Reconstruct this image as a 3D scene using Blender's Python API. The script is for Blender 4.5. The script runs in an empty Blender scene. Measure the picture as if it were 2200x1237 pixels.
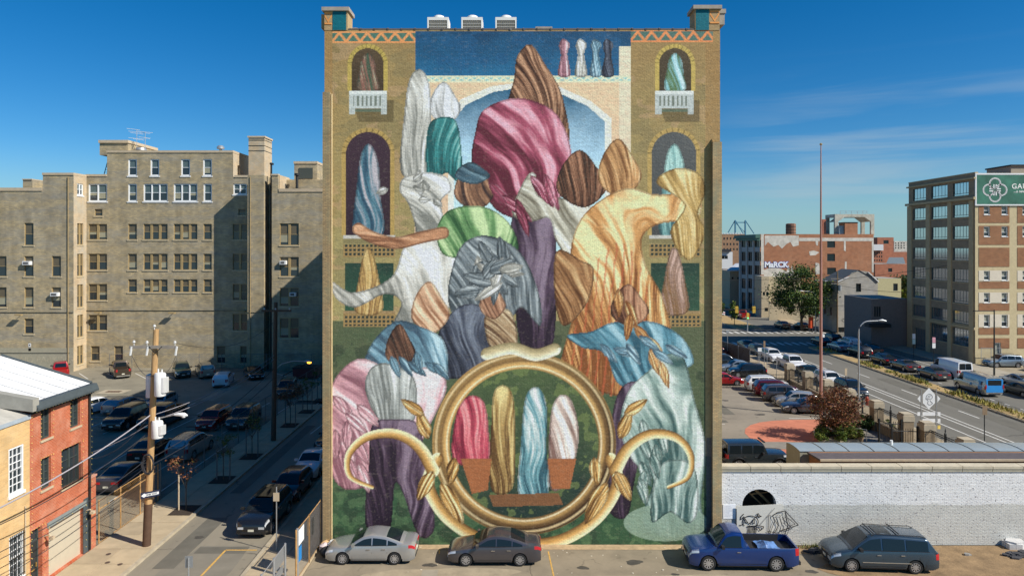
import bpy, bmesh, math, random
import numpy as np
from mathutils import Vector, Matrix
random.seed(7); np.random.seed(7)
SC = bpy.context.scene
COL = SC.collection
R = math.radians
# ------------------------------------------------------------------ camera, sky, sun
CH, FX = 16.3, 1467.0          # camera height, focal length in photo pixels (2200 wide)
HZ = 528.0                     # horizon row in the photo
cam_d = bpy.data.cameras.new('camera'); cam = bpy.data.objects.new('camera', cam_d); COL.objects.link(cam)
cam.location = (0, 0, CH); cam.rotation_euler = (R(90), 0, 0)
cam_d.sensor_width = 36; cam_d.lens = 36*FX/2200; cam_d.shift_y = -(618.5-HZ)/2200
cam_d.clip_end = 9000; cam_d.clip_start = .3
SC.camera = cam
SUN_EL = R(39.5); sh = Vector((0.9, -0.436)).normalized()
sdir = Vector((sh.x*math.cos(SUN_EL), sh.y*math.cos(SUN_EL), math.sin(SUN_EL)))
W = bpy.data.worlds.new('World'); SC.world = W; W.use_nodes = True
nt = W.node_tree; N = nt.nodes; LK = nt.links
for n in list(N): N.remove(n)
out = N.new('ShaderNodeOutputWorld'); bg = N.new('ShaderNodeBackground'); sky = N.new('ShaderNodeTexSky')
sky.sky_type = 'NISHITA'; sky.sun_disc = False; sky.sun_elevation = SUN_EL
sky.sun_rotation = math.atan2(sh.x, sh.y)
sky.air_density = 0.9; sky.dust_density = 0.15; sky.ozone_density = 4.0; sky.altitude = 0
SKY_STRENGTH = 0.07
bg.inputs['Strength'].default_value = SKY_STRENGTH
# thin cirrus streaks low over the eastern side of the sky
tc = N.new('ShaderNodeTexCoord'); sep = N.new('ShaderNodeSeparateXYZ'); LK.new(tc.outputs['Generated'], sep.inputs[0])
def wm(op, a, b=None, clamp=False):
    m = N.new('ShaderNodeMath'); m.operation = op; m.use_clamp = clamp
    for i, v in enumerate((a, b)):
        if v is None: continue
        if hasattr(v, 'links'): LK.new(v, m.inputs[i])
        else: m.inputs[i].default_value = v
    return m.outputs[0]
def wramp(x, lo, hi):
    m = N.new('ShaderNodeMapRange'); m.interpolation_type = 'SMOOTHSTEP'; LK.new(x, m.inputs[0])
    m.inputs[1].default_value = lo; m.inputs[2].default_value = hi; return m.outputs[0]
mp = N.new('ShaderNodeMapping'); mp.inputs['Scale'].default_value = (1.5, 1.5, 20); mp.inputs['Rotation'].default_value = (0, R(3), 0)
mp.inputs['Location'].default_value = (0.25, 0.1, .3)
LK.new(tc.outputs['Generated'], mp.inputs[0])
nz = N.new('ShaderNodeTexNoise'); nz.inputs['Scale'].default_value = 1.6; nz.inputs['Detail'].default_value = 7; nz.inputs['Roughness'].default_value = .55; nz.inputs['Distortion'].default_value = .35
LK.new(mp.outputs[0], nz.inputs['Vector'])
band = wm('MULTIPLY', wramp(sep.outputs[2], .0, .07), wramp(sep.outputs[2], .27, .10))
side = wramp(sep.outputs[0], .22, .42)
cl = wm('MULTIPLY', wm('MULTIPLY', wramp(nz.outputs['Fac'], .43, .72), band), side)
cl = wm('MULTIPLY', cl, .45)
hsv = N.new('ShaderNodeHueSaturation'); hsv.inputs['Saturation'].default_value = 1.4; hsv.inputs['Hue'].default_value = .494
LK.new(sky.outputs[0], hsv.inputs['Color'])
mx = N.new('ShaderNodeMix'); mx.data_type = 'RGBA'; LK.new(cl, mx.inputs[0]); tint = N.new('ShaderNodeMix'); tint.data_type = 'RGBA'; tint.blend_type = 'MULTIPLY'; tint.inputs[0].default_value = 1; LK.new(hsv.outputs[0], tint.inputs[6]); tint.inputs[7].default_value = (.79, .96, 1.09, 1); hz = N.new('ShaderNodeMix'); hz.data_type = 'RGBA'; LK.new(wm('MULTIPLY', wramp(sep.outputs[2], .13, -.01), .75), hz.inputs[0]); LK.new(tint.outputs[2], hz.inputs[6]); hz.inputs[7].default_value = (2.9, 5.2, 5.9, 1); LK.new(hz.outputs[2], mx.inputs[6])
mx.inputs[7].default_value = (4.6, 5.7, 6.3, 1)
LK.new(mx.outputs[2], bg.inputs['Color']); LK.new(bg.outputs[0], out.inputs[0])
sun_d = bpy.data.lights.new('sun', 'SUN'); sun = bpy.data.objects.new('sun', sun_d); COL.objects.link(sun)
sun_d.energy = 4.6; sun_d.angle = R(.5); sun_d.color = (1, .95, .86)
sun.rotation_euler = sdir.to_track_quat('Z', 'Y').to_euler(); sun.location = (60, -40, 60)
SC.view_settings.view_transform = 'Standard'; SC.view_settings.look = 'None'
SC.view_settings.gamma = 1; SC.view_settings.use_curve_mapping = False
SC.view_settings.exposure = 0.45

# ------------------------------------------------------------------ helpers
def srgb(r, g, b):
    f = lambda c: (c/255/12.92) if c/255 <= .04045 else ((c/255+.055)/1.055)**2.4
    return (f(r), f(g), f(b))
def G(px, py, z=0.0):
    """ground point (or point at height z) seen at photo pixel px, py"""
    Y = (CH-z)*FX/(py-HZ)
    return ((px-1100)*Y/FX, Y)
def XY(px, Y): return (px-1100)*Y/FX
def ZY(py, Y): return CH-(py-HZ)*Y/FX

MC = {}
def mat(name, col, rough=.75, metal=0, var=.12, scale=3.0, bump=0.0, bscale=None, spec=.4, coat=0, emit=None, stretch=None, detail=6, trans=0, alpha=None, crack=0):
    if name in MC: return MC[name]
    m = bpy.data.materials.new(name); m.use_nodes = True; t = m.node_tree; n = t.nodes; l = t.links
    p = n['Principled BSDF']
    p.inputs['Roughness'].default_value = rough; p.inputs['Metallic'].default_value = metal
    p.inputs['Specular IOR Level'].default_value = spec
    if coat: p.inputs['Coat Weight'].default_value = coat; p.inputs['Coat Roughness'].default_value = .06
    c = tuple(col)[:3]
    if var > 0:
        g = n.new('ShaderNodeNewGeometry'); mpn = n.new('ShaderNodeMapping'); l.new(g.outputs['Position'], mpn.inputs[0])
        if stretch: mpn.inputs['Scale'].default_value = stretch
        z = n.new('ShaderNodeTexNoise'); z.inputs['Scale'].default_value = scale; z.inputs['Detail'].default_value = detail; z.inputs['Roughness'].default_value = .65
        l.new(mpn.outputs[0], z.inputs['Vector'])
        r = n.new('ShaderNodeMapRange'); l.new(z.outputs['Fac'], r.inputs[0]); r.inputs[1].default_value = .3; r.inputs[2].default_value = .7
        r.inputs[3].default_value = 1-var; r.inputs[4].default_value = 1+var
        mm = n.new('ShaderNodeMix'); mm.data_type = 'RGBA'; mm.blend_type = 'MULTIPLY'; mm.inputs[0].default_value = 1
        mm.inputs[6].default_value = (*c, 1); l.new(r.outputs[0], mm.inputs[7]); l.new(mm.outputs[2], p.inputs['Base Color'])
        if crack:
            nw = n.new('ShaderNodeTexNoise'); nw.inputs['Scale'].default_value = .8; nw.inputs['Detail'].default_value = 5; l.new(g.outputs['Position'], nw.inputs['Vector'])
            va = n.new('ShaderNodeVectorMath'); va.operation = 'MULTIPLY_ADD'; l.new(nw.outputs['Color'], va.inputs[0]); va.inputs[1].default_value = (1.6, 1.6, 0); l.new(g.outputs['Position'], va.inputs[2])
            vo = n.new('ShaderNodeTexVoronoi'); vo.feature = 'DISTANCE_TO_EDGE'; vo.inputs['Scale'].default_value = crack; l.new(va.outputs[0], vo.inputs['Vector'])
            rc_ = n.new('ShaderNodeMapRange'); l.new(vo.outputs['Distance'], rc_.inputs[0]); rc_.inputs[1].default_value = .0; rc_.inputs[2].default_value = .012; rc_.inputs[3].default_value = .5; rc_.inputs[4].default_value = 1
            n2 = n.new('ShaderNodeTexNoise'); n2.inputs['Scale'].default_value = .28; n2.inputs['Detail'].default_value = 3; l.new(g.outputs['Position'], n2.inputs['Vector'])
            r2_ = n.new('ShaderNodeMapRange'); l.new(n2.outputs['Fac'], r2_.inputs[0]); r2_.inputs[1].default_value = .48; r2_.inputs[2].default_value = .56
            n3 = n.new('ShaderNodeTexNoise'); n3.inputs['Scale'].default_value = 1.7; n3.inputs['Detail'].default_value = 4; l.new(g.outputs['Position'], n3.inputs['Vector'])
            r3_ = n.new('ShaderNodeMapRange'); l.new(n3.outputs['Fac'], r3_.inputs[0]); r3_.inputs[1].default_value = .62; r3_.inputs[2].default_value = .74; r3_.inputs[3].default_value = 1; r3_.inputs[4].default_value = .72
            m2_ = n.new('ShaderNodeMix'); m2_.data_type = 'FLOAT'; l.new(r2_.outputs[0], m2_.inputs[0]); m2_.inputs[2].default_value = 1; l.new(rc_.outputs[0], m2_.inputs[3])
            m3_ = n.new('ShaderNodeMath'); m3_.operation = 'MULTIPLY'; l.new(m2_.outputs[0], m3_.inputs[0]); l.new(r3_.outputs[0], m3_.inputs[1])
            m4_ = n.new('ShaderNodeMix'); m4_.data_type = 'RGBA'; m4_.blend_type = 'MULTIPLY'; m4_.inputs[0].default_value = 1; l.new(mm.outputs[2], m4_.inputs[6]); l.new(m3_.outputs[0], m4_.inputs[7]); l.new(m4_.outputs[2], p.inputs['Base Color'])
    else: p.inputs['Base Color'].default_value = (*c, 1)
    if bump:
        g2 = n.new('ShaderNodeNewGeometry'); z2 = n.new('ShaderNodeTexNoise'); z2.inputs['Scale'].default_value = bscale or scale*6; z2.inputs['Detail'].default_value = 4
        l.new(g2.outputs['Position'], z2.inputs['Vector']); b = n.new('ShaderNodeBump'); b.inputs['Strength'].default_value = bump; b.inputs['Distance'].default_value = .03
        l.new(z2.outputs['Fac'], b.inputs['Height']); l.new(b.outputs[0], p.inputs['Normal'])
    if emit: p.inputs['Emission Color'].default_value = (*emit[0], 1); p.inputs['Emission Strength'].default_value = emit[1]
    if trans: p.inputs['Transmission Weight'].default_value = trans
    MC[name] = m; return m

def brick_nodes(n, l, c1, c2, mortar, bw, bh, msize=.012):
    g = n.new('ShaderNodeNewGeometry'); s = n.new('ShaderNodeSeparateXYZ'); l.new(g.outputs['Position'], s.inputs[0])
    a = n.new('ShaderNodeMath'); a.operation = 'ADD'; l.new(s.outputs[0], a.inputs[0]); l.new(s.outputs[1], a.inputs[1])
    cb = n.new('ShaderNodeCombineXYZ'); l.new(a.outputs[0], cb.inputs[0]); l.new(s.outputs[2], cb.inputs[1])
    b = n.new('ShaderNodeTexBrick'); l.new(cb.outputs[0], b.inputs['Vector'])
    b.inputs['Scale'].default_value = 1; b.inputs['Brick Width'].default_value = bw; b.inputs['Row Height'].default_value = bh
    b.inputs['Mortar Size'].default_value = msize; b.inputs['Mortar Smooth'].default_value = .3; b.inputs['Bias'].default_value = 0
    b.inputs['Color1'].default_value = (*c1, 1); b.inputs['Color2'].default_value = (*c2, 1); b.inputs['Mortar'].default_value = (*mortar, 1)
    return b, cb, g
def brickmat(name, c1, c2, mortar, bw=.21, bh=.075, big=None, bigamt=.35, bigscale=.25, rough=.85, stretch=(1, 1, 1), bump=.5, dirt=.12, msize=.012, streak=0):
    """brick wall: two brick tones, mortar joints, slow patches of a third tone"""
    if name in MC: return MC[name]
    m = bpy.data.materials.new(name); m.use_nodes = True; t = m.node_tree; n = t.nodes; l = t.links; p = n['Principled BSDF']
    p.inputs['Roughness'].default_value = rough; p.inputs['Specular IOR Level'].default_value = .25
    b, cb, g = brick_nodes(n, l, c1, c2, mortar, bw, bh, msize)
    col = b.outputs['Color']
    mpn = n.new('ShaderNodeMapping'); l.new(g.outputs['Position'], mpn.inputs[0]); mpn.inputs['Scale'].default_value = stretch
    z = n.new('ShaderNodeTexNoise'); z.inputs['Scale'].default_value = bigscale; z.inputs['Detail'].default_value = 9; z.inputs['Roughness'].default_value = .72
    l.new(mpn.outputs[0], z.inputs['Vector'])
    if big:
        r = n.new('ShaderNodeMapRange'); l.new(z.outputs['Fac'], r.inputs[0]); r.inputs[1].default_value = .45; r.inputs[2].default_value = .65; r.inputs[4].default_value = bigamt
        mm = n.new('ShaderNodeMix'); mm.data_type = 'RGBA'; l.new(r.outputs[0], mm.inputs[0]); l.new(col, mm.inputs[6]); mm.inputs[7].default_value = (*big, 1); col = mm.outputs[2]
    z3 = n.new('ShaderNodeTexNoise'); z3.inputs['Scale'].default_value = 1.1; z3.inputs['Detail'].default_value = 8; l.new(g.outputs['Position'], z3.inputs['Vector'])
    r3 = n.new('ShaderNodeMapRange'); l.new(z3.outputs['Fac'], r3.inputs[0]); r3.inputs[1].default_value = .3; r3.inputs[2].default_value = .7; r3.inputs[3].default_value = 1-dirt; r3.inputs[4].default_value = 1+dirt
    m3 = n.new('ShaderNodeMix'); m3.data_type = 'RGBA'; m3.blend_type = 'MULTIPLY'; m3.inputs[0].default_value = 1; l.new(col, m3.inputs[6]); l.new(r3.outputs[0], m3.inputs[7])
    fin = m3
    if streak:
        ms = n.new('ShaderNodeMapping'); ms.inputs['Scale'].default_value = (1.1, 1.1, .06); l.new(g.outputs['Position'], ms.inputs[0]); z5 = n.new('ShaderNodeTexNoise'); z5.inputs['Scale'].default_value = 1; z5.inputs['Detail'].default_value = 6; l.new(ms.outputs[0], z5.inputs['Vector'])
        r5 = n.new('ShaderNodeMapRange'); l.new(z5.outputs['Fac'], r5.inputs[0]); r5.inputs[1].default_value = .35; r5.inputs[2].default_value = .65; r5.inputs[3].default_value = 1-streak; r5.inputs[4].default_value = 1+streak*.6
        m5 = n.new('ShaderNodeMix'); m5.data_type = 'RGBA'; m5.blend_type = 'MULTIPLY'; m5.inputs[0].default_value = 1; l.new(m3.outputs[2], m5.inputs[6]); l.new(r5.outputs[0], m5.inputs[7]); fin = m5
    l.new(fin.outputs[2], p.inputs['Base Color'])
    if bump:
        bp = n.new('ShaderNodeBump'); bp.invert = True; bp.inputs['Strength'].default_value = bump; bp.inputs['Distance'].default_value = .012
        l.new(b.outputs['Fac'], bp.inputs['Height']); l.new(bp.outputs[0], p.inputs['Normal'])
    MC[name] = m; return m

class MB:
    """mesh builder: collects faces with a material slot each"""
    def __init__(s): s.v = []; s.f = []; s.m = []
    def face(s, pts, mi=0):
        i = len(s.v); s.v.extend([tuple(p) for p in pts]); s.f.append(tuple(range(i, i+len(pts)))); s.m.append(mi); return s
    def box(s, x0, x1, y0, y1, z0, z1, mi=0, bottom=True):
        i = len(s.v)
        s.v += [(x0,y0,z0),(x1,y0,z0),(x1,y1,z0),(x0,y1,z0),(x0,y0,z1),(x1,y0,z1),(x1,y1,z1),(x0,y1,z1)]
        fs = [(4,5,6,7),(0,1,5,4),(1,2,6,5),(2,3,7,6),(3,0,4,7)] + ([(3,2,1,0)] if bottom else [])
        for f in fs: s.f.append(tuple(i+k for k in f)); s.m.append(mi)
        return s
    def tube(s, pts, r, n=8, mi=0, cap=True, r1=None):
        pts = [Vector(p) for p in pts]; i0 = len(s.v); K = len(pts)
        for k, p in enumerate(pts):
            d = (pts[min(k+1, K-1)]-pts[max(k-1, 0)]).normalized()
            a = d.cross(Vector((0, 0, 1)) if abs(d.z) < .95 else Vector((1, 0, 0))).normalized(); b = a.cross(d)
            rr = r if r1 is None else r+(r1-r)*k/(K-1)
            if isinstance(r, (list, tuple)): rr = r[k]
            for j in range(n):
                t = 2*math.pi*(j+.5)/n; q = p+a*math.cos(t)*rr+b*math.sin(t)*rr; s.v.append(tuple(q))
        for k in range(K-1):
            for j in range(n):
                s.f.append((i0+k*n+j, i0+(k+1)*n+j, i0+(k+1)*n+(j+1) % n, i0+k*n+(j+1) % n)); s.m.append(mi)
        if cap:
            s.f.append(tuple(i0+j for j in range(n))); s.m.append(mi)
            s.f.append(tuple(i0+(K-1)*n+n-1-j for j in range(n))); s.m.append(mi)
        return s
    def lathe(s, prof, cx=0, cy=0, n=16, mi=0, axis='z'):
        """prof: (radius, height) pairs"""
        i0 = len(s.v); K = len(prof)
        for (r, h) in prof:
            for j in range(n):
                t = 2*math.pi*j/n
                if axis == 'z': s.v.append((cx+r*math.cos(t), cy+r*math.sin(t), h))
                elif axis == 'y': s.v.append((cx+r*math.cos(t), h, cy+r*math.sin(t)))
        for k in range(K-1):
            for j in range(n):
                q = (i0+k*n+j, i0+k*n+(j+1) % n, i0+(k+1)*n+(j+1) % n, i0+(k+1)*n+j)
                s.f.append(q if axis == 'z' else q[::-1]); s.m.append(mi)
        return s
    def grid(s, P, mi=0, flip=False):
        """P[i][j] points"""
        i0 = len(s.v); A = len(P); B = len(P[0])
        for row in P: s.v.extend([tuple(p) for p in row])
        for i in range(A-1):
            for j in range(B-1):
                q = (i0+i*B+j, i0+i*B+j+1, i0+(i+1)*B+j+1, i0+(i+1)*B+j)
                s.f.append(q[::-1] if flip else q); s.m.append(mi)
        return s
    def slab(s, pts, z0, z1, mi=0):
        """vertical prism over a ground polygon (counter-clockwise)"""
        s.face([(p[0], p[1], z1) for p in pts], mi)
        for k in range(len(pts)):
            a, b = pts[k], pts[(k+1) % len(pts)]
            s.face([(a[0], a[1], z0), (b[0], b[1], z0), (b[0], b[1], z1), (a[0], a[1], z1)], mi)
        return s
    def mesh(s, name, mats, off=(0, 0, 0), smooth=False, weld=False):
        me = bpy.data.meshes.new(name)
        ox, oy, oz = off
        me.from_pydata([(x-ox, y-oy, z-oz) for x, y, z in s.v], [], s.f)
        for m in (mats if isinstance(mats, (list, tuple)) else [mats]): me.materials.append(m)
        me.polygons.foreach_set('material_index', s.m)
        if weld:
            bm = bmesh.new(); bm.from_mesh(me); bmesh.ops.remove_doubles(bm, verts=bm.verts, dist=.0008)
            bmesh.ops.recalc_face_normals(bm, faces=bm.faces); bm.to_mesh(me); bm.free()
        if smooth:
            me.polygons.foreach_set('use_smooth', [True]*len(me.polygons))
            me.set_sharp_from_angle(angle=R(smooth if smooth is not True else 40))
        me.update(); return me
    def build(s, name, mats, parent=None, smooth=False, weld=False, kind=None):
        off = parent_off(parent)
        o = bpy.data.objects.new(name, s.mesh(name, mats, off, smooth, weld)); COL.objects.link(o)
        if parent: o.parent = parent
        if kind: o['kind'] = kind
        return o
def parent_off(p):
    v = Vector((0, 0, 0))
    while p is not None: v += p.location; p = p.parent
    return tuple(v)
def put(me, name, parent=None, M=None):
    o = bpy.data.objects.new(name, me); COL.objects.link(o)
    if parent: o.parent = parent
    if M is not None: o.matrix_local = M
    return o
def tag(o, label, cat, group=None):
    o['label'] = label; o['category'] = cat
    if group: o['group'] = group
    return o
def thing(name, label, cat, loc=(0, 0, 0), rz=0, group=None):
    o = bpy.data.objects.new(name, None); COL.objects.link(o); o.location = loc; o.rotation_euler = (0, 0, rz)
    o.empty_display_size = .3
    return tag(o, label, cat, group)
def copy_tree(o, parent=None):
    c = o.copy(); COL.objects.link(c); c.parent = parent
    for ch in o.children: copy_tree(ch, c)
    return c
def struct(name, mb, m, parent=None, smooth=False):
    o = mb.build(name, m, parent, smooth=smooth)
    if parent is None: o['kind'] = 'structure'
    return o
FONT_CACHE = {}
def text_mesh(txt, size, extrude=.004, bold=0, shear=0, space=1.0):
    cu = bpy.data.curves.new('lettering', 'FONT'); cu.body = txt; cu.size = size; cu.extrude = extrude; cu.offset = bold; cu.shear = shear
    cu.align_x = 'CENTER'; cu.align_y = 'CENTER'; cu.space_character = space; cu.resolution_u = 3
    o = bpy.data.objects.new('tmp', cu); COL.objects.link(o)
    dg = bpy.context.evaluated_depsgraph_get(); me = bpy.data.meshes.new_from_object(o.evaluated_get(dg))
    bpy.data.objects.remove(o); return me
def lettering(txt, size, m, parent, loc, rz=0, **k):
    """upright text facing -Y before the turn rz; loc is world"""
    me = text_mesh(txt, size, **k); me.materials.clear(); me.materials.append(m)
    off = Vector(parent_off(parent)) if parent else Vector()
    return put(me, 'lettering', parent, Matrix.Translation(Vector(loc)-off) @ Matrix.Rotation(rz, 4, 'Z') @ Matrix.Rotation(R(90), 4, 'X'))

# wall frames: local x runs along the wall, local -y is its outward normal
class Face:
    def __init__(s, x, y, rot=0): s.x = x; s.y = y; s.r = rot; s.c = math.cos(rot); s.s = math.sin(rot)
    def p(s, u, d, z):            # d: distance outwards
        return (s.x+u*s.c+d*s.s, s.y+u*s.s-d*s.c, z)
    def M(s, u, d, z): return Matrix.Translation(s.p(u, d, z)) @ Matrix.Rotation(s.r, 4, 'Z')
def wall_face(mb, F, u0, u1, z0, z1, holes=(), depth=.25, mi=0, rmi=None):
    """front of a wall with true openings and their reveals; holes: (u0,u1,z0,z1)"""
    rmi = mi if rmi is None else rmi
    us = sorted({u0, u1} | {h[0] for h in holes} | {h[1] for h in holes}); zs = sorted({z0, z1} | {h[2] for h in holes} | {h[3] for h in holes})
    us = [u for u in us if u0 <= u <= u1]; zs = [z for z in zs if z0 <= z <= z1]
    for a, b in zip(us, us[1:]):
        if b-a < 1e-5: continue
        run = None
        for c, d in zip(zs, zs[1:]):
            if d-c < 1e-5: continue
            um, zm = (a+b)/2, (c+d)/2
            hole = any(h[0] < um < h[1] and h[2] < zm < h[3] for h in holes)
            if hole:
                if run: mb.face([F.p(a, 0, run[0]), F.p(b, 0, run[0]), F.p(b, 0, run[1]), F.p(a, 0, run[1])], mi); run = None
            else: run = (run[0], d) if run else (c, d)
        if run: mb.face([F.p(a, 0, run[0]), F.p(b, 0, run[0]), F.p(b, 0, run[1]), F.p(a, 0, run[1])], mi)
    for (a, b, c, d) in holes:
        k = -depth
        mb.face([F.p(a, 0, c), F.p(a, k, c), F.p(a, k, d), F.p(a, 0, d)][::-1], rmi)
        mb.face([F.p(b, 0, c), F.p(b, 0, d), F.p(b, k, d), F.p(b, k, c)][::-1], rmi)
        mb.face([F.p(a, 0, c), F.p(b, 0, c), F.p(b, k, c), F.p(a, k, c)], rmi)
        mb.face([F.p(a, 0, d), F.p(a, k, d), F.p(b, k, d), F.p(b, 0, d)], rmi)

WC = {}
def window_meshes(w, h, style, mats):
    """frame / pane / sill meshes around the local origin (centre bottom of the opening), facing -Y.
       style: dict(n=columns, sash=True, ft=frame thickness, mt=mullion, sill=.., rows)"""
    key = (round(w, 2), round(h, 2), style['k'], style.get('v', 0))
    if key in WC: return WC[key]
    ft = style.get('ft', .07); n = style.get('n', 1); mt = style.get('mt', .14); d0 = style.get('d', .12)
    f = MB(); g = MB()
    f.box(-w/2, -w/2+ft, d0-.04, d0+.08, 0, h); f.box(w/2-ft, w/2, d0-.04, d0+.08, 0, h)
    f.box(-w/2+ft, w/2-ft, d0-.04, d0+.08, h-ft, h); f.box(-w/2+ft, w/2-ft, d0-.05, d0+.08, 0, ft*1.1)
    iw = (w-2*ft-(n-1)*mt)/n
    split = style.get('split', .5); zs = ft*1.1+(h-ft*2.1)*split
    for k in range(n):
        a = -w/2+ft+k*(iw+mt); b = a+iw
        if k < n-1: f.box(b, b+mt, d0-style.get('mp', .045), d0+.08, ft*1.1, h-ft)
        if style.get('sash', True):
            f.box(a, b, d0, d0+.05, zs-.03, zs+.03)
            kk = random.random()
            shade = style.get('shade', 0)
            lowz = ft*1.1 + (zs-ft)*(.25 if shade and (k*7+int(w*10)) % 3 == 0 else 0)
            g.face([(a, d0+.05, zs), (b, d0+.05, zs), (b, d0+.05, h-ft), (a, d0+.05, h-ft)], 1 if shade else 0)
            v_ = style.get('v', 0)
            if v_: zc = zs-(zs-ft)*(.0, .35, .75)[(v_+k) % 3]; g.face([(a, d0+.03, zc), (b, d0+.03, zc), (b, d0+.03, zs), (a, d0+.03, zs)], 2) if zc < zs-.01 else None
            else: zc = zs
            g.face([(a, d0+.03, ft*1.1), (b, d0+.03, ft*1.1), (b, d0+.03, zc), (a, d0+.03, zc)], 0)
        else:
            g.face([(a, d0+.05, ft*1.1), (b, d0+.05, ft*1.1), (b, d0+.05, h-ft), (a, d0+.05, h-ft)], 0)
        for j in range(1, style.get('rows', 1)):
            zz = ft+(h-2*ft)*j/style['rows']; f.box(a, b, d0, d0+.045, zz-.015, zz+.015)
        for j in range(1, style.get('cols', 1)):
            xx = a+(b-a)*j/style['cols']; f.box(xx-.015, xx+.015, d0+.002, d0+.043, ft, h-ft)
    sl = MB()
    if style.get('sill', True):
        so = style.get('so', .12); sl.box(-w/2-so, w/2+so, -.07, .1, -style.get('sh', .16), -.002)
    fm = f.mesh('window', [mats['frame']]); gm = g.mesh('pane', [mats['glass'], mats.get('shade', mats['glass']), mat('cream_blind', (.34, .32, .22), .7, var=.08)])
    sm = sl.mesh('sill', [mats['sill']]) if sl.f else None
    WC[key] = (fm, gm, sm); return WC[key]
def add_window(parent, F, uc, z, w, h, style, mats, name='window'):
    fm, gm, sm = window_meshes(w, h, style, mats)
    off = Matrix.Translation(-Vector(parent_off(parent)))
    o = put(fm, name, parent, off @ F.M(uc, 0, z)); put(gm, 'pane', o)
    if sm: put(sm, 'sill', o)
    return o
def leaf_cloud(mb, c, rad, n, size, mis=(0, 1), flat=1.0, clumps=14, seed=0, hollow=.35):
    rnd = random.Random(seed); cl = []
    for k in range(clumps):
        while True:
            v = Vector((rnd.uniform(-1, 1), rnd.uniform(-1, 1), rnd.uniform(-1, 1)))
            if hollow < v.length < 1: break
        cl.append((Vector((v.x*rad[0], v.y*rad[1], v.z*rad[2])), rnd.uniform(.22, .42)))
    for k in range(n):
        cc, cr = cl[rnd.randrange(clumps)]
        d = Vector((rnd.gauss(0, 1), rnd.gauss(0, 1), rnd.gauss(0, .8)))*cr*.55
        p = Vector(c)+cc+Vector((d.x*rad[0], d.y*rad[1], d.z*rad[2]))
        a = Vector((rnd.gauss(0, 1), rnd.gauss(0, 1), rnd.gauss(0, .6))).normalized(); b = a.orthogonal().normalized()
        b = (Matrix.Rotation(rnd.uniform(0, 6.28), 3, a) @ b); s = size*rnd.uniform(.6, 1.3)
        mb.face([p-a*s*.9, p+b*s*.42, p+a*s, p-b*s*.42], mis[0] if rnd.random() < .6 else mis[-1])
# ------------------------------------------------------------------ shared materials
M_asph = mat('asphalt_old', (.25, .205, .14), .92, var=.22, scale=.55, bump=.35, bscale=22, detail=10, crack=0.22)
M_road = mat('asphalt_street', (.245, .215, .16), .9, var=.16, scale=.4, bump=.3, bscale=25, detail=9, crack=0.16, stretch=(1, .25, 1))
M_ave = mat('asphalt_avenue', (.15, .14, .115), .9, var=.14, scale=.35, bump=.25, bscale=25, detail=9, crack=0.1, stretch=(1, .15, 1))
M_conc = mat('pavement_concrete', (.44, .35, .225), .9, var=.13, scale=1.1, bump=.15, bscale=30)
M_conc2 = mat('pavement_concrete_darker', (.38, .30, .195), .9, var=.15, scale=1.1, bump=.15, bscale=30)
M_kerb = mat('kerb_concrete', (.40, .34, .24), .9, var=.2, scale=2)
M_dirt = mat('dry_earth', (.25, .165, .085), 1, var=.35, scale=1.2, bump=.7, bscale=9, detail=10)
M_linew = mat('road_paint_white', (.62, .60, .55), .8, var=.15, scale=6)
M_liney = mat('road_paint_yellow', (.58, .34, .08), .8, var=.3, scale=8)
M_steel = mat('galvanised_steel', (.42, .43, .43), .45, .6, var=.1, scale=8)
M_rust = mat('rusty_steel', (.42, .24, .09), .8, .1, var=.3, scale=5)
M_black = mat('black_iron', (.018, .02, .02), .55, var=.2)
M_rubber = mat('rubber', (.018, .018, .018), .85, var=.15, scale=20)
M_cable = mat('cable_black', (.03, .03, .035), .7, var=0)
M_cablel = mat('cable_grey', (.32, .30, .32), .7, var=0)
M_wood = mat('weathered_pole_wood', (.44, .27, .12), .9, var=.3, scale=1.2, stretch=(12, 12, .8), bump=.4, bscale=20)
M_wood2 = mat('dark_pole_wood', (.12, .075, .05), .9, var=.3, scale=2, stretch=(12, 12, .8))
M_woodg = mat('grey_crossarm_wood', (.26, .23, .19), .9, var=.2, scale=3)
M_white = mat('white_paint', (.74, .74, .72), .6, var=.06)
M_whitew = mat('white_window_paint', (.80, .81, .80), .5, var=.04)
M_glass = mat('window_glass', (.03, .04, .045), .08, var=.0, spec=.7)
M_glassd = mat('window_glass_dark', (.014, .02, .022), .12, var=0, spec=.5)
M_shade = mat('window_shade', (.13, .105, .065), .35, var=.1, spec=.5)
M_stone = mat('limestone', (.50, .42, .28), .85, var=.12, scale=1.5)
M_trunk = mat('bark', (.10, .075, .05), .95, var=.3, scale=6)
# ------------------------------------------------------------------ ground
g = MB(); g.face([(-900, -40, -.03), (1400, -40, -.03), (1400, 3000, -.03), (-900, 3000, -.03)])
struct('ground', g, mat('city_ground', (.12, .11, .09), .95, var=.3, scale=.05))
def sheet(name, pts, z, m):
    b = MB(); b.face([(x, y, z) for x, y in pts]); return struct(name, b, m)
def rect(x0, x1, y0, y1): return [(x0, y0), (x1, y0), (x1, y1), (x0, y1)]
KL, KR = -19.1, -13.35
sheet('road', rect(KL, KR, 12, 98), 0, M_road)
sheet('parking_lot', rect(-75, -22.5, 32, 98), .004, mat('asphalt_lot', (.23, .205, .15), .93, var=.2, scale=.3, bump=.3, bscale=18, detail=10, crack=0.14))
sheet('lot_surface', rect(-10.35, 60, 12, 37.2), .004, M_asph)
sheet('parking_lot', rect(11.3, 32.0, 37.4, 100), .004, mat('asphalt_lot_pale', (.235, .205, .16), .93, var=.17, scale=.3, bump=.3, bscale=18, detail=10, crack=0.14))
sheet('avenue', rect(35.9, 60.1, 38, 111), 0, M_ave)
sheet('avenue', rect(35.9, 58.3, 131, 420), 0, M_ave)
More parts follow.
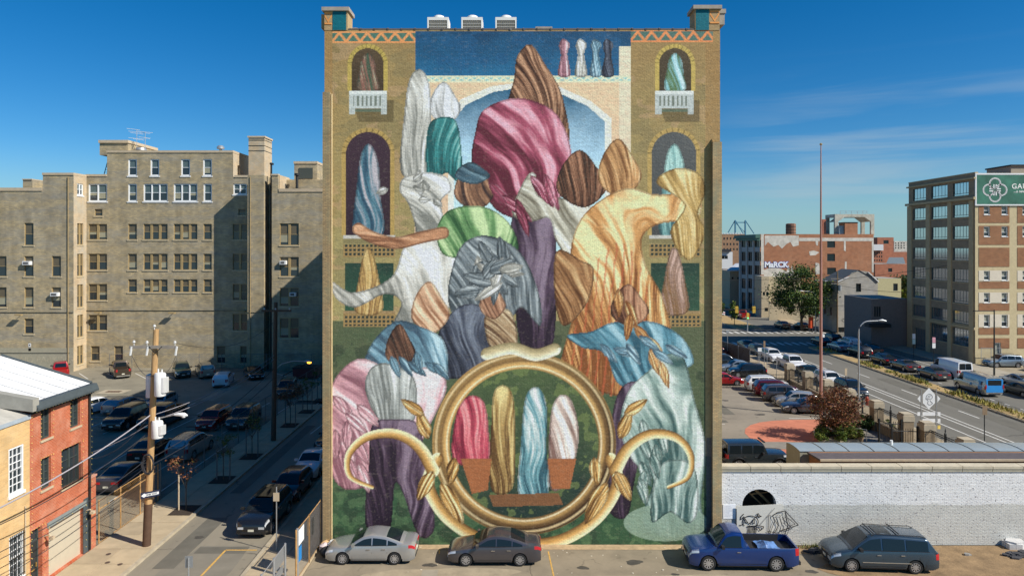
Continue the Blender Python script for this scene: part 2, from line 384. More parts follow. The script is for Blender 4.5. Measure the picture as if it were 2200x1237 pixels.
sheet('cross_street', rect(-30, 160, 111, 131), 0, M_ave)
# earth patches at the foot of the walls
def blob(name, cx, cy, rx, ry, z, m, n=26, seed=1, kind='structure'):
    rnd = random.Random(seed); ph = [rnd.uniform(0, 6.28) for _ in range(4)]
    pts = []
    for k in range(n):
        t = 2*math.pi*k/n; q = 1+.14*math.sin(2*t+ph[0])+.1*math.sin(3*t+ph[1])+.07*math.sin(5*t+ph[2])+.05*math.sin(9*t+ph[3])
        pts.append((cx+rx*q*math.cos(t), min(cy+ry*q*math.sin(t), 37.15) if cy < 37.3 else cy+ry*q*math.sin(t)))
    b = MB(); b.face([(x, y, z) for x, y in pts]); o = b.build(name, m); o['kind'] = kind; return o
blob('dirt_patch', 25.5, 35.0, 8.2, 2.6, .012, M_dirt, 40, 3)
blob('dirt_patch', 15.6, 36.9, 2.6, .8, .012, M_dirt, 30, 4)
M_sand = mat('sandy_grit', (.42, .30, .17), 1, var=.25, scale=3, bump=.4, bscale=30)
b = MB(); b.face([(-10.3, 36.72, .016), (11.3, 36.62, .016), (11.3, 37.19, .05), (-10.3, 37.19, .05)]); b.build('grit_strip', M_sand)['kind'] = 'structure'
blob('worn_asphalt', -3.5, 33.6, 4.5, .9, .008, mat('asphalt_worn', (.33, .27, .18), .95, var=.2, scale=1.4, bump=.3, bscale=25), 30, 6)
blob('worn_asphalt', 8.2, 33.2, 4.0, .8, .008, MC['asphalt_worn'], 30, 8)
blob('asphalt_patch', -15.6, 33.2, 1.9, 5.5, .006, mat('asphalt_patch', (.20, .18, .14), .9, var=.12, scale=.8, bump=.3, bscale=25), 30, 5)
# pavements built of single slabs
def slab_run(name, x0, x1, ys, nx, zt, mats, gap=.018, base=True, seed=2, skip=()):
    b = MB(); b.box(x0, x1, ys[0], ys[-1], -.02, zt-.03, 0)
    s = b.build(name, mats[0]); s['kind'] = 'structure'
    rnd = random.Random(seed); w = (x1-x0)/nx
    cache = {}
    for a, c in zip(ys, ys[1:]):
        for k in range(nx):
            if (round(a, 1), k) in skip: continue
            L = round(c-a, 3); mi = 1 if rnd.random() < .25 else 0
            if (L, mi) not in cache:
                q = MB(); q.box(-w/2+gap, w/2-gap, -L/2+gap, L/2-gap, -.026, 0, 0, bottom=False); cache[(L, mi)] = q.mesh('paving_slab', mats[mi])
            o = put(cache[(L, mi)], 'paving_slab', s, Matrix.Translation((x0+w*(k+.5), (a+c)/2, zt+rnd.uniform(-.004, .004))))
    return s
ysl = [26+1.75*k for k in range(26)]
slab_run('pavement', -22.45, KL-.2, ysl, 2, .13, [M_conc, M_conc2])
sheet('pavement', rect(-22.45, KL-.2, 71.5, 92), .12, M_conc2)
slab_run('pavement', KR+.2, -10.38, [24+1.9*k for k in range(8)], 2, .13, [M_conc, M_conc2], seed=5)
sheet('pavement', rect(KR+.2, -10.38, 37.3, 92), .12, M_conc2)
def kerb(x0, x1, y0, y1, zt=.135, L=2.4):
    b = MB(); y = y0
    while y < y1-.1:
        e = min(y+L, y1); b.box(x0, x1, y+.006, e-.006, -.02, zt, 0); y = e
    o = b.build('kerb', M_kerb); o['kind'] = 'structure'; return o
kerb(KL-.2, KL, 26, 92); kerb(KR, KR+.2, 24, 92)
kerb(35.7, 35.9, 38, 111); kerb(60.1, 60.3, 38, 111)
slab_run('pavement', 32.5, 35.7, [50+2.4*k for k in range(14)], 2, .13, [M_conc, M_conc2], seed=8)
sheet('pavement', rect(32.5, 35.7, 83.6, 111), .12, M_conc2)
sheet('pavement', rect(60.3, 63.7, 38, 111), .12, mat('pavement_far', (.34, .30, .23), .9, var=.15, scale=.6))
sheet('gravel_yard', rect(63.7, 120, 60, 93.6), .05, mat('yard_gravel', (.30, .25, .17), .95, var=.2, scale=.5))
sheet('pavement', rect(58.3, 61.5, 131, 200), .12, M_conc2); sheet('pavement', rect(60.3, 130, 131.2, 134), .1, M_conc)
# median with dry weeds
b = MB(); b.box(47.3, 49.4, 46, 109, -.02, .16, 0); b.box(47.45, 49.25, 46.1, 108.9, .16, .2, 1)
o = b.build('median', [M_kerb, mat('dry_median_soil', (.36, .25, .11), 1, var=.3, scale=.9, bump=.5, bscale=12)]); o['kind'] = 'structure'
b = MB(); b.box(44.0, 49.4, 134, 190, -.02, .16, 0); b.box(44.3, 49.1, 134.3, 189, .16, .2, 1)
b.build('median', [M_kerb, MC['dry_median_soil']])['kind'] = 'structure'
M_weed1 = mat('dry_weed_yellow', (.30, .25, .06), .9, var=.3); M_weed2 = mat('green_weed', (.12, .16, .03), .9, var=.3)
wd = MB(); rnd = random.Random(11)
cl_ = [(50+58*rnd.random()**1.3, rnd.uniform(.3, 1.6), rnd.choice((.4, .7, 1.2))) for _ in range(40)]
for k in range(3000):
    cy_, cs_, ch_ = rnd.choice(cl_); y = cy_+rnd.gauss(0, cs_); x = 48.35+rnd.gauss(0, .4)
    if not 46.3 < y < 108.5 or abs(x-48.35) > .88: continue
    h = rnd.uniform(.12, .5)*ch_; a = rnd.uniform(0, 3.14); dx, dy = math.cos(a)*.1, math.sin(a)*.1; lx, ly = rnd.gauss(0, .12), rnd.gauss(0, .12)
    wd.face([(x-dx, y-dy, .18), (x+dx, y+dy, .18), (x+lx, y+ly, .18+h)], 0 if rnd.random() < .75 else 1)
wd.build('median_weeds', [M_weed1, M_weed2])['kind'] = 'stuff'
# painted markings: sheets 4 mm above the road
def line(b, pts, w=.12, z=.006, mi=0):
    for (x0, y0), (x1, y1) in zip(pts, pts[1:]):
        d = Vector((x1-x0, y1-y0)).normalized(); n_ = Vector((-d.y, d.x))*w/2
        b.face([(x0-n_.x, y0-n_.y, z), (x1-n_.x, y1-n_.y, z), (x1+n_.x, y1+n_.y, z), (x0+n_.x, y0+n_.y, z)], mi)
b = MB()
for x in (39.3, 41.0, 41.65): line(b, [(x, 40), (x, 108)], .14)
line(b, [(55.6, 62), (55.6, 108)], .14); line(b, [(57.3, 62), (57.3, 108)], .12)
for k in range(12):
    y = 46+k*9.9; line(b, [(44.2, y-1.2), (44.2, y+1.8)], .14) if y < 106 else None
    if y < 104: line(b, [(53.4, y+2), (53.4, y+5)], .14)
for k in range(26):
    y = 50+k*2.2; line(b, [(50.9, y), (50.9, y+.75)], .12)
for y0, y1 in ((112.4, 115.4), (127.0, 130.0)):
    x = 37
    while x < 59.5: line(b, [(x+.3, y0), (x+.3, y1)], .5); x += 1.25
line(b, [(50, 110.2), (60, 110.2)], .4); line(b, [(36, 132.2), (44, 132.2)], .35)
b.build('lane_markings', M_linew)['kind'] = 'structure'
b = MB()
for k in range(13): line(b, [(-45.4+k*2.57-.35, 59.2), (-45.4+k*2.57, 64.8)], .1, .01)
for k in range(12): line(b, [(-43.4+k*2.57, 66.2), (-43.2+k*2.57, 71)], .1, .01)
line(b, [(-46, 65.0), (-24, 65.3)], .09, .01)
for k in range(9): line(b, [(-30.3+k*.1+2.57*0, 44)] if 0 else [(-34.9+2.57*k*.9, 43.5), (-34.9+2.57*k*.9, 56)], .1, .01) if k < 6 else None
for k in range(-1, 10): line(b, [(-55.4+k*3.6, 87.4), (-51.9+k*3.6, 83.6)], .11, .01)
b.build('bay_markings', M_linew)['kind'] = 'structure'
b = MB()
for y in (64.6, 67.4, 70.2, 73, 75.6, 78): line(b, [(26.2, y), (31.5, y)], .1, .01)
for x, y in ((14.8, 58.4), (17, 62.5)): line(b, [(x-2, y), (x+2.5, y)], .1, .01)
for k in range(5): line(b, [(14.2+k*1.0, 55.6), (12.6+k*1.0, 58.6)], .1, .01)
line(b, [(12, 55.4), (18.6, 55.4)], .1, .01); line(b, [(12, 49.5), (14.4, 54)], .1, .01); line(b, [(12, 51), (15.2, 51)], .1, .01)
b.build('bay_markings', M_linew)['kind'] = 'structure'
b = MB()
x0, y0 = G(485, 1181); x1, y1 = G(552, 1181); x2, y2 = G(405, 1265)
line(b, [(x1, y1), (x0, y0), (x2, y2)], .11, .01)
x, y = G(1178, 1184); line(b, [(x, y), (x+.15, y-3.4)], .07, .012)
x, y = G(944, 1180); line(b, [(x, y), (x+.05, y-.5)], .07, .012)
b.build('yellow_bay_marking', M_liney)['kind'] = 'structure'
# drain and small things in the lot
def decal(name, pts, m, z=.014):
    q = MB(); q.face([(x, y, z) for x, y in pts]); o = q.build(name, m); o['kind'] = 'structure'; return o
x, y = G(244, 841); decal('drain_surround', rect(x-1.5, x+1.5, y-1.0, y+1.0), MC['kerb_concrete'], .010); decal('drain_grate', rect(x-.8, x+.8, y-.35, y+.35), mat('rusty_grate', (.10, .05, .03), .8), .014)
# brick-red paving in the right lot
M_red = brickmat('red_paver', (.54, .20, .12), (.45, .165, .10), (.36, .15, .10), .22, .11, bump=.1)
def arc(cx, cy, rx, ry, a0, a1, n=24): return [(cx+rx*math.cos(R(a0+(a1-a0)*k/n)), cy+ry*math.sin(R(a0+(a1-a0)*k/n))) for k in range(n+1)]
left = [G(1600, 930), G(1601, 921), G(1612, 913), G(1632, 907), G(1660, 903.5), G(1700, 901.5), G(1745, 901), G(1800, 900)]
pts = [G(1622, 949), G(1608, 938)]+left+[G(1850, 905), G(1850, 949)]
decal('brick_paving', [p for p in pts][::-1], M_red, .014)
decal('brick_paving', [G(1650, 965), G(1800, 965), G(1800, 1010), G(1660, 1010)][::-1], M_red, .014)
decal('paved_path', [G(1549, 949), G(1700, 949), G(1710, 964), G(1549, 966)][::-1], mat('grey_pavers', (.22, .20, .17), .9, var=.15, scale=2), .018)
decal('paved_path', [G(1832, 950), G(1865, 925), G(2010, 925), G(2010, 960), G(1832, 960)][::-1], MC['grey_pavers'], .018)

# ------------------------------------------------------------------ the tall gable wall with its painting
YW = 37.2; XL, XR = XY(697, YW), XY(1547, YW); ZT = ZY(65, YW)
S0 = FX/YW
tall = thing('apartment_tower', 'tall windowless brick building with a painted front wall in the middle', 'building', (XL, YW, 0))
Mb_side = brickmat('tower_side_brick', (.36, .24, .12), (.28, .18, .10), (.33, .27, .18), big=(.4, .3, .17), bigamt=.4)
def P_(px, py): return (XY(px, YW), ZY(py, YW))
# --- painting: an invented drapery composition in vertex colours
x0p, x1p, y0p, y1p, ST = 697, 1547, 65, 1171, 1.8
nx = int((x1p-x0p)/ST)+1; ny = int((y1p-y0p)/ST)+1
gx = np.linspace(x0p, x1p, nx)[None, :].repeat(ny, 0); gy = np.linspace(y0p, y1p, ny)[:, None].repeat(nx, 1)
def lin(c):
    c = np.array(c, float)/255; return np.where(c <= .04045, c/12.92, ((c+.055)/1.055)**2.4)
rs = np.random.RandomState(5)
def vnoise(sx, sy, seed, octv=3, X=None, Y=None):
    X = gx if X is None else X; Y = gy if Y is None else Y
    r = np.random.RandomState(seed); tot = np.zeros(X.shape); amp = 1; s = 0
    for o in range(octv):
        G_ = r.rand(64, 64); u = (X-600)/sx*2**o; v = (Y)/sy*2**o
        iu = np.floor(u).astype(int); iv = np.floor(v).astype(int); fu = u-iu; fv = v-iv; fu = fu*fu*(3-2*fu); fv = fv*fv*(3-2*fv)
        g_ = lambda a, b_: G_[b_ % 64, a % 64]
        tot += amp*((g_(iu, iv)*(1-fu)+g_(iu+1, iv)*fu)*(1-fv)+(g_(iu, iv+1)*(1-fu)+g_(iu+1, iv+1)*fu)*fv); s += amp; amp *= .5
    return tot/s
wx = (vnoise(60, 60, 90)-.5)*16; wy = (vnoise(60, 60, 91)-.5)*16
CV = np.zeros((ny, nx, 3)); CV[:] = lin((150, 122, 66))
def spl(pts, n=7, closed=True):
    P = np.array(pts, float); K = len(P); o_ = []
    rng = range(K) if closed else range(K-1)
    for i in rng:
        p0, p1, p2, p3 = (P[(i-1) % K], P[i], P[(i+1) % K], P[(i+2) % K]) if closed else (P[max(i-1, 0)], P[i], P[i+1], P[min(i+2, K-1)])
        for k in range(n):
            t = k/n; o_.append(.5*((2*p1)+(-p0+p2)*t+(2*p0-5*p1+4*p2-p3)*t*t+(-p0+3*p1-3*p2+p3)*t**3))
    if not closed: o_.append(P[-1])
    return np.array(o_)
def mpoly(pts, smooth=True, wob=0):
    P = spl(pts) if smooth else np.array(pts, float)
    X = gx+wx*wob; Y = gy+wy*wob
    a0 = max(0, int((P[:, 1].min()-y0p-20)/ST)); a1 = min(ny, int((P[:, 1].max()-y0p+20)/ST)+1)
    b0 = max(0, int((P[:, 0].min()-x0p-20)/ST)); b1 = min(nx, int((P[:, 0].max()-x0p+20)/ST)+1)
    m = np.zeros((ny, nx)); 
    if a1 <= a0 or b1 <= b0: return m
    xs = X[a0:a1, b0:b1]; ys = Y[a0:a1, b0:b1]; ins = np.zeros(xs.shape, bool)
    for i in range(len(P)):
        xa, ya = P[i]; xb, yb = P[(i+1) % len(P)]
        if ya == yb: continue
        c = ((ya > ys) != (yb > ys)) & (xs < (xb-xa)*(ys-ya)/(yb-ya)+xa); ins ^= c
    m[a0:a1, b0:b1] = ins; return m
def mell(cx, cy, rx, ry, rot=0, soft=.02):
    c, s = math.cos(R(rot)), math.sin(R(rot)); u = ((gx-cx)*c+(gy-cy)*s)/rx; v = (-(gx-cx)*s+(gy-cy)*c)/ry
    return np.clip((1-(u*u+v*v))/soft/2+.5, 0, 1)
def mline(pts, w, smooth=True, taper=False):
    P = spl(pts, 8, False) if smooth else np.array(pts, float); D = np.full((ny, nx), 1e9); Sg = np.zeros((ny, nx))
    for i in range(len(P)-1):
        a, b_ = P[i], P[i+1]; d = b_-a; L = (d**2).sum()+1e-9
        t = np.clip(((gx-a[0])*d[0]+(gy-a[1])*d[1])/L, 0, 1); q = (gx-a[0]-t*d[0])**2+(gy-a[1]-t*d[1])**2
        ww = w*(1-.75*i/len(P)) if taper else w
        q = np.sqrt(q)/ww
        k = q < D; D = np.where(k, q, D); Sg = np.where(k, np.sign((gx-a[0])*d[1]-(gy-a[1])*d[0]), Sg)
    return np.clip((1-D)*w*.8+.5, 0, 1)*(D < 1.2), D*Sg
def put_c(m, c, a=1.0):
    m = (m*a)[..., None]; CV[:] = CV*(1-m)+(lin(c) if not isinstance(c, np.ndarray) else c)*m
def folds(m, dark, mid, light, ang=90, freq=.09, seed=1, warp=2.6, edge=True):
    """a painted hanging cloth: long soft gathers running along ang, broad light from the right"""
    ys_, xs__ = np.nonzero(m > .5)
    if len(ys_) == 0: return
    S_ = (slice(max(0, ys_.min()-3), ys_.max()+4), slice(max(0, xs__.min()-3), xs__.max()+4)); X, Y, mm = gx[S_], gy[S_], m[S_]
    t = R(ang); cx, cy = x0p+xs__.mean()*ST, y0p+ys_.mean()*ST; sx = max(12, xs__.std()*ST*2)
    u_ = X*math.cos(t)+Y*math.sin(t); d = X*math.sin(t)-Y*math.cos(t)
    sway = (vnoise(120, 120, seed, 2, X, Y)-.5)*46+(Y-cy)*(X-cx)/260
    f1 = vnoise(1/freq*1.1, 150, seed+7, 4, d+sway+900, u_); f2 = vnoise(.45/freq, 60, seed+13, 3, d+sway*1.15+900, u_)
    f = f1*.62+f2*.38; f = (f-.5)*3.0+.44+np.clip((X-cx)/sx, -1.2, 1.2)*.16-(Y-cy)/420
    f = np.clip(f, 0, 1)[..., None]
    c = np.where(f < .5, lin(dark)*(1-f*2)+lin(mid)*f*2, lin(mid)*(2-f*2)+lin(light)*(f*2-1))
    k_ = mm[..., None]; CV[S_] = CV[S_]*(1-k_)+c*k_
    if edge:
        er = np.minimum.reduce([np.roll(mm, k, a) for a in (0, 1) for k in (-2, 2)]); e = (np.clip(mm-er, 0, 1)*.55)[..., None]; CV[S_] = CV[S_]*(1-e)+lin(tuple(v*.5 for v in dark))*e
def gradv(m, c0, c1, ya, yb, nz_=.18, seed=3):
    t = np.clip((gy-ya)/(yb-ya)+(vnoise(40, 40, seed)-.5)*nz_, 0, 1)[..., None]; put_c(m, lin(c0)*(1-t)+lin(c1)*t)
def rectm(a, b_, c, d): return ((gx >= a) & (gx < b_) & (gy >= c) & (gy < d)).astype(float)
# wall ground colours
full = np.ones((ny, nx)); gradv(full, (150, 120, 66), (152, 140, 84), 65, 700, .5)
put_c(vnoise(90, 40, 8) > .56, (126, 112, 70), .45); put_c(vnoise(50, 24, 9) > .62, (176, 140, 96), .45)
gradv(rectm(697, 1547, 690, 1171), (84, 92, 62), (48, 82, 52), 690, 1150, .8, 7); put_c((vnoise(26, 26, 12) > .56)*rectm(712, 1530, 720, 1171), (38, 52, 40), .5)
put_c((vnoise(22, 18, 13) > .58)*rectm(712, 1530, 1000, 1171), (86, 118, 74), .45)
# side strips stay brick coloured
for a, b_ in ((697, 714), (1516, 1547)): gradv(rectm(a, b_, 65, 980), (152, 116, 60), (158, 134, 84), 65, 900, .8)
# sky field and pale arch
gradv(rectm(893, 1355, 68, 168), (0, 62, 96), (0, 98, 138), 60, 172, .5); put_c((vnoise(40, 22, 15) > .55)*rectm(893, 1355, 68, 168), (0, 80, 122), .5)
gradv(rectm(890, 1355, 168, 560), (226, 186, 142), (214, 178, 140), 168, 520, .3)
gradv(rectm(1330, 1355, 100, 500), (226, 202, 168), (222, 196, 160), 100, 400)
arch = mpoly([(975, 560), (975, 260), (1000, 226), (1060, 198), (1130, 187), (1200, 200), (1262, 228), (1300, 262), (1300, 560)], False)
archo = mpoly([(962, 560), (962, 255), (990, 214), (1055, 186), (1130, 176), (1205, 188), (1270, 218), (1313, 254), (1313, 560)], False)
put_c(archo, (240, 224, 196)); gradv(arch, (0, 84, 116), (178, 216, 232), 200, 360, .3)
def zig(x0_, x1_, ya, yb, p, base, c1, w):
    put_c(rectm(x0_, x1_, ya, yb), base); t = np.abs(((gx-x0_)/p) % 1-.5)*2
    yy = ya+3+(yb-ya-6)*t; put_c(rectm(x0_, x1_, ya, yb)*np.clip((w-np.abs(gy-yy))*.8+.5, 0, 1), c1)
    put_c(rectm(x0_, x1_, ya, ya+2.5), c1); put_c(rectm(x0_, x1_, yb-3, yb), c1)
zig(714, 893, 68, 93, 30, (66, 110, 92), (226, 140, 66), 4.2); zig(1355, 1531, 66, 91, 30, (70, 108, 96), (226, 128, 56), 4.2)
zig(893, 1355, 164, 177, 18, (140, 190, 180), (232, 212, 170), 2.2)
# plain arched recesses with a hanging cloth in each
def recess(cx, w, yt, yb, rim, inside, cl, seed, ang=85):
    o_ = mell(cx, yt+w, w+9, w+9)*(gy < yt+w)+rectm(cx-w-9, cx+w+9, yt+w, yb); i_ = mell(cx, yt+w, w, w)*(gy < yt+w)+rectm(cx-w, cx+w, yt+w, yb)
    sp = (np.sin(np.arctan2(gy-(yt+w), gx-cx)*26) > .8)*(gy < yt+w)
    put_c(np.clip(o_, 0, 1), rim); put_c(np.clip(o_*sp, 0, 1), tuple(v*.75 for v in rim)); gradv(np.clip(i_, 0, 1), inside, tuple(v*.8 for v in inside), yt, yb, .5)
    if cl:
        h = yb-yt
        folds(mpoly([(cx-w*.62, yb-2), (cx-w*.5, yt+h*.5), (cx-w*.3, yt+h*.2), (cx+w*.1, yt+h*.12), (cx+w*.45, yt+h*.3), (cx+w*.55, yt+h*.62), (cx+w*.66, yb-2)]), cl[0], cl[1], cl[2], ang, .14, seed)
recess(790, 34, 104, 196, (178, 152, 60), (84, 66, 42), ((60, 84, 62), (140, 92, 74), (176, 186, 148)), 21)
recess(1450, 34, 104, 196, (186, 158, 66), (78, 64, 42), ((86, 116, 66), (130, 190, 196), (186, 216, 214)), 22)
recess(791, 48, 284, 505, (172, 140, 66), (62, 42, 52), ((38, 72, 92), (72, 120, 134), (176, 168, 170)), 23)
recess(1448, 48, 284, 505, (178, 146, 72), (84, 86, 84), ((58, 100, 102), (112, 162, 156), (164, 204, 192)), 24)
for cx, yy in ((791, 505), (1448, 505)):
    put_c(rectm(cx-54, cx+58, yy, yy+7), (184, 180, 168)); put_c(rectm(cx-54, cx+58, yy+7, yy+18), (128, 116, 72))
    for yb_ in (yy+20, yy+168):
        put_c(rectm(cx-54, cx+58, yb_, yb_+28), (150, 120, 66)); gg = (((gx/9) % 1) > .34)*(((gy/9) % 1) > .34)
        put_c(rectm(cx-54, cx+58, yb_+1, yb_+27)*gg, (38, 52, 46))
    gradv(rectm(cx-50, cx+54, yy+60, yy+166), (34, 60, 48), (44, 80, 58), yy+60, yy+166, .9); put_c(rectm(cx-54, cx+58, yy+162, yy+168), (150, 122, 78))
    folds(mpoly([(cx-28, yy+164), (cx-20, yy+90), (cx-8, yy+34), (cx+8, yy+34), (cx+22, yy+88), (cx+30, yy+164)]), (128, 92, 50), ((186, 148, 74) if cx < 1000 else (150, 116, 96)), (212, 184, 116) if cx < 1000 else (196, 160, 140), 88, .22, 25)
for cx in (791, 1449):     # painted parapets
    put_c(mpoly([(cx-36, 215), (cx+54, 215), (cx+54, 262), (cx-20, 262)], False), (92, 78, 44), .75)
    put_c(rectm(cx-41, cx+41, 196, 234), (178, 184, 176)); put_c(rectm(cx-41, cx+41, 196, 202), (206, 210, 200)); put_c(rectm(cx-41, cx-28, 234, 246)+rectm(cx+28, cx+41, 234, 246), (170, 176, 168))
    put_c(rectm(cx-32, cx+32, 207, 228)*(((gx-cx+100) % 9.5) < 4), (110, 118, 104)); put_c(rectm(cx-28, cx+28, 236, 241), (90, 104, 82))
# --- invented hanging and billowing cloths, one colour each
WHT = ((122, 122, 112), (196, 192, 178), (236, 234, 224)); MAR = ((92, 28, 44), (166, 68, 92), (232, 160, 172)); ORG = ((128, 72, 24), (206, 146, 72), (246, 212, 148))
TEAL = ((20, 84, 84), (44, 138, 134), (140, 196, 184)); BLU = ((58, 84, 100), (104, 148, 164), (176, 206, 212)); PNK = ((132, 82, 92), (206, 150, 156), (238, 206, 204))
SLT = ((34, 38, 50), (68, 74, 88), (118, 126, 138)); BRN = ((58, 34, 22), (124, 82, 54), (196, 146, 104)); GRN = ((44, 86, 48), (104, 150, 88), (190, 214, 150)); SEA = ((54, 88, 84), (138, 164, 152), (206, 216, 204))
GRY = ((66, 76, 80), (120, 130, 132), (178, 186, 184)); PUR = ((38, 26, 40), (78, 58, 76), (132, 112, 128))
folds(mpoly([(862, 372), (868, 250), (880, 170), (904, 150), (924, 190), (926, 300), (920, 376)]), *WHT, 88, .1, 31)
folds(mpoly([(954, 176), (979, 208), (990, 238), (961, 268), (925, 245), (928, 205)]), (150, 150, 146), (218, 216, 210), (244, 243, 238), 80, .12, 32)
folds(mpoly([(918, 380), (916, 300), (930, 258), (978, 258), (992, 330), (988, 392), (960, 372), (940, 384)]), *TEAL, 88, .12, 33)
folds(mpoly([(1088, 240), (1104, 170), (1112, 120), (1140, 96), (1172, 140), (1206, 200), (1224, 300), (1190, 286), (1150, 262), (1116, 268)]), *BRN, 82, .22, 34)
folds(mpoly([(1014, 360), (1022, 280), (1040, 236), (1098, 212), (1150, 218), (1196, 246), (1222, 300), (1226, 350), (1206, 420), (1150, 470), (1100, 468), (1056, 440)]), *MAR, 60, .055, 35, 3.2)
folds(mpoly([(1098, 480), (1130, 452), (1186, 460), (1196, 560), (1194, 690), (1180, 752), (1128, 760), (1106, 660)]), *PUR, 89, .07, 36)
folds(mpoly([(858, 408), (868, 382), (912, 370), (958, 380), (970, 408), (948, 432), (954, 480), (938, 512), (900, 512), (888, 470), (876, 436)]), *WHT, 40, .09, 37, 3)
folds(mpoly([(712, 604), (760, 628), (840, 596), (868, 530), (900, 508), (946, 512), (980, 552), (986, 610), (966, 660), (900, 690), (842, 706), (862, 650), (826, 632), (764, 660), (722, 640)]), *WHT, 70, .07, 38, 3)
folds(mpoly([(1016, 352), (1048, 387), (1062, 419), (1025, 452), (979, 427), (983, 384)]), (60, 44, 40), (128, 88, 60), (196, 146, 104), 70, .12, 39)
folds(mpoly([(1012, 348), (1040, 364), (1052, 380), (1020, 396), (980, 384), (984, 363)]), (34, 56, 66), (66, 98, 112), (110, 140, 148), 20, .15, 40)
folds(mpoly([(938, 500), (956, 458), (1004, 442), (1056, 450), (1098, 486), (1112, 540), (1060, 560), (1000, 556), (952, 546)]), *GRN, 75, .09, 41, 3)
folds(mline([(770, 492), (800, 510), (850, 522), (905, 510), (952, 500)], 13)[0], (120, 74, 44), (190, 132, 88), (224, 178, 132), 10, .1, 42)
folds(mpoly([(1100, 458), (1128, 384), (1150, 374), (1156, 420), (1200, 424), (1260, 440), (1300, 470), (1290, 560), (1240, 580), (1196, 520), (1180, 470), (1140, 476)]), (112, 104, 84), (186, 180, 156), (226, 222, 204), 60, .11, 43)
folds(mpoly([(1246, 322), (1286, 365), (1304, 405), (1257, 446), (1199, 415), (1205, 362)]), (50, 32, 22), (112, 72, 48), (178, 124, 86), 86, .25, 44)
folds(mpoly([(1328, 298), (1363, 342), (1378, 384), (1338, 426), (1288, 394), (1293, 339)]), (120, 76, 34), (206, 152, 88), (240, 206, 148), 70, .12, 45)
folds(mpoly([(1206, 790), (1228, 690), (1244, 600), (1226, 540), (1248, 470), (1300, 424), (1352, 404), (1410, 418), (1486, 414), (1508, 440), (1490, 474), (1420, 480), (1380, 510), (1388, 570), (1424, 640), (1446, 740), (1420, 820), (1340, 850), (1262, 830)]), *ORG, 86, .13, 46, 2.2)
put_c(mpoly([(1220, 790), (1240, 690), (1270, 580), (1330, 520), (1380, 580), (1400, 700), (1400, 820), (1300, 850)])*(np.sin(gx*.35+gy*.03+(vnoise(60, 60, 4)-.5)*6) > .75), (184, 82, 34), .6)
folds(mpoly([(1196, 540), (1250, 560), (1276, 580), (1262, 650), (1212, 700), (1192, 640)]), (92, 54, 22), (168, 118, 66), (214, 176, 116), 70, .12, 47)
folds(mpoly([(1410, 392), (1450, 362), (1500, 372), (1516, 410), (1500, 460), (1516, 500), (1480, 560), (1440, 500), (1470, 440)]), (140, 106, 44), (196, 160, 84), (230, 204, 140), 80, .14, 48)
folds(mpoly([(962, 640), (976, 560), (1000, 520), (1040, 506), (1090, 520), (1130, 560), (1160, 640), (1160, 700), (1120, 660), (1090, 690), (1040, 660), (990, 700)]), *GRY, 60, .16, 49, 3.4)
folds(mpoly([(930, 800), (944, 710), (984, 660), (1030, 656), (1064, 700), (1060, 780), (1000, 812)]), *SLT, 80, .1, 50, 3)
folds(mpoly([(1040, 690), (1056, 664), (1096, 668), (1112, 720), (1104, 760), (1056, 750)]), (84, 54, 34), (160, 128, 88), (214, 192, 150), 40, .3, 51)
folds(mpoly([(1056, 606), (1077, 634), (1086, 660), (1062, 686), (1032, 666), (1035, 632)]), (84, 50, 30), (168, 118, 84), (214, 170, 130), 80, .15, 52)
folds(mpoly([(922, 604), (952, 643), (966, 679), (930, 716), (886, 688), (891, 640)]), (150, 100, 64), (218, 172, 130), (242, 210, 170), 60, .1, 53)
folds(mpoly([(780, 800), (800, 736), (850, 690), (900, 700), (952, 730), (962, 800), (930, 860), (880, 840), (830, 830)]), *BLU, 60, .08, 54, 3.2)
folds(mpoly([(702, 900), (716, 820), (770, 770), (840, 790), (930, 790), (960, 830), (930, 900), (900, 960), (860, 1010), (800, 1040), (740, 1050), (706, 1000)]), *PNK, 70, .05, 55, 3.4)
folds(mpoly([(858, 696), (881, 729), (892, 760), (864, 792), (830, 768), (834, 727)]), (48, 34, 28), (104, 70, 50), (160, 112, 80), 70, .15, 56)
folds(mpoly([(784, 830), (796, 792), (830, 780), (886, 806), (896, 860), (886, 906), (832, 914), (800, 880)]), (112, 116, 110), (180, 184, 176), (226, 228, 220), 84, .1, 57)
folds(mpoly([(786, 1130), (792, 1000), (800, 912), (850, 900), (898, 912), (916, 1000), (934, 1130), (900, 1150), (866, 1060), (848, 1040), (836, 1140)]), *PUR, 86, .08, 58, 3)
folds(mpoly([(1218, 720), (1270, 712), (1310, 694), (1360, 688), (1420, 696), (1470, 730), (1490, 780), (1450, 790), (1410, 760), (1398, 830), (1330, 826), (1300, 760), (1250, 746)]), (36, 84, 100), (84, 142, 158), (150, 190, 198), 60, .07, 59, 3.2)
folds(mpoly([(1350, 610), (1380, 642), (1394, 672), (1358, 702), (1314, 679), (1319, 639)]), (74, 42, 26), (150, 98, 66), (206, 156, 114), 80, .12, 60)
folds(mpoly([(1306, 1090), (1310, 960), (1322, 860), (1352, 820), (1390, 836), (1382, 930), (1362, 1040), (1346, 1110)]), *PUR, 86, .09, 61)
folds(mpoly([(1332, 920), (1350, 840), (1400, 790), (1436, 760), (1470, 770), (1490, 850), (1516, 960), (1506, 1080), (1516, 1140), (1440, 1156), (1380, 1120), (1402, 1030), (1360, 990)]), *SEA, 80, .06, 62, 3.4)
put_c(mell(1430, 1122, 90, 40), (134, 158, 134), .8); folds(mpoly([(1400, 1120), (1404, 1040), (1430, 990), (1490, 1000), (1500, 1090), (1480, 1124), (1440, 1100)]), *SEA, 88, .09, 63)
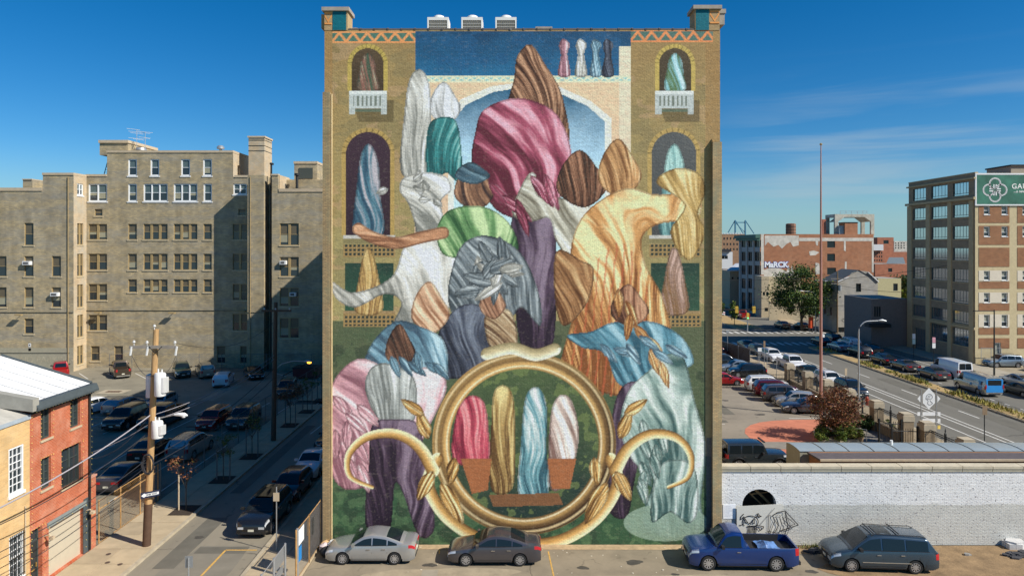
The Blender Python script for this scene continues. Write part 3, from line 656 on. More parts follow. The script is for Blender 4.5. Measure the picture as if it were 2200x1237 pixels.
# sprays of plain leaves and small pennants add finer painting between the cloths
rl = np.random.RandomState(21)
def leaf1(cx, cy, L_, w, a, cols, seed):
    c, s = math.cos(R(a)), math.sin(R(a)); P = [(0, 0), (L_*.3, -w), (L_*.7, -w*.8), (L_, 0), (L_*.7, w*.8), (L_*.3, w)]
    folds(mpoly([(cx+x*c-y*s, cy+x*s+y*c) for x, y in P]), *cols, a, .3, seed); m_, _ = mline([(cx, cy), (cx+L_*c, cy+L_*s)], 1.6, False); put_c(m_, cols[0], .7)
for k in range(16): leaf1(1062+rl.randn()*26, 588+rl.randn()*22, 48+rl.rand()*26, 9+rl.rand()*7, k*23+rl.rand()*14, GRY if k % 3 else WHT, 200+k)
for k in range(9): leaf1(890+rl.randn()*20, 402+rl.randn()*10, 26, 8, k*40, WHT, 230+k)
for k in range(7): leaf1(1330+k*14+rl.randn()*5, 620+k*26, 60, 10, 62+rl.randn()*14, ORG, 250+k)
for k in range(8): leaf1(1400+rl.randn()*24, 900+k*18, 58, 11, 60+rl.rand()*60, SEA, 270+k)
for k in range(9): leaf1(760+rl.randn()*22, 850+k*18, 66, 12, 40+rl.rand()*60, PNK, 290+k)
for k in range(6): leaf1(840+k*18, 770+rl.randn()*14, 50, 9, 30+rl.rand()*50, BLU, 310+k)
for k in range(6): leaf1(1290+k*28, 740+rl.randn()*16, 54, 9, 10+rl.rand()*50, BLU, 330+k)
for k in range(5): leaf1(1050+k*30, 380+rl.randn()*24, 84, 11, 70+rl.randn()*20, MAR, 350+k)
for k, (cx, cs) in enumerate(((1212, PNK), (1248, WHT), (1280, BLU), (1306, SLT))): folds(mpoly([(cx-3, 84), (cx+12, 96), (cx+7, 118), (cx+13, 162), (cx-13, 162), (cx-7, 120), (cx-11, 98)]), *cs, 86, .3, 370+k)
# ring, plain scene inside, ribbons
RX, RY = 1126, 952
ring = mell(RX, RY, 197, 196, 0, .012); put_c(ring, (112, 84, 44))
th = np.arctan2(gy-RY, gx-RX); rr_ = np.hypot(gx-RX, (gy-RY))
sh_ = np.clip((np.sin((rr_-158)/39*math.pi*2.2-.6)+np.cos(th+2.3)*.7)*.4+.5, 0, 1)[..., None]
put_c(ring, lin((58, 38, 18))*(1-sh_)+lin((206, 160, 82))*sh_); put_c(np.clip(1-np.abs(rr_-178)/7, 0, 1), (84, 58, 30), .75)
put_c(np.clip(1-np.abs(rr_-189)/4, 0, 1), (240, 212, 150), .7); put_c(np.clip(1-np.abs(rr_-166)/3, 0, 1), (246, 226, 178), .8)
inn = mell(RX, RY, 160, 160, 0, .012); gradv(inn, (74, 92, 54), (34, 54, 46), 800, 1100, .6, 17); put_c(inn*(vnoise(20, 20, 18) > .57), (112, 128, 66), .5)
folds(mpoly([(975, 990), (980, 890), (1006, 850), (1040, 864), (1050, 930), (1046, 990)])*inn, (122, 26, 50), (194, 64, 84), (232, 140, 140), 80, .12, 64)
folds(mpoly([(1054, 1046), (1056, 900), (1062, 840), (1086, 828), (1104, 860), (1106, 960), (1100, 1050)])*inn, (96, 66, 30), (172, 138, 72), (218, 196, 124), 86, .14, 65)
folds(mpoly([(1116, 1070), (1120, 940), (1130, 850), (1156, 832), (1174, 870), (1174, 960), (1176, 1066)])*inn, (40, 84, 96), (104, 160, 166), (222, 224, 214), 88, .12, 66)
folds(mpoly([(1180, 1040), (1182, 900), (1200, 850), (1228, 860), (1244, 930), (1232, 1000), (1210, 1046)])*inn, (128, 96, 84), (206, 184, 168), (238, 232, 220), 80, .12, 67)
put_c(mpoly([(990, 985), (1056, 985), (1048, 1052), (1014, 1060)], False)*inn, (158, 92, 44)); put_c(mpoly([(1176, 985), (1238, 985), (1224, 1050), (1186, 1050)], False)*inn, (158, 92, 44))
put_c(mpoly([(1050, 1062), (1200, 1058), (1210, 1084), (1060, 1088)], False)*inn, (122, 80, 44))
def ribbon(pts, w, c0=(96, 62, 22), c1=(206, 156, 72), c2=(248, 226, 168), taper=False):
    m, D = mline(pts, w, True, taper); f = np.clip(.55-D*.55, 0, 1)[..., None]
    c = np.where(f < .5, lin(c0)*(1-f*2)+lin(c1)*f*2, lin(c1)*(2-f*2)+lin(c2)*(f*2-1)); put_c(m, c)
ribbon([(940, 985), (920, 1040), (960, 1110), (1040, 1160), (1126, 1170), (1210, 1158), (1284, 1110), (1326, 1040), (1312, 985)], 13)
ribbon([(930, 1010), (900, 960), (850, 932), (790, 938), (750, 975), (752, 1022), (800, 1046)], 14, taper=True)
ribbon([(1322, 1010), (1352, 960), (1400, 932), (1454, 940), (1484, 978), (1478, 1024), (1436, 1046)], 14, taper=True)
ribbon([(1046, 760), (1100, 748), (1150, 762), (1192, 750)], 13, (128, 112, 72), (196, 178, 128), (238, 228, 190))
GLD = ((96, 62, 22), (204, 152, 66), (246, 220, 156))
for s_ in (-1, 1):
    for (dx, dy, L_, w, a) in ((-196, 60, 70, 15, 118), (-206, -10, 66, 14, 250), (-178, 84, 100, 17, 62), (-150, 30, 60, 13, 98), (-215, -60, 60, 12, 215)):
        leaf1(1126+(dx if s_ < 0 else -dx), 952+dy, L_, w, a if s_ < 0 else 180-a, GLD, 400+int(abs(dx)))
# worn paint and bare patches at the edges
put_c((vnoise(5, 3, 70, 2) > .72), (196, 184, 150), .05); put_c((vnoise(6, 3, 71, 2) > .74), (60, 56, 44), .14)
put_c(rectm(1517, 1547, 940, 1171), (78, 78, 84), .8); put_c(rectm(697, 712, 1000, 1171), (74, 66, 52), .7)
CV *= (.88+.24*vnoise(9, 4, 75, 3))[..., None]
LUM = 1.42
lum_ = CV.mean(-1, keepdims=True); CV = CV*.86+lum_*.14
CV = np.clip(CV*LUM, 0, .93)
b = MB()
xs_ = [XY(v, YW) for v in np.linspace(x0p, x1p, nx)]; zs_ = [ZY(v, YW) for v in np.linspace(y0p, y1p, ny)]
me = bpy.data.meshes.new('painted_wall')
vx = np.zeros((ny, nx, 3), np.float32); vx[..., 0] = np.array(xs_)[None, :]-XL; vx[..., 2] = np.array(zs_)[:, None]; vx[..., 2][-1] = 0
idx = np.arange(nx*ny).reshape(ny, nx)
q = np.stack([idx[1:, :-1], idx[1:, 1:], idx[:-1, 1:], idx[:-1, :-1]], -1).reshape(-1, 4)
me.vertices.add(nx*ny); me.vertices.foreach_set('co', vx.reshape(-1)); me.loops.add(q.size); me.loops.foreach_set('vertex_index', q.reshape(-1).astype(np.int32))
me.polygons.add(len(q)); me.polygons.foreach_set('loop_start', np.arange(0, q.size, 4, dtype=np.int32)); me.update(); me.validate()
ca = me.color_attributes.new('paint', 'FLOAT_COLOR', 'POINT'); cc = np.ones((nx*ny, 4), np.float32); cc[:, :3] = CV.reshape(-1, 3); ca.data.foreach_set('color', cc.reshape(-1))
def paint_mat(name='wall_paint', attr='paint', flat=None):
    m = bpy.data.materials.new(name); m.use_nodes = True; t = m.node_tree; n = t.nodes; l = t.links; p = n['Principled BSDF']; p.inputs['Roughness'].default_value = .7; p.inputs['Specular IOR Level'].default_value = .3
    bt, cb, ge = brick_nodes(n, l, (1.07, 1.06, 1.04), (.93, .94, .95), (.80, .79, .77), .21, .072, .010)
    if flat is None: at = n.new('ShaderNodeAttribute'); at.attribute_name = attr; src = at.outputs['Color']
    else: rg = n.new('ShaderNodeRGB'); rg.outputs[0].default_value = (*flat, 1); src = rg.outputs[0]
    zz = n.new('ShaderNodeTexNoise'); zz.inputs['Scale'].default_value = 9; zz.inputs['Detail'].default_value = 6; l.new(ge.outputs['Position'], zz.inputs['Vector'])
    rr = n.new('ShaderNodeMapRange'); l.new(zz.outputs['Fac'], rr.inputs[0]); rr.inputs[1].default_value = .3; rr.inputs[2].default_value = .7; rr.inputs[3].default_value = .9; rr.inputs[4].default_value = 1.09
    m1 = n.new('ShaderNodeMix'); m1.data_type = 'RGBA'; m1.blend_type = 'MULTIPLY'; m1.inputs[0].default_value = 1; l.new(src, m1.inputs[6]); l.new(bt.outputs['Color'], m1.inputs[7])
    m2 = n.new('ShaderNodeMix'); m2.data_type = 'RGBA'; m2.blend_type = 'MULTIPLY'; m2.inputs[0].default_value = 1; l.new(m1.outputs[2], m2.inputs[6]); l.new(rr.outputs[0], m2.inputs[7]); l.new(m2.outputs[2], p.inputs['Base Color'])
    bp = n.new('ShaderNodeBump'); bp.invert = True; bp.inputs['Strength'].default_value = .55; bp.inputs['Distance'].default_value = .01; l.new(bt.outputs['Fac'], bp.inputs['Height'])
    bp2 = n.new('ShaderNodeBump'); bp2.inputs['Strength'].default_value = .5; bp2.inputs['Distance'].default_value = .03; l.new(zz.outputs['Fac'], bp2.inputs['Height']); l.new(bp.outputs[0], bp2.inputs['Normal']); l.new(bp2.outputs[0], p.inputs['Normal'])
    return m
M_paint = paint_mat(); me.materials.append(M_paint)
pw = put(me, 'painted_wall', tall); pw['label'] = 'front brick wall painted with invented hanging cloths, arches and a big ring'
# building body behind
b = MB(); b.box(XL, XR, YW+.003, YW+47, 0, ZT-.25, 0); b.build('side_wall', Mb_side, tall)
b = MB(); b.box(XL, XL+.35, YW+.4, YW+47, ZT-.25, ZT+.75); b.build('parapet', Mb_side, tall)
b = MB(); b.box(XR-.35, XR, YW+.4, YW+47, ZT-.25, ZT+.5); b.build('parapet', Mb_side, tall)
# coping tiles along the roof edge (clay, with collars)
M_tile = mat('dark_clay_tile', (.10, .085, .075), .6, var=.2, scale=5)
xc = XY(748, YW); k = 0
tile = MB(); Lt = .74; tile.tube([(0, 0, 0), (Lt-.06, 0, 0)], .07, 8); tile.tube([(Lt-.1, 0, 0), (Lt-.02, 0, 0)], .095, 8); tile_me = tile.mesh('coping_tile', M_tile)
while xc < XY(1488, YW):
    put(tile_me, 'coping_tile', tall, Matrix.Translation((xc-XL, .06, ZT+.04+random.uniform(-.01, .01)))); xc += Lt
# corner turrets of the parapet
M_teal = paint_mat('teal_paint', flat=tuple(lin((0, 92, 104))*1.4)); M_och = brickmat('ochre_brick', (.50, .31, .14), (.40, .25, .12), (.4, .3, .17), bump=.5, big=(.5, .40, .2), bigamt=.4)
M_cap = mat('stone_cap', (.36, .31, .25), .85, var=.15)
def turret(xa, xb, xt0, xt1, ztop):
    b = MB(); b.box(xa, xb, YW-.02, YW+1.1, ZT-.02, ztop-.2, 0); b.build('turret', M_och, tall)
    b = MB(); b.box(xt0, xt1, YW-.035, YW-.022, ZT-.01, ztop-.21, 0); b.build('turret_face', M_teal, tall)
    b = MB(); b.box(xa-.12, xb+.1, YW-.14, YW+1.2, ztop-.2, ztop, 0); b.build('cap_stone', M_cap, tall)
turret(XL+.0, XY(747, YW), XY(715, YW), XY(744, YW), ZY(17, YW)); turret(XY(1493, YW), XR-.03, XY(1495, YW), XY(1523, YW), ZY(13, YW))
M_orange = mat('orange_paint', (.80, .32, .08), .7, var=.15)
b = MB()
def zz_strip(b, x0, x1, z0, z1, n, yy, w=.07):
    for k in range(n):
        xa = x0+(x1-x0)*k/n; xb = x0+(x1-x0)*(k+1)/n; za, zb = (z0, z1) if k % 2 else (z1, z0)
        b.face([(xa, yy, za-w), (xb, yy, zb-w), (xb, yy, zb+w), (xa, yy, za+w)])
    b.box(x0, x1, yy-.02, yy+.01, z0-.16, z0-.08); b.box(x0, x1, yy-.02, yy+.01, z1+.08, z1+.16)
zz_strip(b, XL+.02, XY(713, YW), ZY(47, YW), ZY(34, YW), 2, YW-.03); zz_strip(b, XY(1525, YW), XR-.05, ZY(45, YW), ZY(30, YW), 2, YW-.03)
b.build('zigzag_band', M_orange, tall)
b = MB(); b.box(XR-.03, XR+.28, YW+.1, YW+1.0, ZY(52, YW), ZY(28, YW)); b.box(XR-.05, XR+.34, YW+.05, YW+1.1, ZY(28, YW), ZY(19, YW)); b.build('corner_corbel', M_cap, tall)
b = MB(); b.box(XL-.2, XL-.001, YW+.1, YW+1.0, ZY(60, YW), ZY(30, YW)); b.build('corner_corbel', M_och, tall)
# projecting brick piers on both edges of the wall
b = MB(); b.box(XY(1529, YW), XR+.04, YW-.2, YW-.003, 0, ZY(306, YW)); b.face([(XY(1529, YW), YW-.003, ZY(306, YW)), (XY(1529, YW), YW-.2, ZY(306, YW)), (XY(1529, YW), YW-.003, ZY(298, YW))])
b.build('pier', brickmat('pier_brick', (.56, .38, .18), (.38, .27, .14), (.26, .20, .12), big=(.28, .28, .18), bigamt=.8, bigscale=1.2, stretch=(1, 1, .4)), tall)
b = MB(); b.box(XL-.04, XY(711, YW), YW-.22, YW-.003, 0, ZY(200, YW)); b.build('pier', brickmat('pier_brick_left', (.46, .31, .15), (.30, .21, .11), (.22, .17, .10), big=(.26, .25, .15), bigamt=.8, bigscale=1.2, stretch=(1, 1, .4)), tall)
b = MB(); b.tube([(XY(713.5, YW), YW-.09, 0.3), (XY(713.5, YW), YW-.09, ZY(203, YW))], .045, 8); b.build('downpipe', mat('tan_sunlit_edge', (.55, .42, .22), .6), tall)  # pale tube added as the left pier's sunlit right side; no pipe there
# rooftop units
M_acw = mat('unit_casing', (.78, .76, .70), .5, var=.05); M_grill = mat('unit_coil', (.09, .085, .06), .6, var=.2, scale=12)
def ac_unit(px, label, w=46/S0, y=YW+1.6, base=ZT):
    t = thing('rooftop_air_conditioner', label, 'air conditioner', (XY(px, y), y, base-.25), group='large air conditioners along the roof edge')
    h = ZY(42, y)-base+.25+.1; 
    w = 1.2; mb = MB(); mb.box(-w/2, w/2, -.02, 1.1, .12, h, 0); mb.box(-w/2+.05, w/2-.05, .06, 1.04, 0, .12, 1)
    fr = .09
    for (xa, xb, za, zb) in ((-w/2, w/2, h-.17, h), (-w/2, w/2, .12, .2), (-w/2, -w/2+fr, .2, h-.17), (w/2-fr, w/2, .2, h-.17)): mb.box(xa, xb, -.06, -.021, za, zb, 0)
    put(mb.mesh('casing', [M_acw, M_black]), 'casing', t)
    g_ = MB(); g_.box(-w/2+fr, w/2-fr, -.03, -.0215, .2, h-.17, 0); put(g_.mesh('coil', M_grill), 'coil', t)
    g_ = MB()
    for k in range(1, 9): xx = -w/2+fr+(w-2*fr)*k/9; g_.box(xx-.007, xx+.007, -.05, -.031, .2, h-.17)
    for k in range(1, 6): zz = .2+(h-.37)*k/6; g_.box(-w/2+fr, w/2-fr, -.046, -.033, zz-.007, zz+.007)
    put(g_.mesh('grille', M_acw), 'grille', t)
    g_ = MB(); g_.lathe([(.4, h), (.4, h+.08), (.34, h+.1), (.3, h+.2), (.2, h+.25), (0, h+.26)], 0, .5, 20); put(g_.mesh('fan_cowl', M_acw, smooth=40), 'fan_cowl', t)
    return t
ac_unit(941, 'white rooftop air conditioner, nearest the small vent on its left')
ac_unit(1014, 'white rooftop air conditioner in the middle of the three units')
ac_unit(1087, 'white rooftop air conditioner nearest the short brick chimney')
t = thing('roof_vent', 'low white round vent peeking over the roof edge beside the air conditioners', 'vent', (XY(908, YW+2.6), YW+2.6, ZT-.25))
b = MB(); b.lathe([(.42, 0), (.42, .42), (.3, .5), (.25, .62), (0, .66)], 0, 0, 16); put(b.mesh('vent_body', M_acw, smooth=40), 'vent_body', t)
b = MB(); b.box(-.9, -.1, -.5, .3, .3, .36); put(b.mesh('vent_hood', M_acw), 'vent_hood', t)
t = thing('roof_ventilator', 'grey metal half-round ventilator behind the left corner turret', 'vent', (XY(766, YW+1.4), YW+1.4, ZT-.25))
b = MB(); A = [(-.42*math.cos(R(180*k/12)), .2+.42*math.sin(R(180*k/12))) for k in range(13)]
A = [(-.42, 0)]+[(x, z+.1) for x, z in A]+[(.42, 0)]
for (xa, za), (xb, zb) in zip(A, A[1:]): b.face([(xa, -.35, za), (xb, -.35, zb), (xb, .4, zb), (xa, .4, za)][::-1])
b.face([(x, -.35, z) for x, z in A]); b.face([(x, .4, z) for x, z in A][::-1]); put(b.mesh('hood', M_steel), 'hood', t)
t = thing('brick_chimney', 'short square brick chimney with a stone cap on the tall building roof', 'chimney', (XY(1168, YW+1.3), YW+1.3, ZT-.25))
b = MB(); b.box(-.43, .43, -.3, .4, 0, .58); put(b.mesh('shaft', Mb_side), 'shaft', t); b = MB(); b.box(-.47, .47, -.35, .45, .58, .74); put(b.mesh('cap', M_cap), 'cap', t)

# ------------------------------------------------------------------ white painted brick wall on the right
ww = thing('white_brick_wall', 'long low white painted brick wall right of the tall building', 'wall', (XR, YW+.05, 0))
F = Face(XR+.005, YW+.05, 0); ax, aw = XY(1632, YW)-XR, .93; za, zs2 = 2.18, 3.04
M_ww = brickmat('white_painted_brick', (.87, .87, .85), (.80, .80, .79), (.62, .62, .60), .23, .078, big=(.70, .70, .69), bigamt=.5, bigscale=.8, bump=.8, dirt=.06, rough=.7)
tt = M_ww.node_tree; nn = tt.nodes; ll = tt.links; pb = nn['Principled BSDF']; src = pb.inputs['Base Color'].links[0].from_socket
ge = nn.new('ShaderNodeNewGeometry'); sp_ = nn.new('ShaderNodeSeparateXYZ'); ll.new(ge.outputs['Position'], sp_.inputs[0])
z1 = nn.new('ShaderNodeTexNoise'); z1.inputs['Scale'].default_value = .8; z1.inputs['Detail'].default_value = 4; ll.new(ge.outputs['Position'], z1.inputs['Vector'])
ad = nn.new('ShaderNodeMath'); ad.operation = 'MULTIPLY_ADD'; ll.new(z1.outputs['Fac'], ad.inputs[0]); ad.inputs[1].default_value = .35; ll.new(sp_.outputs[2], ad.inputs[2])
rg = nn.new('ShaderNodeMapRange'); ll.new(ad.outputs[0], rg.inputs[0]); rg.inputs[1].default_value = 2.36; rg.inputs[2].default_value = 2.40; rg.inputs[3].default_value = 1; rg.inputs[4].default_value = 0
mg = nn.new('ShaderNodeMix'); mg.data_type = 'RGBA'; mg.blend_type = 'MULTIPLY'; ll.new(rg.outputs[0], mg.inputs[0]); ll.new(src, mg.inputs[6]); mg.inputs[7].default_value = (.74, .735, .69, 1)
vz = nn.new('ShaderNodeTexNoise'); vz.inputs['Scale'].default_value = 9; vz.inputs['Detail'].default_value = 3; mpv = nn.new('ShaderNodeMapping'); mpv.inputs['Scale'].default_value = (1, 1, 1.9); ll.new(ge.outputs['Position'], mpv.inputs[0]); ll.new(mpv.outputs[0], vz.inputs['Vector'])
rv = nn.new('ShaderNodeMapRange'); ll.new(vz.outputs['Fac'], rv.inputs[0]); rv.inputs[1].default_value = .625; rv.inputs[2].default_value = .66
mv = nn.new('ShaderNodeMix'); mv.data_type = 'RGBA'; ll.new(rv.outputs[0], mv.inputs[0]); ll.new(mg.outputs[2], mv.inputs[6]); mv.inputs[7].default_value = (.22, .21, .22, 1); ll.new(mv.outputs[2], pb.inputs['Base Color'])
zb = nn.new('ShaderNodeTexNoise'); zb.inputs['Scale'].default_value = 7; zb.inputs['Detail'].default_value = 5; ll.new(mpv.outputs[0], zb.inputs['Vector'])
oldn = pb.inputs['Normal'].links[0].from_socket; bq = nn.new('ShaderNodeBump'); bq.inputs['Strength'].default_value = .35; bq.inputs['Distance'].default_value = .05; ll.new(zb.outputs['Fac'], bq.inputs['Height']); ll.new(oldn, bq.inputs['Normal']); ll.new(bq.outputs[0], pb.inputs['Normal'])
b = MB(); WLEN = 32; ZWT = ZY(1001, YW)
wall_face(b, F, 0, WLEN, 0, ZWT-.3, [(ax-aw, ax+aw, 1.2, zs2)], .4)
for k in range(14):      # spandrels turn the opening into an arch
    t0, t1 = R(180*k/14), R(180*(k+1)/14); h = zs2-za
    xa, xb = ax-aw*math.cos(t0), ax-aw*math.cos(t1); zA, zB = za+h*math.sin(t0), za+h*math.sin(t1)
    b.face([F.p(xa, 0, zA), F.p(xb, 0, zB), F.p(xb, 0, zs2), F.p(xa, 0, zs2)]); b.face([F.p(xa, 0, zA), F.p(xa, -.35, zA), F.p(xb, -.35, zB), F.p(xb, 0, zB)])
b.face([(XR, YW+.45, 0), (XR, YW+.45, ZWT-.3), (XR+WLEN, YW+.45, ZWT-.3), (XR+WLEN, YW+.45, 0)]) if 0 else None
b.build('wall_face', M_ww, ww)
b = MB(); b.box(XR+ax-aw-.05, XR+ax+aw+.05, YW+.46, YW+2.2, 1.0, zs2+.1); b.f = b.f[1:]; b.m = b.m[1:]
rc = MB(); X0_, X1_ = XR+ax-aw-.05, XR+ax+aw+.05
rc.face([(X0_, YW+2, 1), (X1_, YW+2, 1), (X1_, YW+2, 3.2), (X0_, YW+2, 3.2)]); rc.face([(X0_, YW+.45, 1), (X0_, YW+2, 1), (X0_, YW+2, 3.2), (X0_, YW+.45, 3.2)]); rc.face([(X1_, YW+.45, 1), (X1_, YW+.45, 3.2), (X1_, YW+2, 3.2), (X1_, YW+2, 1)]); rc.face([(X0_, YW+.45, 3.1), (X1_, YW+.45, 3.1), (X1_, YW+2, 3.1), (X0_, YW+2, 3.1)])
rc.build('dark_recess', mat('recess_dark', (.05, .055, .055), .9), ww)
for (p0, p1, r_) in (((X0_+.25, 3.0), (X1_-.55, 1.9), .05), ((X0_+.65, 3.1), (X1_-.1, 1.95), .09), ((X0_+.75, 2.5), (X1_, 2.6), .035)):
    b = MB(); b.tube([(p0[0], YW+.8, p0[1]), (p1[0], YW+.9, p1[1])], r_, 4); b.build('timber', mat('old_timber', (.35, .22, .10), .9), ww)
# coping stones
rnd = random.Random(4); x = XR+.02; cpm = {}
M_cop = mat('coping_stone', (.52, .46, .34), .85, var=.14, scale=2.2); M_cop2 = mat('coping_stone_greyer', (.44, .41, .33), .85, var=.14, scale=2.2)
b = MB(); b.box(XR, XR+WLEN, YW+.06, YW+.44, ZWT-.3, ZWT-.14); b.build('wall_top', M_cop2, ww)
while x < XR+WLEN:
    q = MB(); q.box(x, x+1.62, YW-.03, YW+.55, ZWT-.15, ZWT+rnd.uniform(-.006, .006)); q.box(x, x+1.62, YW+.0, YW+.049, ZWT-.31, ZWT-.151, 1); q.build('coping_stone', [M_cop, mat('coping_underside', (.40, .37, .28), .9)], ww); x += 1.65
# board with marker drawings leaning over the opening
bd = thing('graffiti_board', 'pale plywood board with black marker drawings leaning on the white wall', 'board', (XY(1632, YW), YW-.1, 0))
b = MB(); bx0, bx1 = XY(1582, YW), XY(1681, YW)
b.slab([(bx0, YW-.07), (bx1, YW-.02), (bx1, YW+.0), (bx0, YW-.05)], .6, ZY(1086, YW)); b.v = [(x, y, z+.11*(x-bx0)/2.5 if z > 1 else z) for x, y, z in b.v]
b.build('panel', mat('board_paint', (.62, .60, .53), .75, var=.06, scale=1.5), bd)
M_ink = mat('black_marker', (.02, .02, .025), .6, var=0)
ik = MB()
def ink(pts, w=.045, yy=YW-.085, conv=None):
    P = [(XY(1570+(x/1649)*160, YW), ZY(1040+(y/1237)*120, YW)) for x, y in pts]
    for (x0, z0), (x1, z1) in zip(P, P[1:]):
        L = math.hypot(x1-x0, z1-z0)+1e-6; nx_, nz_ = -(z1-z0)/L*w/2, (x1-x0)/L*w/2; ex, ez = (x1-x0)/L*w*.3, (z1-z0)/L*w*.3
        ik.face([(x0-nx_-ex, yy, z0-nz_-ez), (x1-nx_+ex, yy, z1-nz_+ez), (x1+nx_+ex, yy, z1+nz_+ez), (x0+nx_-ex, yy, z0+nz_-ez)])
def arcp(cx, cy, rx, ry, a0, a1, n=14): return [(cx+rx*math.cos(R(a0+(a1-a0)*k/n)), cy+ry*math.sin(R(a0+(a1-a0)*k/n))) for k in range(n+1)]
ink(arcp(425, 810, 170, 130, 160, 380)); ink([(260, 855), (285, 900)]); ink([(585, 860), (560, 900)])
ink([(305, 745), (300, 820), (370, 840), (305, 745)]); ink([(505, 745), (440, 830), (510, 850), (505, 745)]); ink([(385, 860), (405, 840), (425, 870)])
ink([(275, 640), (215, 700), (205, 760), (250, 740), (275, 700), (290, 715)]); ink([(540, 700), (600, 690), (570, 640), (600, 630), (625, 680), (665, 690), (600, 710)])
ink([(180, 890), (215, 890), (265, 860)]); ink([(570, 890), (620, 900), (715, 920), (700, 960), (640, 1000), (610, 950), (560, 940)])
for x in (370, 400, 430, 460, 490, 520, 545): ink([(x, 900), (x+8, 980), (x-6, 1080)], .045)
ink([(350, 920), (400, 910), (470, 905), (545, 900)], .04)
ink([(960, 510), (630, 890)], .018); ink([(820, 680), (820, 1000)], .025); ink([(860, 680), (850, 1080)], .025); ink([(820, 680), (870, 670)], .025)
ink([(910, 685), (1010, 610), (1185, 570), (1480, 880), (1290, 950), (1080, 1010)]); ink([(910, 685), (1040, 900), (930, 1090)], .035); ink([(1190, 590), (1300, 880), (1230, 1100)], .03)
ink([(960, 790), (880, 1000), (860, 1080), (800, 1015), (1090, 1080)], .03); ink([(1240, 720), (1410, 860), (1290, 910)], .028); ink([(1190, 600), (1250, 900), (1180, 1090)])
for x in (970, 1050, 1120, 1180): ink([(x, 720), (x+20, 700), (x+80, 890)], .022); ink([(x+20, 720), (x+60, 860)], .02)
for x in (980, 1060): ink([(x, 660), (x+30, 690), (x+60, 650)], .02)
for x in (1080, 1140, 1010): ink([(x+20, 900), (x-40, 1080)], .025)
ik.build('marker_drawing', M_ink, bd)
nb = thing('paper_notice', 'white paper notice stuck on the white wall left of the board', 'notice', (XY(1567, YW), YW, 0))
b = MB(); b.box(XY(1554, YW), XY(1581, YW), YW+.028, YW+.042, ZY(1114, YW), ZY(1083, YW)); b.build('sheet', mat('paper', (.86, .87, .88), .8, var=.02), nb)
b = MB(); rnd = random.Random(3)
for k in range(9):
    z = ZY(1087+k*2.6, YW); b.box(XY(1556, YW), XY(1556+rnd.uniform(12, 22), YW), YW+.022, YW+.0275, z-.012, z)
b.build('printed_line', mat('faint_print', (.5, .5, .52), .8, var=0), nb)
# plants and rubble at the wall foot
M_rub = mat('broken_tar', (.05, .05, .055), .9, var=.3); M_tuft = mat('wall_foot_grass', (.16, .17, .05), .9, var=.3)
def rubble(name, label, cx, cy, n, sz, m, spread, seed, cat='rubble'):
    rnd = random.Random(seed); b = MB()
    for k in range(n):
        x = cx+rnd.gauss(0, spread); y = min(cy+rnd.gauss(0, spread*.35), YW-.3); s = sz*rnd.uniform(.4, 1.2); a = rnd.uniform(0, 6)
        P = [(x+s*math.cos(a+t)*rnd.uniform(.6, 1), y+s*.7*math.sin(a+t)*rnd.uniform(.6, 1)) for t in (0, 1.3, 2.6, 3.7, 5)]
        h = s*rnd.uniform(.25, .6); b.slab(P, 0, h)
    o = b.build(name, m); tag(o, label, cat); return o
rubble('rubble_heap', 'small black heap of broken tar at the foot of the white wall', XY(1755, 36.3), 36.45, 26, .28, M_rub, .28, 1)
rubble('rubble_heap', 'scatter of dark slabs on the earth at the right edge', XY(2190, 35.9), 35.9, 18, .35, M_rub, .4, 2)
rubble('flat_stone', 'flat grey slab lying on the earth right of the minivan', XY(2080, 36), 36.0, 2, .4, mat('grey_slab', (.25, .24, .22), .9), .08, 9, 'stone')
rub2 = rubble('litter', 'loose pebbles and bits of litter scattered along the painted wall foot', 2.5, 36.8, 90, .06, mat('pale_litter', (.6, .54, .42), .8, var=.3), 6.0, 5, 'litter'); rub2['kind'] = 'stuff'
del rub2['category']
wt = MB(); rnd = random.Random(8)
for k in range(500):
    x = XY(1790, 36.8)+rnd.gauss(0, .8); y = 36.95+rnd.uniform(-.25, .15); h = rnd.uniform(.08, .3); a = rnd.uniform(0, 3)
    wt.face([(x-.03*math.cos(a), y-.03*math.sin(a), 0), (x+.03*math.cos(a), y+.03*math.sin(a), 0), (x+rnd.gauss(0, .06), y+rnd.gauss(0, .06), h)])
wt.build('grass_tufts', M_tuft)['kind'] = 'stuff'

M_pt1 = mat('dark_repair_patch', (.13, .12, .095), .9, var=.15, scale=.9, bump=.3, bscale=25); M_pt2 = mat('pale_repair_patch', (.29, .255, .19), .9, var=.15, scale=.9, bump=.3, bscale=25)
for (x0, x1, y0, y1, m_) in ((-18.2, -17.1, 34.5, 41.0, M_pt1), (-16.9, -14.2, 36.2, 37.0, M_pt1), (-18.6, -17.8, 45, 62, M_pt1), (1.5, 5.2, 32.2, 33.1, M_pt1), (-4.5, -3.7, 30.5, 34.4, M_pt2), (14.5, 20.0, 63.0, 63.9, M_pt1), (20.5, 21.6, 66, 76, M_pt1), (44.8, 46.4, 60, 84, M_pt1), (-44, -36, 73.2, 74.4, M_pt1), (-33, -31.5, 72, 80, M_pt2), (54.0, 55.2, 92, 104, M_pt1)):
    decal('asphalt_patch', rect(x0, x1, y0, y1), m_, .0085)
M_oil = mat('oil_stain', (.07, .062, .05), .7, var=.3, scale=3)
for i, (x, y, r_) in enumerate(((-4.2, 34.9, .35), (3.6, 34.6, .3), (6.3, 35.2, .45), (8.1, 33.9, .2), (15.0, 34.2, .3), (-28.9, 61.5, .5), (-29.6, 50, .5), (24, 66, .5), (22.5, 72, .4), (-17.5, 38.2, .3), (42.6, 70, .4), (46, 78, .5))): blob('oil_stain', x, y, r_, r_*.6, .0125, M_oil, 16, 60+i)
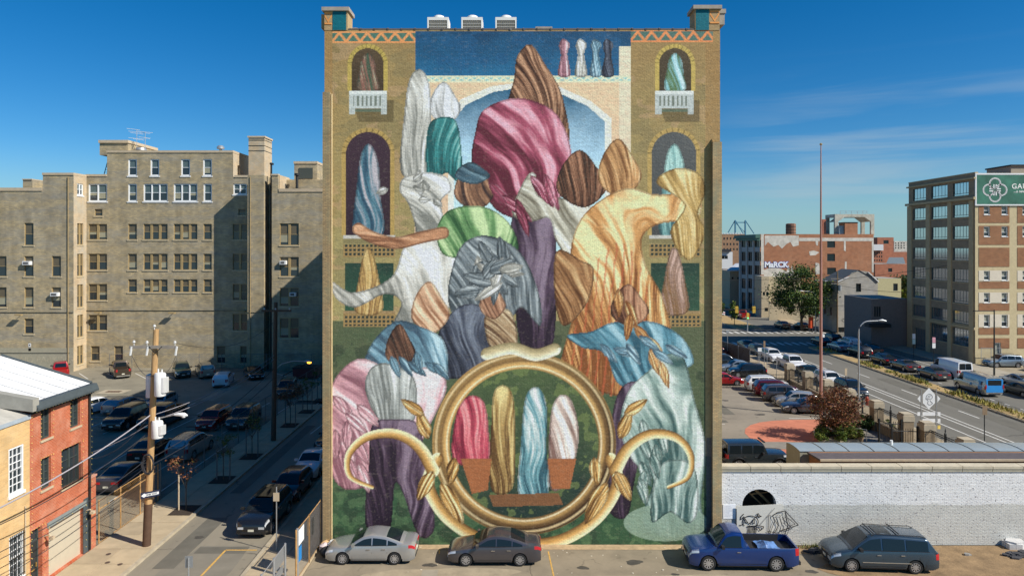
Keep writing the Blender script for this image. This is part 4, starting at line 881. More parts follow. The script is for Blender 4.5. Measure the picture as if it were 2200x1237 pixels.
for (x, y) in (G(231, 1213), G(233, 1195), G(258, 1217), (-18, 33.1)): decal('access_cover', [(x+.13*math.cos(k*.7854), y+.13*math.sin(k*.7854)) for k in range(8)], mat('iron_cover', (.09, .06, .045), .7), .142 if x < -19.1 else .0135)
# ------------------------------------------------------------------ school-like block on the left
M_sch = brickmat('school_brick', (.50, .39, .22), (.33, .275, .18), (.33, .27, .17), .42, .15, big=(.27, .27, .25), bigamt=.55, bigscale=.35, stretch=(.35, .35, 2.2), bump=.35, dirt=.18, msize=.02, streak=.10)
M_schl = brickmat('school_brick_pale', (.60, .44, .26), (.50, .38, .24), (.40, .35, .26), .42, .15, big=(.38, .40, .36), bigamt=.5, bigscale=.5, bump=.3, msize=.02)
M_tanf = mat('tan_window_frame', (.36, .26, .12), .6, var=.08)
M_cope = mat('cornice_stone', (.50, .40, .27), .85, var=.12)
WM_T = dict(frame=M_tanf, glass=M_glass, shade=M_shade, sill=M_stone); WM_W = dict(frame=M_whitew, glass=M_glass, shade=mat('shade_bluegrey', (.10, .14, .14), .25, var=.08), sill=M_white)
YB, YA = 91.3, 88.6
school = thing('school_building', 'large tan and grey brick institutional block with stepped flat roof on the left', 'building', (XY(300, YB), YB, 0))
ST_T = {1: dict(k='t1', n=1, shade=1), 2: dict(k='t2', n=2, shade=1, mt=.3), 3: dict(k='t3', n=3, shade=1, mt=.3)}
ST_W = {1: dict(k='w1', n=1, shade=1, ft=.15, rows=1), 2: dict(k='w2', n=2, shade=1, mt=.16, ft=.14), 3: dict(k='w3', n=3, shade=1, mt=.16, ft=.14)}
def facade(parent, Yp, px0, px1, py_top, wins, m, z0=0, name='wall', side_r=None, side_l=None, depth=.3):
    """a wall facing the camera at distance Yp; wins: (px0,px1,py0,py1,cols,'t'|'w')"""
    F = Face(XY(px0, Yp), Yp, 0); U = lambda px: XY(px, Yp)-F.x
    holes = []; todo = []
    for (a, c, d, e, n, s) in wins:
        h = (U(a), U(c), ZY(e, Yp), ZY(d, Yp)); holes.append(h); todo.append((h, n, s))
    b = MB(); wall_face(b, F, 0, U(px1), z0, ZY(py_top, Yp), holes, depth)
    b.build(name, m, parent)
    for (h, n, s) in todo:
        st = dict((ST_T if s == 't' else ST_W)[n]); st['v'] = (0, 0, 1, 2, 0, 3)[int(h[0]*7+h[2]*13) % 6]; add_window(parent, F, (h[0]+h[1])/2, h[2], h[1]-h[0], h[3]-h[2], st, WM_T if s == 't' else WM_W)
    return F
T = 't'; w_ = 'w'
main = [(275,294,342,378,1,w_),(323,342,342,378,1,w_),(389,408,342,378,1,w_),(436,455,342,378,1,w_),
 (190,230,395,433,2,w_),(275,294,395,433,1,w_),(308,360,395,433,3,w_),(373,424,395,433,3,w_),(437,455,395,433,1,w_),(501,530,395,418,2,w_),
 (203,220,449,464,1,T),(512,528,449,463,1,T)]
for (y0, y1) in ((481, 515), (545, 580)): main += [(190,230,y0,y1,2,T),(275,294,y0,y1,1,T),(308,360,y0,y1,3,T),(373,424,y0,y1,3,T),(437,455,y0,y1,1,T),(500,531,y0,y1,2,T)]
main += [(275,294,600,628,1,T),(308,360,600,628,3,T),(373,424,600,628,3,T),(437,455,600,628,1,T),(190,230,610,645,2,T),(500,531,610,645,2,T),(190,230,676,710,2,T),(500,531,674,710,2,T),
 (195,214,743,775,1,T),(245,264,743,777,1,T),(466,484,743,780,1,T),(516,530,743,780,1,T)]
facade(school, YB, 230, 500, 328, [q for q in main if q[0] > 230 and q[1] <= 499], M_sch)
facade(school, YB, 185, 230, 379, [q for q in main if q[1] <= 230], M_sch)
facade(school, YB, 500, 540, 381, [q for q in main if q[0] >= 500], M_sch)
facade(school, YA, -70, 92, 410, [(52,72,479,527,1,T)]+[(a, a+20, y0, y1, 1, T) for a in (-6, 52, 111) for (y0, y1) in ((550,594),(617,660)) if a < 100]+[(52,72,684,717,1,T)], M_sch)
facade(school, YA, 92, 158, 376, [(111,131,550,594,1,T),(111,131,617,660,1,T)], M_sch)
facade(school, YA, 584, 598, 377, [], M_sch)
facade(school, YA, 598, 720, 412, [(601,642,y0,y1,2,T) for y0, y1 in ((480,527),(552,594),(618,658),(683,726))], M_sch)
facade(school, YA, 532, 567, 376, [], M_sch)
# bodies, side faces
b = MB()
xw = XY(158, YA); b.face([(xw, YA, 0), (xw, YB, 0), (xw, YB, ZY(376, YA)), (xw, YA, ZY(376, YA))]) if 0 else None
b.box(XY(230, YB), XY(500, YB)-.3, YB+.31, YB+14, 0, ZY(328, YB)-.3); b.box(XY(185, YB), XY(230, YB), YB+.31, YB+14, 0, ZY(379, YB)-.05); b.box(XY(500, YB)+.01, XY(720, YB), YB+.31, YB+14, 0, ZY(381, YB)-.3)
b.box(-85, XY(92, YA), YA+.31, YA+14, 0, ZY(410, YA)-.3); b.box(XY(92, YA)+.01, XY(152, YA), YA+.31, YA+14, 0, ZY(376, YA)-.3)
b.box(XY(567, YA), XY(584, YA), YA+1.8, YA+4, 0, ZY(378, YA)); b.box(XY(584.5, YA), XY(597.5, YA), YA+.01, YA+9, 0, ZY(377, YA)-.02); b.box(XY(598.5, YA), XY(720, YA), YA+.31, YA+9, 0, ZY(412, YA)-.3)
b.box(XY(532.3, YA), XY(566.7, YA), YA+.01, YA+4, 0, ZY(376.5, YA)); b.build('wall_body', M_sch, school)
F = Face(xw, YA+.01, R(90)); b = MB(); W_ = YB-YA
hs = [(.75, 2.0, ZY(y1, 90), ZY(y0, 90)) for y0, y1 in ((395,420),(480,526),(545,593),(611,660),(676,724),(742,782))]
wall_face(b, F, 0, W_, 0, ZY(376, YA), hs, .25); b.build('wall', M_schl, school)
for i, h in enumerate(hs): add_window(school, F, (h[0]+h[1])/2, h[2], h[1]-h[0], h[3]-h[2], ST_W[2] if i == 0 else ST_T[2], WM_W if i == 0 else WM_T)
# roof copings
def cop(px0, px1, py, Y, d=.5, h=.28, ext=.06, m=None):
    b = MB(); b.box(XY(px0, Y)-ext, XY(px1, Y)+ext, Y-.08, Y+d, ZY(py, Y)-.02, ZY(py, Y)+h); b.build('coping', m or M_cope, school)
cop(230, 500, 328, YB, 14); cop(185, 229, 379, YB); cop(505, 532, 381, YB); cop(-70, 91, 410, YA, .5, .4, 0); cop(92, 157.5, 376, YA, 3); cop(599, 720, 412, YA, .5, .4, 0); cop(584, 597, 377, YA, .6, .2)
# stack
b = MB(); sx0, sx1 = XY(534, YA), XY(568, YA); sx0, sx1 = XY(534, 92.6), XY(568, 92.6); b.box(sx0, sx1, 92.6, 95.5, ZY(390, 92.6), ZY(296, 92.6)); b.build('chimney_stack', M_schl, school)
b = MB(); b.box(sx0-.12, sx1+.12, 92.5, 95.6, ZY(296, 92.6), ZY(292.5, 92.6)); b.build('chimney_cap', M_cope, school)
b = MB()
for py in (301, 313, 324): b.box(sx0-.03, sx1+.03, 92.56, 95.53, ZY(py, 92.6)-.04, ZY(py, 92.6)+.02)
b.build('iron_bands', M_black, school)
b = MB(); b.tube([(XY(577, YA), YA+1.0, ZY(350, YA)), (XY(577, YA), YA+1.0, 1.5)], .13, 6); b.box(XY(574.5, YA), XY(579.5, YA), YA+.8, YA+1.5, ZY(352, YA), ZY(348, YA)); b.build('soil_pipe', M_black, school)
b = MB(); b.tube([(XY(147, YA), YA-.08, ZY(380, YA)), (XY(147, YA), YA-.08, .3)], .05, 6); b.build('downpipe', M_tanf, school)
b = MB(); b.tube([(XY(538, YA), YA-.08, ZY(380, YA)), (XY(538, YA), YA-.08, .3)], .04, 6); b.build('downpipe', M_tanf, school)
# penthouses
b = MB(); b.box(XY(228, YB+4), XY(288, YB+4), YB+2.5, YB+10, ZY(328, YB), ZY(311, YB+4)); b.build('penthouse', M_sch, school); b = MB(); b.box(XY(227, YB+4), XY(290, YB+4), YB+2.3, YB+10.2, ZY(311, YB+4), ZY(305, YB+4)); b.build('penthouse_coping', M_cope, school)
F = Face(XY(500, YB)+.03, YB+.02, R(90)); b = MB(); wall_face(b, F, 0, 6.5, ZY(381, YB), ZY(328, YB)-.05, [(1.5, 2.4, ZY(379, YB), ZY(352, YB))], .3); b.build('penthouse_wall', M_schl, school)
b = MB(); b.box(XY(632, 94), XY(681, 94), 94, 98, 20, ZY(352, 94)); b.build('penthouse', M_sch, school); b = MB(); b.box(XY(631, 94), XY(682, 94), 93.9, 98.1, ZY(352, 94), ZY(350, 94)+.2); b.build('penthouse_coping', M_cope, school)
b = MB(); b.box(XY(642, 94), XY(672, 94), 93.93, 93.99, ZY(384, 94), ZY(361, 94)); b.build('louvre', mat('dark_louvre', (.06, .07, .06), .6, var=.2, scale=15), school)
b = MB(); b.box(XY(622, 93), XY(720, 93), 93, 94, 18, ZY(388, 93)); b.box(XY(598, YA), XY(622, 92.9), YA+.4, 92.9, 18, ZY(381, 92)); b.build('upper_wall', M_schl, school); cop(622, 720, 388, 92.9, .8, .12)
b = MB(); b.box(XY(72, 92), XY(92, 92), 90, 93, 20, ZY(388, 91)); b.build('penthouse', M_sch, school); b = MB(); b.box(XY(71, 92), XY(92, 92), 89.9, 93, ZY(388, 91), ZY(386, 91)); b.build('penthouse_coping', M_cope, school)
for px, py, Y in ((474, 328, YB+3), (638, 405, YA+2)):
    t = thing('roof_vent', 'round-capped metal vent on the main roof of the tan school' if px < 500 else 'dark vent pipe beside the low roof hatch of the right wing', 'vent', (XY(px, Y), Y, ZY(py, Y)))
    b = MB()
    if px < 500: b.lathe([(.2, -.3), (.2, .45), (.5, .5), (.5, .75), (.3, .95), (0, .97)], 0, 0, 14)
    else: b.tube([(0, 0, -.4), (0, 0, 1.7)], .18, 8); b.tube([(0, 0, 1.7), (0, 0, 2.0)], .34, 8)
    put(b.mesh('pipe', M_steel if px < 500 else M_black, smooth=40), 'pipe', t)
    b = MB(); b.box(-.5, .5, -.3, .3, -.3, .02); put(b.mesh('base', M_black), 'base', t)
t = thing('roof_hatch', 'round dark hatch on the low roof beside the vent pipe', 'hatch', (XY(650, YA+2.2), YA+2.2, ZY(410, YA+2.2)-.3)); b = MB(); b.lathe([(1.05, 0), (1.05, .35), (.9, .5), (0, .55)], 0, 0, 18); put(b.mesh('dome', mat('hatch_metal', (.10, .10, .10), .5, .3), smooth=40), 'dome', t)
t = thing('roof_vent', 'squat round vent behind the television aerials', 'vent', (XY(303, YB+3), YB+3, ZY(328, YB))); b = MB(); b.lathe([(.3, 0), (.3, .6), (.75, .7), (.6, 1.05), (0, 1.15)], 0, 0, 14); put(b.mesh('cowl', M_steel, smooth=40), 'cowl', t)
for px, lb, rows in ((294, 'taller television aerial with three rows of rods on the school roof', ((278, 6, -22), (284, 18, -18), (287, 14, -14), (298, 16, -18), (300, 14, -8))), (312, 'shorter television aerial, the right one of the pair on the school roof', ((284, 16, -16), (286, 10, -10), (296, 11, -14), (297, 10, -8)))):
    t = thing('television_aerial', lb, 'aerial', (XY(px, YB+3), YB+3, ZY(326, YB+3)), group='television aerials on the school roof')
    b = MB(); b.tube([(0, 0, -.4), (0, 0, (326-rows[0][0])*(YB+3)/FX)], .035, 5); put(b.mesh('mast', M_steel), 'mast', t)
    for (py, r_, l_) in rows:
        z = (326-py)*(YB+3)/FX; b = MB(); b.tube([(l_*.064, 0, z+.12), (r_*.064, 0, z-.1)], .03, 4); put(b.mesh('rod', M_white), 'rod', t)
# ladder left of the penthouse
t = thing('roof_ladder', 'dark steel ladder leaning on the side of the upper school roof', 'ladder', (XY(222, YB+1), YB+1, ZY(379, YB)))
b = MB(); b.tube([(0, 0, 0), (.6, 0, 2.2)], .05, 4); b.tube([(.4, 0, 0), (1.0, 0, 2.2)], .05, 4); put(b.mesh('rail', M_black), 'rail', t)
b = MB()
for k in range(6): b.tube([(.1*k+.04, 0, .3+.35*k), (.1*k+.44, 0, .3+.35*k)], .03, 4)
o = put(b.mesh('rungs', M_black), 'rungs', t); o['kind'] = 'stuff'
# window air conditioners
for px0, px1, py0, py1, lb in ((52, 68, 561, 569, 'white window air conditioner on the left wing, upper one'), (112, 128, 628, 636, 'white window air conditioner on the left wing, lower one near the corner'), (603, 616, 560, 568, 'white window air conditioner in the sunlit part of the right wing'), (624, 637, 628, 636, 'white window air conditioner in the shaded part of the right wing')):
    x0, x1, z0, z1 = XY(px0, YA), XY(px1, YA), ZY(py1, YA), ZY(py0, YA); t = thing('window_air_conditioner', lb, 'air conditioner', (x0, YA-.4, z0), group='small air conditioners in the school windows')
    b = MB(); b.box(0, x1-x0, 0, .6, 0, z1-z0); put(b.mesh('casing', M_white), 'casing', t); b = MB(); b.box(.12, x1-x0-.18, -.02, -.003, .1, z1-z0-.1); put(b.mesh('grille', mat('ac_grille', (.12, .12, .12), .6)), 'grille', t)
for px, py in ((47, 675), (216, 670), (374, 671), (524, 667)):
    Y = YA if px < 160 else YB; t = thing('wall_lamp', {47: 'wall lamp high on the left wing of the school', 216: 'wall lamp over the double window near the inner corner', 374: 'wall lamp in the middle of the sunlit school wall', 524: 'wall lamp in the shade beside the chimney stack'}[px], 'lamp', (XY(px, Y), Y-.5, ZY(py, Y)), group='floodlights along the school wall')
    b = MB(); b.box(-.42, .42, -.3, .1, -.1, .06); put(b.mesh('lamp_head', M_tanf), 'lamp_head', t); b = MB(); b.tube([(0, .1, 0), (0, .5, 0)], .04, 4); put(b.mesh('bracket', M_black), 'bracket', t)
b = MB()
for (a, c, py, Y) in ((0, 158, 671, YA), (186, 530, 667, YB), (0, 150, 758, YA), (532, 566, 671, YA)): b.tube([(XY(a, Y), Y-.05, ZY(py, Y)), (XY(c, Y), Y-.05, ZY(py, Y))], .035, 4)
c = b.build('conduit_pipe', M_black, school); c['kind'] = 'stuff'
b = MB(); b.box(XY(-70, YA), XY(158, YA)-.01, YA-.03, YA-.002, 0, ZY(747, YA)); b.build('painted_plinth', mat('grey_plinth', (.36, .33, .24), .85, var=.1), school)
lettering('NO PARKING', 1.15, mat('faded_lettering', (.42, .37, .26), .85, var=.2), school, (XY(100, YA), YA-.04, ZY(773, YA)))
for py in (741, 750):
    t = thing('wall_sign', 'upper small white sign on the left school wing' if py == 741 else 'lower small white sign on the left school wing', 'sign', (XY(64, YA), YA-.03, ZY(py, YA))); b = MB(); b.box(-.17, .17, 0, .02, -.22, .22); put(b.mesh('plate', M_white), 'plate', t)
    b = MB(); b.box(-.07, .07, -.008, -.001, -.08, .08); put(b.mesh('symbol', M_black), 'symbol', t)
# ------------------------------------------------------------------ row houses, front left (their fronts face the street)
XF = -22.5
def YF(px): return -XF*FX/(1100-px)
def ZF(px, py): return CH-(py-HZ)*YF(px)/FX
M_rb = brickmat('red_brick', (.50, .115, .045), (.40, .085, .035), (.50, .24, .15), .215, .074, big=(.58, .30, .20), bigamt=.45, bigscale=1.4, bump=.5, msize=.010)
M_tb = brickmat('tan_brick', (.66, .42, .18), (.54, .34, .15), (.60, .44, .24), .30, .075, big=(.66, .50, .28), bigamt=.4, bigscale=1, bump=.5, msize=.008)
M_roofw = mat('white_roof_membrane', (.78, .78, .77), .5, var=.10, scale=.9, stretch=(1, 5, 1)); M_slate = mat('slate_grey_metal', (.07, .085, .09), .5, var=.12)
M_darkf = mat('dark_window_frame', (.055, .07, .065), .5)
red = thing('red_row_house', 'red brick row house with white flat roof, garage door and string lights', 'house', (XF, YF(64), 0))
YR0, YR1 = YF(64), YF(193); F = Face(XF, YR0, R(90)); u = lambda px: YF(px)-YR0
H_ = [(u(88), u(110), 7.0, 8.48), (u(151), u(172), 6.98, 8.5), (u(88), u(110), 4.6, 6.1), (u(132), u(174), 4.15, 6.1), (.06, .86, .13, 2.95), (1.3, 4.05, .13, 2.62)]
b = MB(); wall_face(b, F, 0, YR1-YR0, 0, 8.75, H_, .32); b.build('wall', M_rb, red)
b = MB(); b.box(XF-8, XF-.33, YR0+.01, YR1-.02, 0, 8.6, 0); b.box(XF-8, XF-.001, YR1-.3, YR1, 0, 8.7); b.build('wall_body', M_rb, red)
wmd = dict(frame=M_darkf, glass=M_glass, shade=M_glass, sill=M_cope)
for i, h in enumerate(H_[:4]): add_window(red, F, (h[0]+h[1])/2, h[2], h[1]-h[0], h[3]-h[2], dict(k='red%d' % i, n=2, sash=False, rows=4 if i < 3 else 3, mt=.09, ft=.06, sh=.1, so=.08, d=.16), wmd)
h = H_[3]; b = MB()
for k in range(15): yy = h[0]+.02+(h[1]-h[0]-.04)*k/14; p = F.p(yy, .1, h[2]); b.box(p[0]-.01, p[0]+.01, p[1]-.01, p[1]+.01, h[2], h[2]+.95)
for zz in (h[2]+.03, h[2]+.93): b.box(F.x+.085, F.x+.115, F.y+h[0]-.03, F.y+h[1]+.03, zz, zz+.035)
for yy in (h[0]-.02, h[1]+.02): b.box(F.x, F.x+.1, F.y+yy-.015, F.y+yy+.015, h[2]+.93, h[2]+.96)
o = b.build('balcony_railing', M_black, red); o['kind'] = 'stuff'
h = H_[4]; b = MB(); b.box(XF-.3, XF-.24, F.y+h[0]+.08, F.y+h[1]-.08, .13, 2.25); 
for zz in ((.35, 1.1), (1.3, 2.1)): b.box(XF-.24, XF-.225, F.y+h[0]+.2, F.y+h[1]-.2, *zz)
b.build('front_door', mat('dark_door', (.03, .035, .035), .45), red)
b = MB(); b.box(XF-.3, XF-.2, F.y+h[0], F.y+h[0]+.075, .13, 2.95); b.box(XF-.3, XF-.2, F.y+h[1]-.075, F.y+h[1], .13, 2.95); b.box(XF-.3, XF-.2, F.y+h[0], F.y+h[1], 2.25, 2.35); b.build('door_frame', M_darkf, red)
b = MB(); b.box(XF-.28, XF-.26, F.y+h[0]+.075, F.y+h[1]-.075, 2.35, 2.93); b.build('transom_pane', M_glass, red)
b = MB(); b.box(XF-.2, XF-.15, F.y+h[1]-.22, F.y+h[1]-.16, 1.05, 1.25); b.box(XF-.22, XF-.21, F.y+.3, F.y+.62, .9, .96); b.build('door_handle', mat('brass', (.6, .42, .15), .35, .8), red)
h = H_[5]; b = MB(); b.box(XF-.3, XF-.22, F.y+h[0], F.y+h[1], .13, 2.62); b.build('garage_door', mat('garage_door_paint', (.50, .44, .33), .6, var=.03), red)
b = MB(); b.box(XF-.02, XF+.05, F.y+h[0]-.12, F.y+h[1]+.12, 2.64, 2.9); b.build('steel_lintel', mat('grey_lintel', (.22, .25, .24), .6, var=.15), red)
b = MB(); b.box(XF-.02, XF+.03, YR1-.55, YR1-.12, .13, 3.0); b.build('dark_panel', M_slate, red)
for yy in (.98, 4.15):
    b = MB(); b.tube([(XF, F.y+yy, 2.35), (XF+.25, F.y+yy, 2.42), (XF+.38, F.y+yy, 2.3)], .035, 6); b.box(XF+.28, XF+.48, F.y+yy-.09, F.y+yy+.09, 2.2, 2.34); b.build('wall_light', M_cope, red)
b = MB(); b.tube([(XF+.09, YR1-.14, .2), (XF+.09, YR1-.14, 8.5)], .055, 8); b.build('downpipe', M_black, red)
# cornice and roof
b = MB(); b.box(XF-.001, XF+.12, YR0, YR1+.02, 8.42, 8.62); b.box(XF-.001, XF+.2, YR0, YR1+.03, 8.62, 8.74)
for k in range(24): yy = YR0+.08+(YR1-YR0-.2)*k/23; b.box(XF+.12, XF+.26, yy, yy+.09, 8.5, 8.62)
b.build('cornice', mat('black_cornice', (.03, .028, .025), .6), red)
b = MB(); b.face([(XF+.42, YR0-.06, 8.70), (XF+.42, YR1+.12, 8.70), (XF+.30, YR1+.12, 8.98), (XF+.30, YR0-.06, 8.98)]); b.box(XF-.0, XF+.42, YR0-.06, YR1+.12, 8.60, 8.70); b.box(XF-.3, XF+.30, YR0-.06, YR1+.12, 8.74, 8.98); b.build('gutter', M_slate, red)
ZR = 10.45; XRG = -27.2
b = MB(); b.face([(XF+.05, YR0, 8.99), (XF+.05, YR1+.05, 8.99), (XRG, YR1+.05, ZR), (XRG, YR0, ZR)]); b.face([(XRG, YR0, ZR), (XRG, YR1+.05, ZR), (XRG-9, YR1+.05, 9.3), (XRG-9, YR0, 9.3)]); b.face([(XF+.05, YR1+.05, 8.5), (XRG, YR1+.05, 8.5), (XRG, YR1+.05, ZR), (XF+.05, YR1+.05, 8.99)][::-1]); b.build('roof', M_roofw, red)
b = MB(); n_ = Vector((0, 0, 1))
b.tube([(XF+.1, YR1+.0, 9.03), (XRG, YR1+.0, ZR+.04)], .07, 5); b.build('roof_edge', M_slate, red)
M_par = mat('parapet_felt', (.30, .29, .25), .85, var=.2, scale=1.5)
b = MB(); b.box(0, 1, 0, 1, 0, 1); b.v = [(XF+.35 if x else XRG-6, YR0-.30 if not y else YR0+.12, (8.62 if x else (10.0 if 1 else 0)) if not z else (9.2 if x else 11.15)) for x, y, z in b.v]; b.build('party_parapet', M_par, red)
for k in range(1, 5):
    yy = YR0+(YR1-YR0)*k/5; b = MB(); b.tube([(XF+.1, yy, 9.0), (XRG, yy, ZR+.012)], .018, 4, cap=True); b.build('roof_seam', mat('roof_seam_grey', (.52, .52, .51), .6), red)
# string lights along the eaves, windows and pipe
sl = MB(); rnd = random.Random(2)
def bulbs(p0, p1, n):
    for k in range(n+1):
        x, y, z = [p0[i]+(p1[i]-p0[i])*k/n+rnd.uniform(-.012, .012) for i in range(3)]; s = .015
        sl.face([(x+.02, y-s, z-s), (x+.02, y+s, z-s), (x+.02, y+s, z+s), (x+.02, y-s, z+s)]); sl.face([(x-s, y, z-s), (x+s+.02, y, z-s), (x+s+.02, y, z+s), (x-s, y, z+s)])
xb = XF+.06; bulbs((XF+.3, YR0, 8.55), (XF+.3, YR1, 8.55), 20)
for h in H_:
    for (p0, p1, n) in (((xb, F.y+h[0]-.07, h[2]), (xb, F.y+h[0]-.07, h[3]), 7), ((xb, F.y+h[1]+.07, h[2]), (xb, F.y+h[1]+.07, h[3]), 7), ((xb, F.y+h[0]-.07, h[3]+.06), (xb, F.y+h[1]+.07, h[3]+.06), 5)): bulbs(p0, p1, n)
bulbs((xb, YR0+.06, .5), (xb, YR0+.06, 8.3), 26); bulbs((xb+.08, YR1-.06, .5), (xb+.08, YR1-.06, 8.3), 26)
o = sl.build('string_lights', mat('pale_yellow_bulbs', (.80, .62, .20), .4, var=.2, scale=9)); tag(o, 'string of little bulbs outlining the red row house windows and eaves', 'string lights'); 
t = thing('garden_wall_stub', 'narrow pinkish brick wall stub joining the red house to the fence', 'wall', (XF, YR1, 0)); b = MB(); b.slab([(XF-.3, YR1+.01), (XF+.02, YR1+.01), (XF+.02, YR1+.5), (XF-.3, YR1+.5)], 0, 3.9); b.build('brickwork', M_rb, t); b = MB(); b.box(XF-.35, XF+.06, YR1+.01, YR1+.55, 3.9, 4.0); b.build('cap', mat('pink_cap', (.5, .25, .18), .8), t)
# tan house
tan = thing('tan_row_house', 'tan brick row house with white sash windows left of the red one', 'house', (XF, 25, 0)); F = Face(XF, 25, R(90)); YT1 = YR0-.003
H2 = [(30.52-25, 31.45-25, 5.1, 7.2), (30.55-25, 31.45-25, 1.2, 3.22), (28.5-25, 29.4-25, 5.1, 7.2), (28.5-25, 29.4-25, 1.2, 3.22)]
b = MB(); wall_face(b, F, 0, YT1-25, 0, 8.42, H2, .22); b.build('wall', M_tb, tan)
b = MB(); b.box(XF-8, XF-.25, 25, YT1, 0, 8.2); b.build('wall_body', M_tb, tan)
WMt = dict(frame=M_whitew, glass=M_glass, shade=M_glass, sill=M_white)
for h in H2: add_window(tan, F, (h[0]+h[1])/2, h[2], h[1]-h[0], h[3]-h[2], dict(k='tan', n=1, rows=6, cols=3, ft=.07, sh=.14, so=.06, d=.05), WMt)
b = MB(); h = H2[1]
for k in range(8): yy = F.y+h[0]+.04+(h[1]-h[0]-.08)*k/7; b.box(XF+.03, XF+.05, yy-.009, yy+.009, h[2]-.1, h[3]+.05)
for zz in (h[2]+.1, h[2]+1, h[3]-.1): b.box(XF+.025, XF+.055, F.y+h[0]-.03, F.y+h[1]+.03, zz, zz+.03)
o = b.build('window_bars', M_black, tan); o['kind'] = 'stuff'
b = MB(); b.box(XF, XF+.06, 25, YT1, 8.25, 8.44); b.build('eaves_flashing', mat('bluegrey_flashing', (.35, .40, .44), .5), tan)
b = MB(); b.face([(XF+.05, 25, 8.44), (XF+.05, YT1-.02, 8.44), (XRG-.5, YT1-.02, 10.0), (XRG-.5, 25, 10.0)]); b.face([(XRG-.5, 25, 10.0), (XRG-.5, YT1-.02, 10.0), (XRG-8, YT1-.02, 9), (XRG-8, 25, 9)]); b.build('roof', mat('worn_felt_roof', (.40, .38, .33), .9, var=.3, scale=.9, detail=10), tan)
b = MB(); b.tube([(XF+.05, YT1-.35, .2), (XF+.05, YT1-.35, 4.3)], .03, 6); b.build('conduit', M_cope, tan)
# ------------------------------------------------------------------ building with the green sign, far right
YG, XG = 93.8, 63.62
gau = thing('factory_building', 'seven storey brick and pale frame factory block with green painted sign, far right', 'building', (XG, YG, 0))
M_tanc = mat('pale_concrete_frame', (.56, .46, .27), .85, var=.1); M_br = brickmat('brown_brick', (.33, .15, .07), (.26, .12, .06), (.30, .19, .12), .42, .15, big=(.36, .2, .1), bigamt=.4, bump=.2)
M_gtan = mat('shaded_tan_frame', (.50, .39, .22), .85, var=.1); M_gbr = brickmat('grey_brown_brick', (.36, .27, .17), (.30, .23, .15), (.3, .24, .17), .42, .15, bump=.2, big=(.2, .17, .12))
XE = 84; ZTg = ZY(372, YG)
F = Face(XG, YG, 0); U = lambda px: XY(px, YG)-XG
holes = []; kinds = []
rows_ = [(440, 461), (486.5, 508), (582, 602), (629, 650), (676, 702)]
for r_i, (y0, y1) in enumerate(rows_):
    for bay in range(4):
        off = bay*83*1.0
        for (a, c) in ((2113.5, 2126.5), (2151.5, 2165)): holes.append((U(a+off), U(c+off), ZY(y1, YG), ZY(y0, YG)))
for bay in range(4): holes.append((U(2137+83*bay), U(2150+83*bay), .2, ZY(736, YG)))
b = MB(); wall_face(b, F, 0, XE-XG, 0, ZTg, [h for h in holes if h[1] < XE-XG], .3); b.build('wall', M_tanc, gau)
wg = dict(frame=M_whitew, glass=M_glass, shade=mat('window_blind', (.30, .30, .24), .6, var=.05), sill=M_white)
for h in holes:
    if h[1] < XE-XG: add_window(gau, F, (h[0]+h[1])/2, h[2], h[1]-h[0], h[3]-h[2], dict(k='g', n=1, ft=.09, shade=1, split=.4, sh=.1, so=.03), wg)
# brick infill panels, butted round the windows
def fill(bay, y0, y1, m, wins=(), name='brick_panel'):
    a, c = U(2102.5+83*bay), U(2168.5+83*bay)
    if c > XE-XG: return
    b = MB(); Fp = Face(XG, YG-.03, 0); z0, z1 = ZY(y1, YG), ZY(y0, YG)
    hs = [(h[0], h[1], max(h[2], z0), min(h[3], z1)) for h in holes if h[0] > a and h[1] < c and h[2] < z1-.05 and h[3] > z0+.05]
    wall_face(b, Fp, a, c, z0, z1, hs, .028); b.build(name, m, gau)
M_pale = mat('pale_infill', (.68, .60, .47), .8, var=.06)
for bay in range(4):
    for (y0, y1) in ((443, 479), (485, 526), (532, 573), (605, 620), (651.5, 667), (704, 718.5), (726, 748)): fill(bay, y0, y1, M_br)
    for (y0, y1) in ((581, 603.5), (628, 650.5), (675, 702.5)): fill(bay, y0, y1, M_pale, name='pale_panel')
b = MB(); b.box(XG-.02, XE, YG-.06, YG-.032, 0, ZY(752, YG)) if 0 else None
M_gs = mat('green_sign_paint', (.035, .15, .10), .7, var=.45, scale=.5, detail=9)
b = MB(); b.box(U(2097)+XG, XE, YG-.12, YG-.035, ZY(439, YG), ZY(376, YG)); b.build('painted_sign', M_gs, gau)
b = MB(); b.box(U(2094)+XG, XE, YG-.15, YG-.036, ZY(375.9, YG), ZY(372.5, YG)); b.box(U(2094)+XG, U(2096.9)+XG, YG-.15, YG-.036, ZY(442, YG), ZY(376, YG)); b.box(U(2096.9)+XG, XE, YG-.15, YG-.036, ZY(442, YG), ZY(439.1, YG)); b.build('sign_border', M_white, gau)
lg = MB(); k_ = 1484/120; cx0, cy0 = 2080+697/k_, 360+598/k_
def lseg(pts, w=.0, yy=YG-.135):
    w = 3.6/ (FX/YG) if not w else w
    P = [(XY(x, YG), ZY(y, YG)) for x, y in pts]
    for (xa, za_), (xb_, zb_) in zip(P, P[1:]):
        L = math.hypot(xb_-xa, zb_-za_)+1e-6; nx_, nz_ = -(zb_-za_)/L*w/2, (xb_-xa)/L*w/2; ex, ez = (xb_-xa)/L*w*.1, (zb_-za_)/L*w*.1
        lg.face([(xa-nx_-ex, yy, za_-nz_-ez), (xb_-nx_+ex, yy, zb_-nz_+ez), (xb_+nx_+ex, yy, zb_+nz_+ez), (xa+nx_-ex, yy, za_+nz_-ez)])
def la(cx, cy, r_, a0, a1): return [(cx0+(cx+r_*math.cos(R(a0+(a1-a0)*k/22)))/k_, cy0+(cy+r_*math.sin(R(a0+(a1-a0)*k/22)))/k_) for k in range(23)]
Rr = 142; D = 165
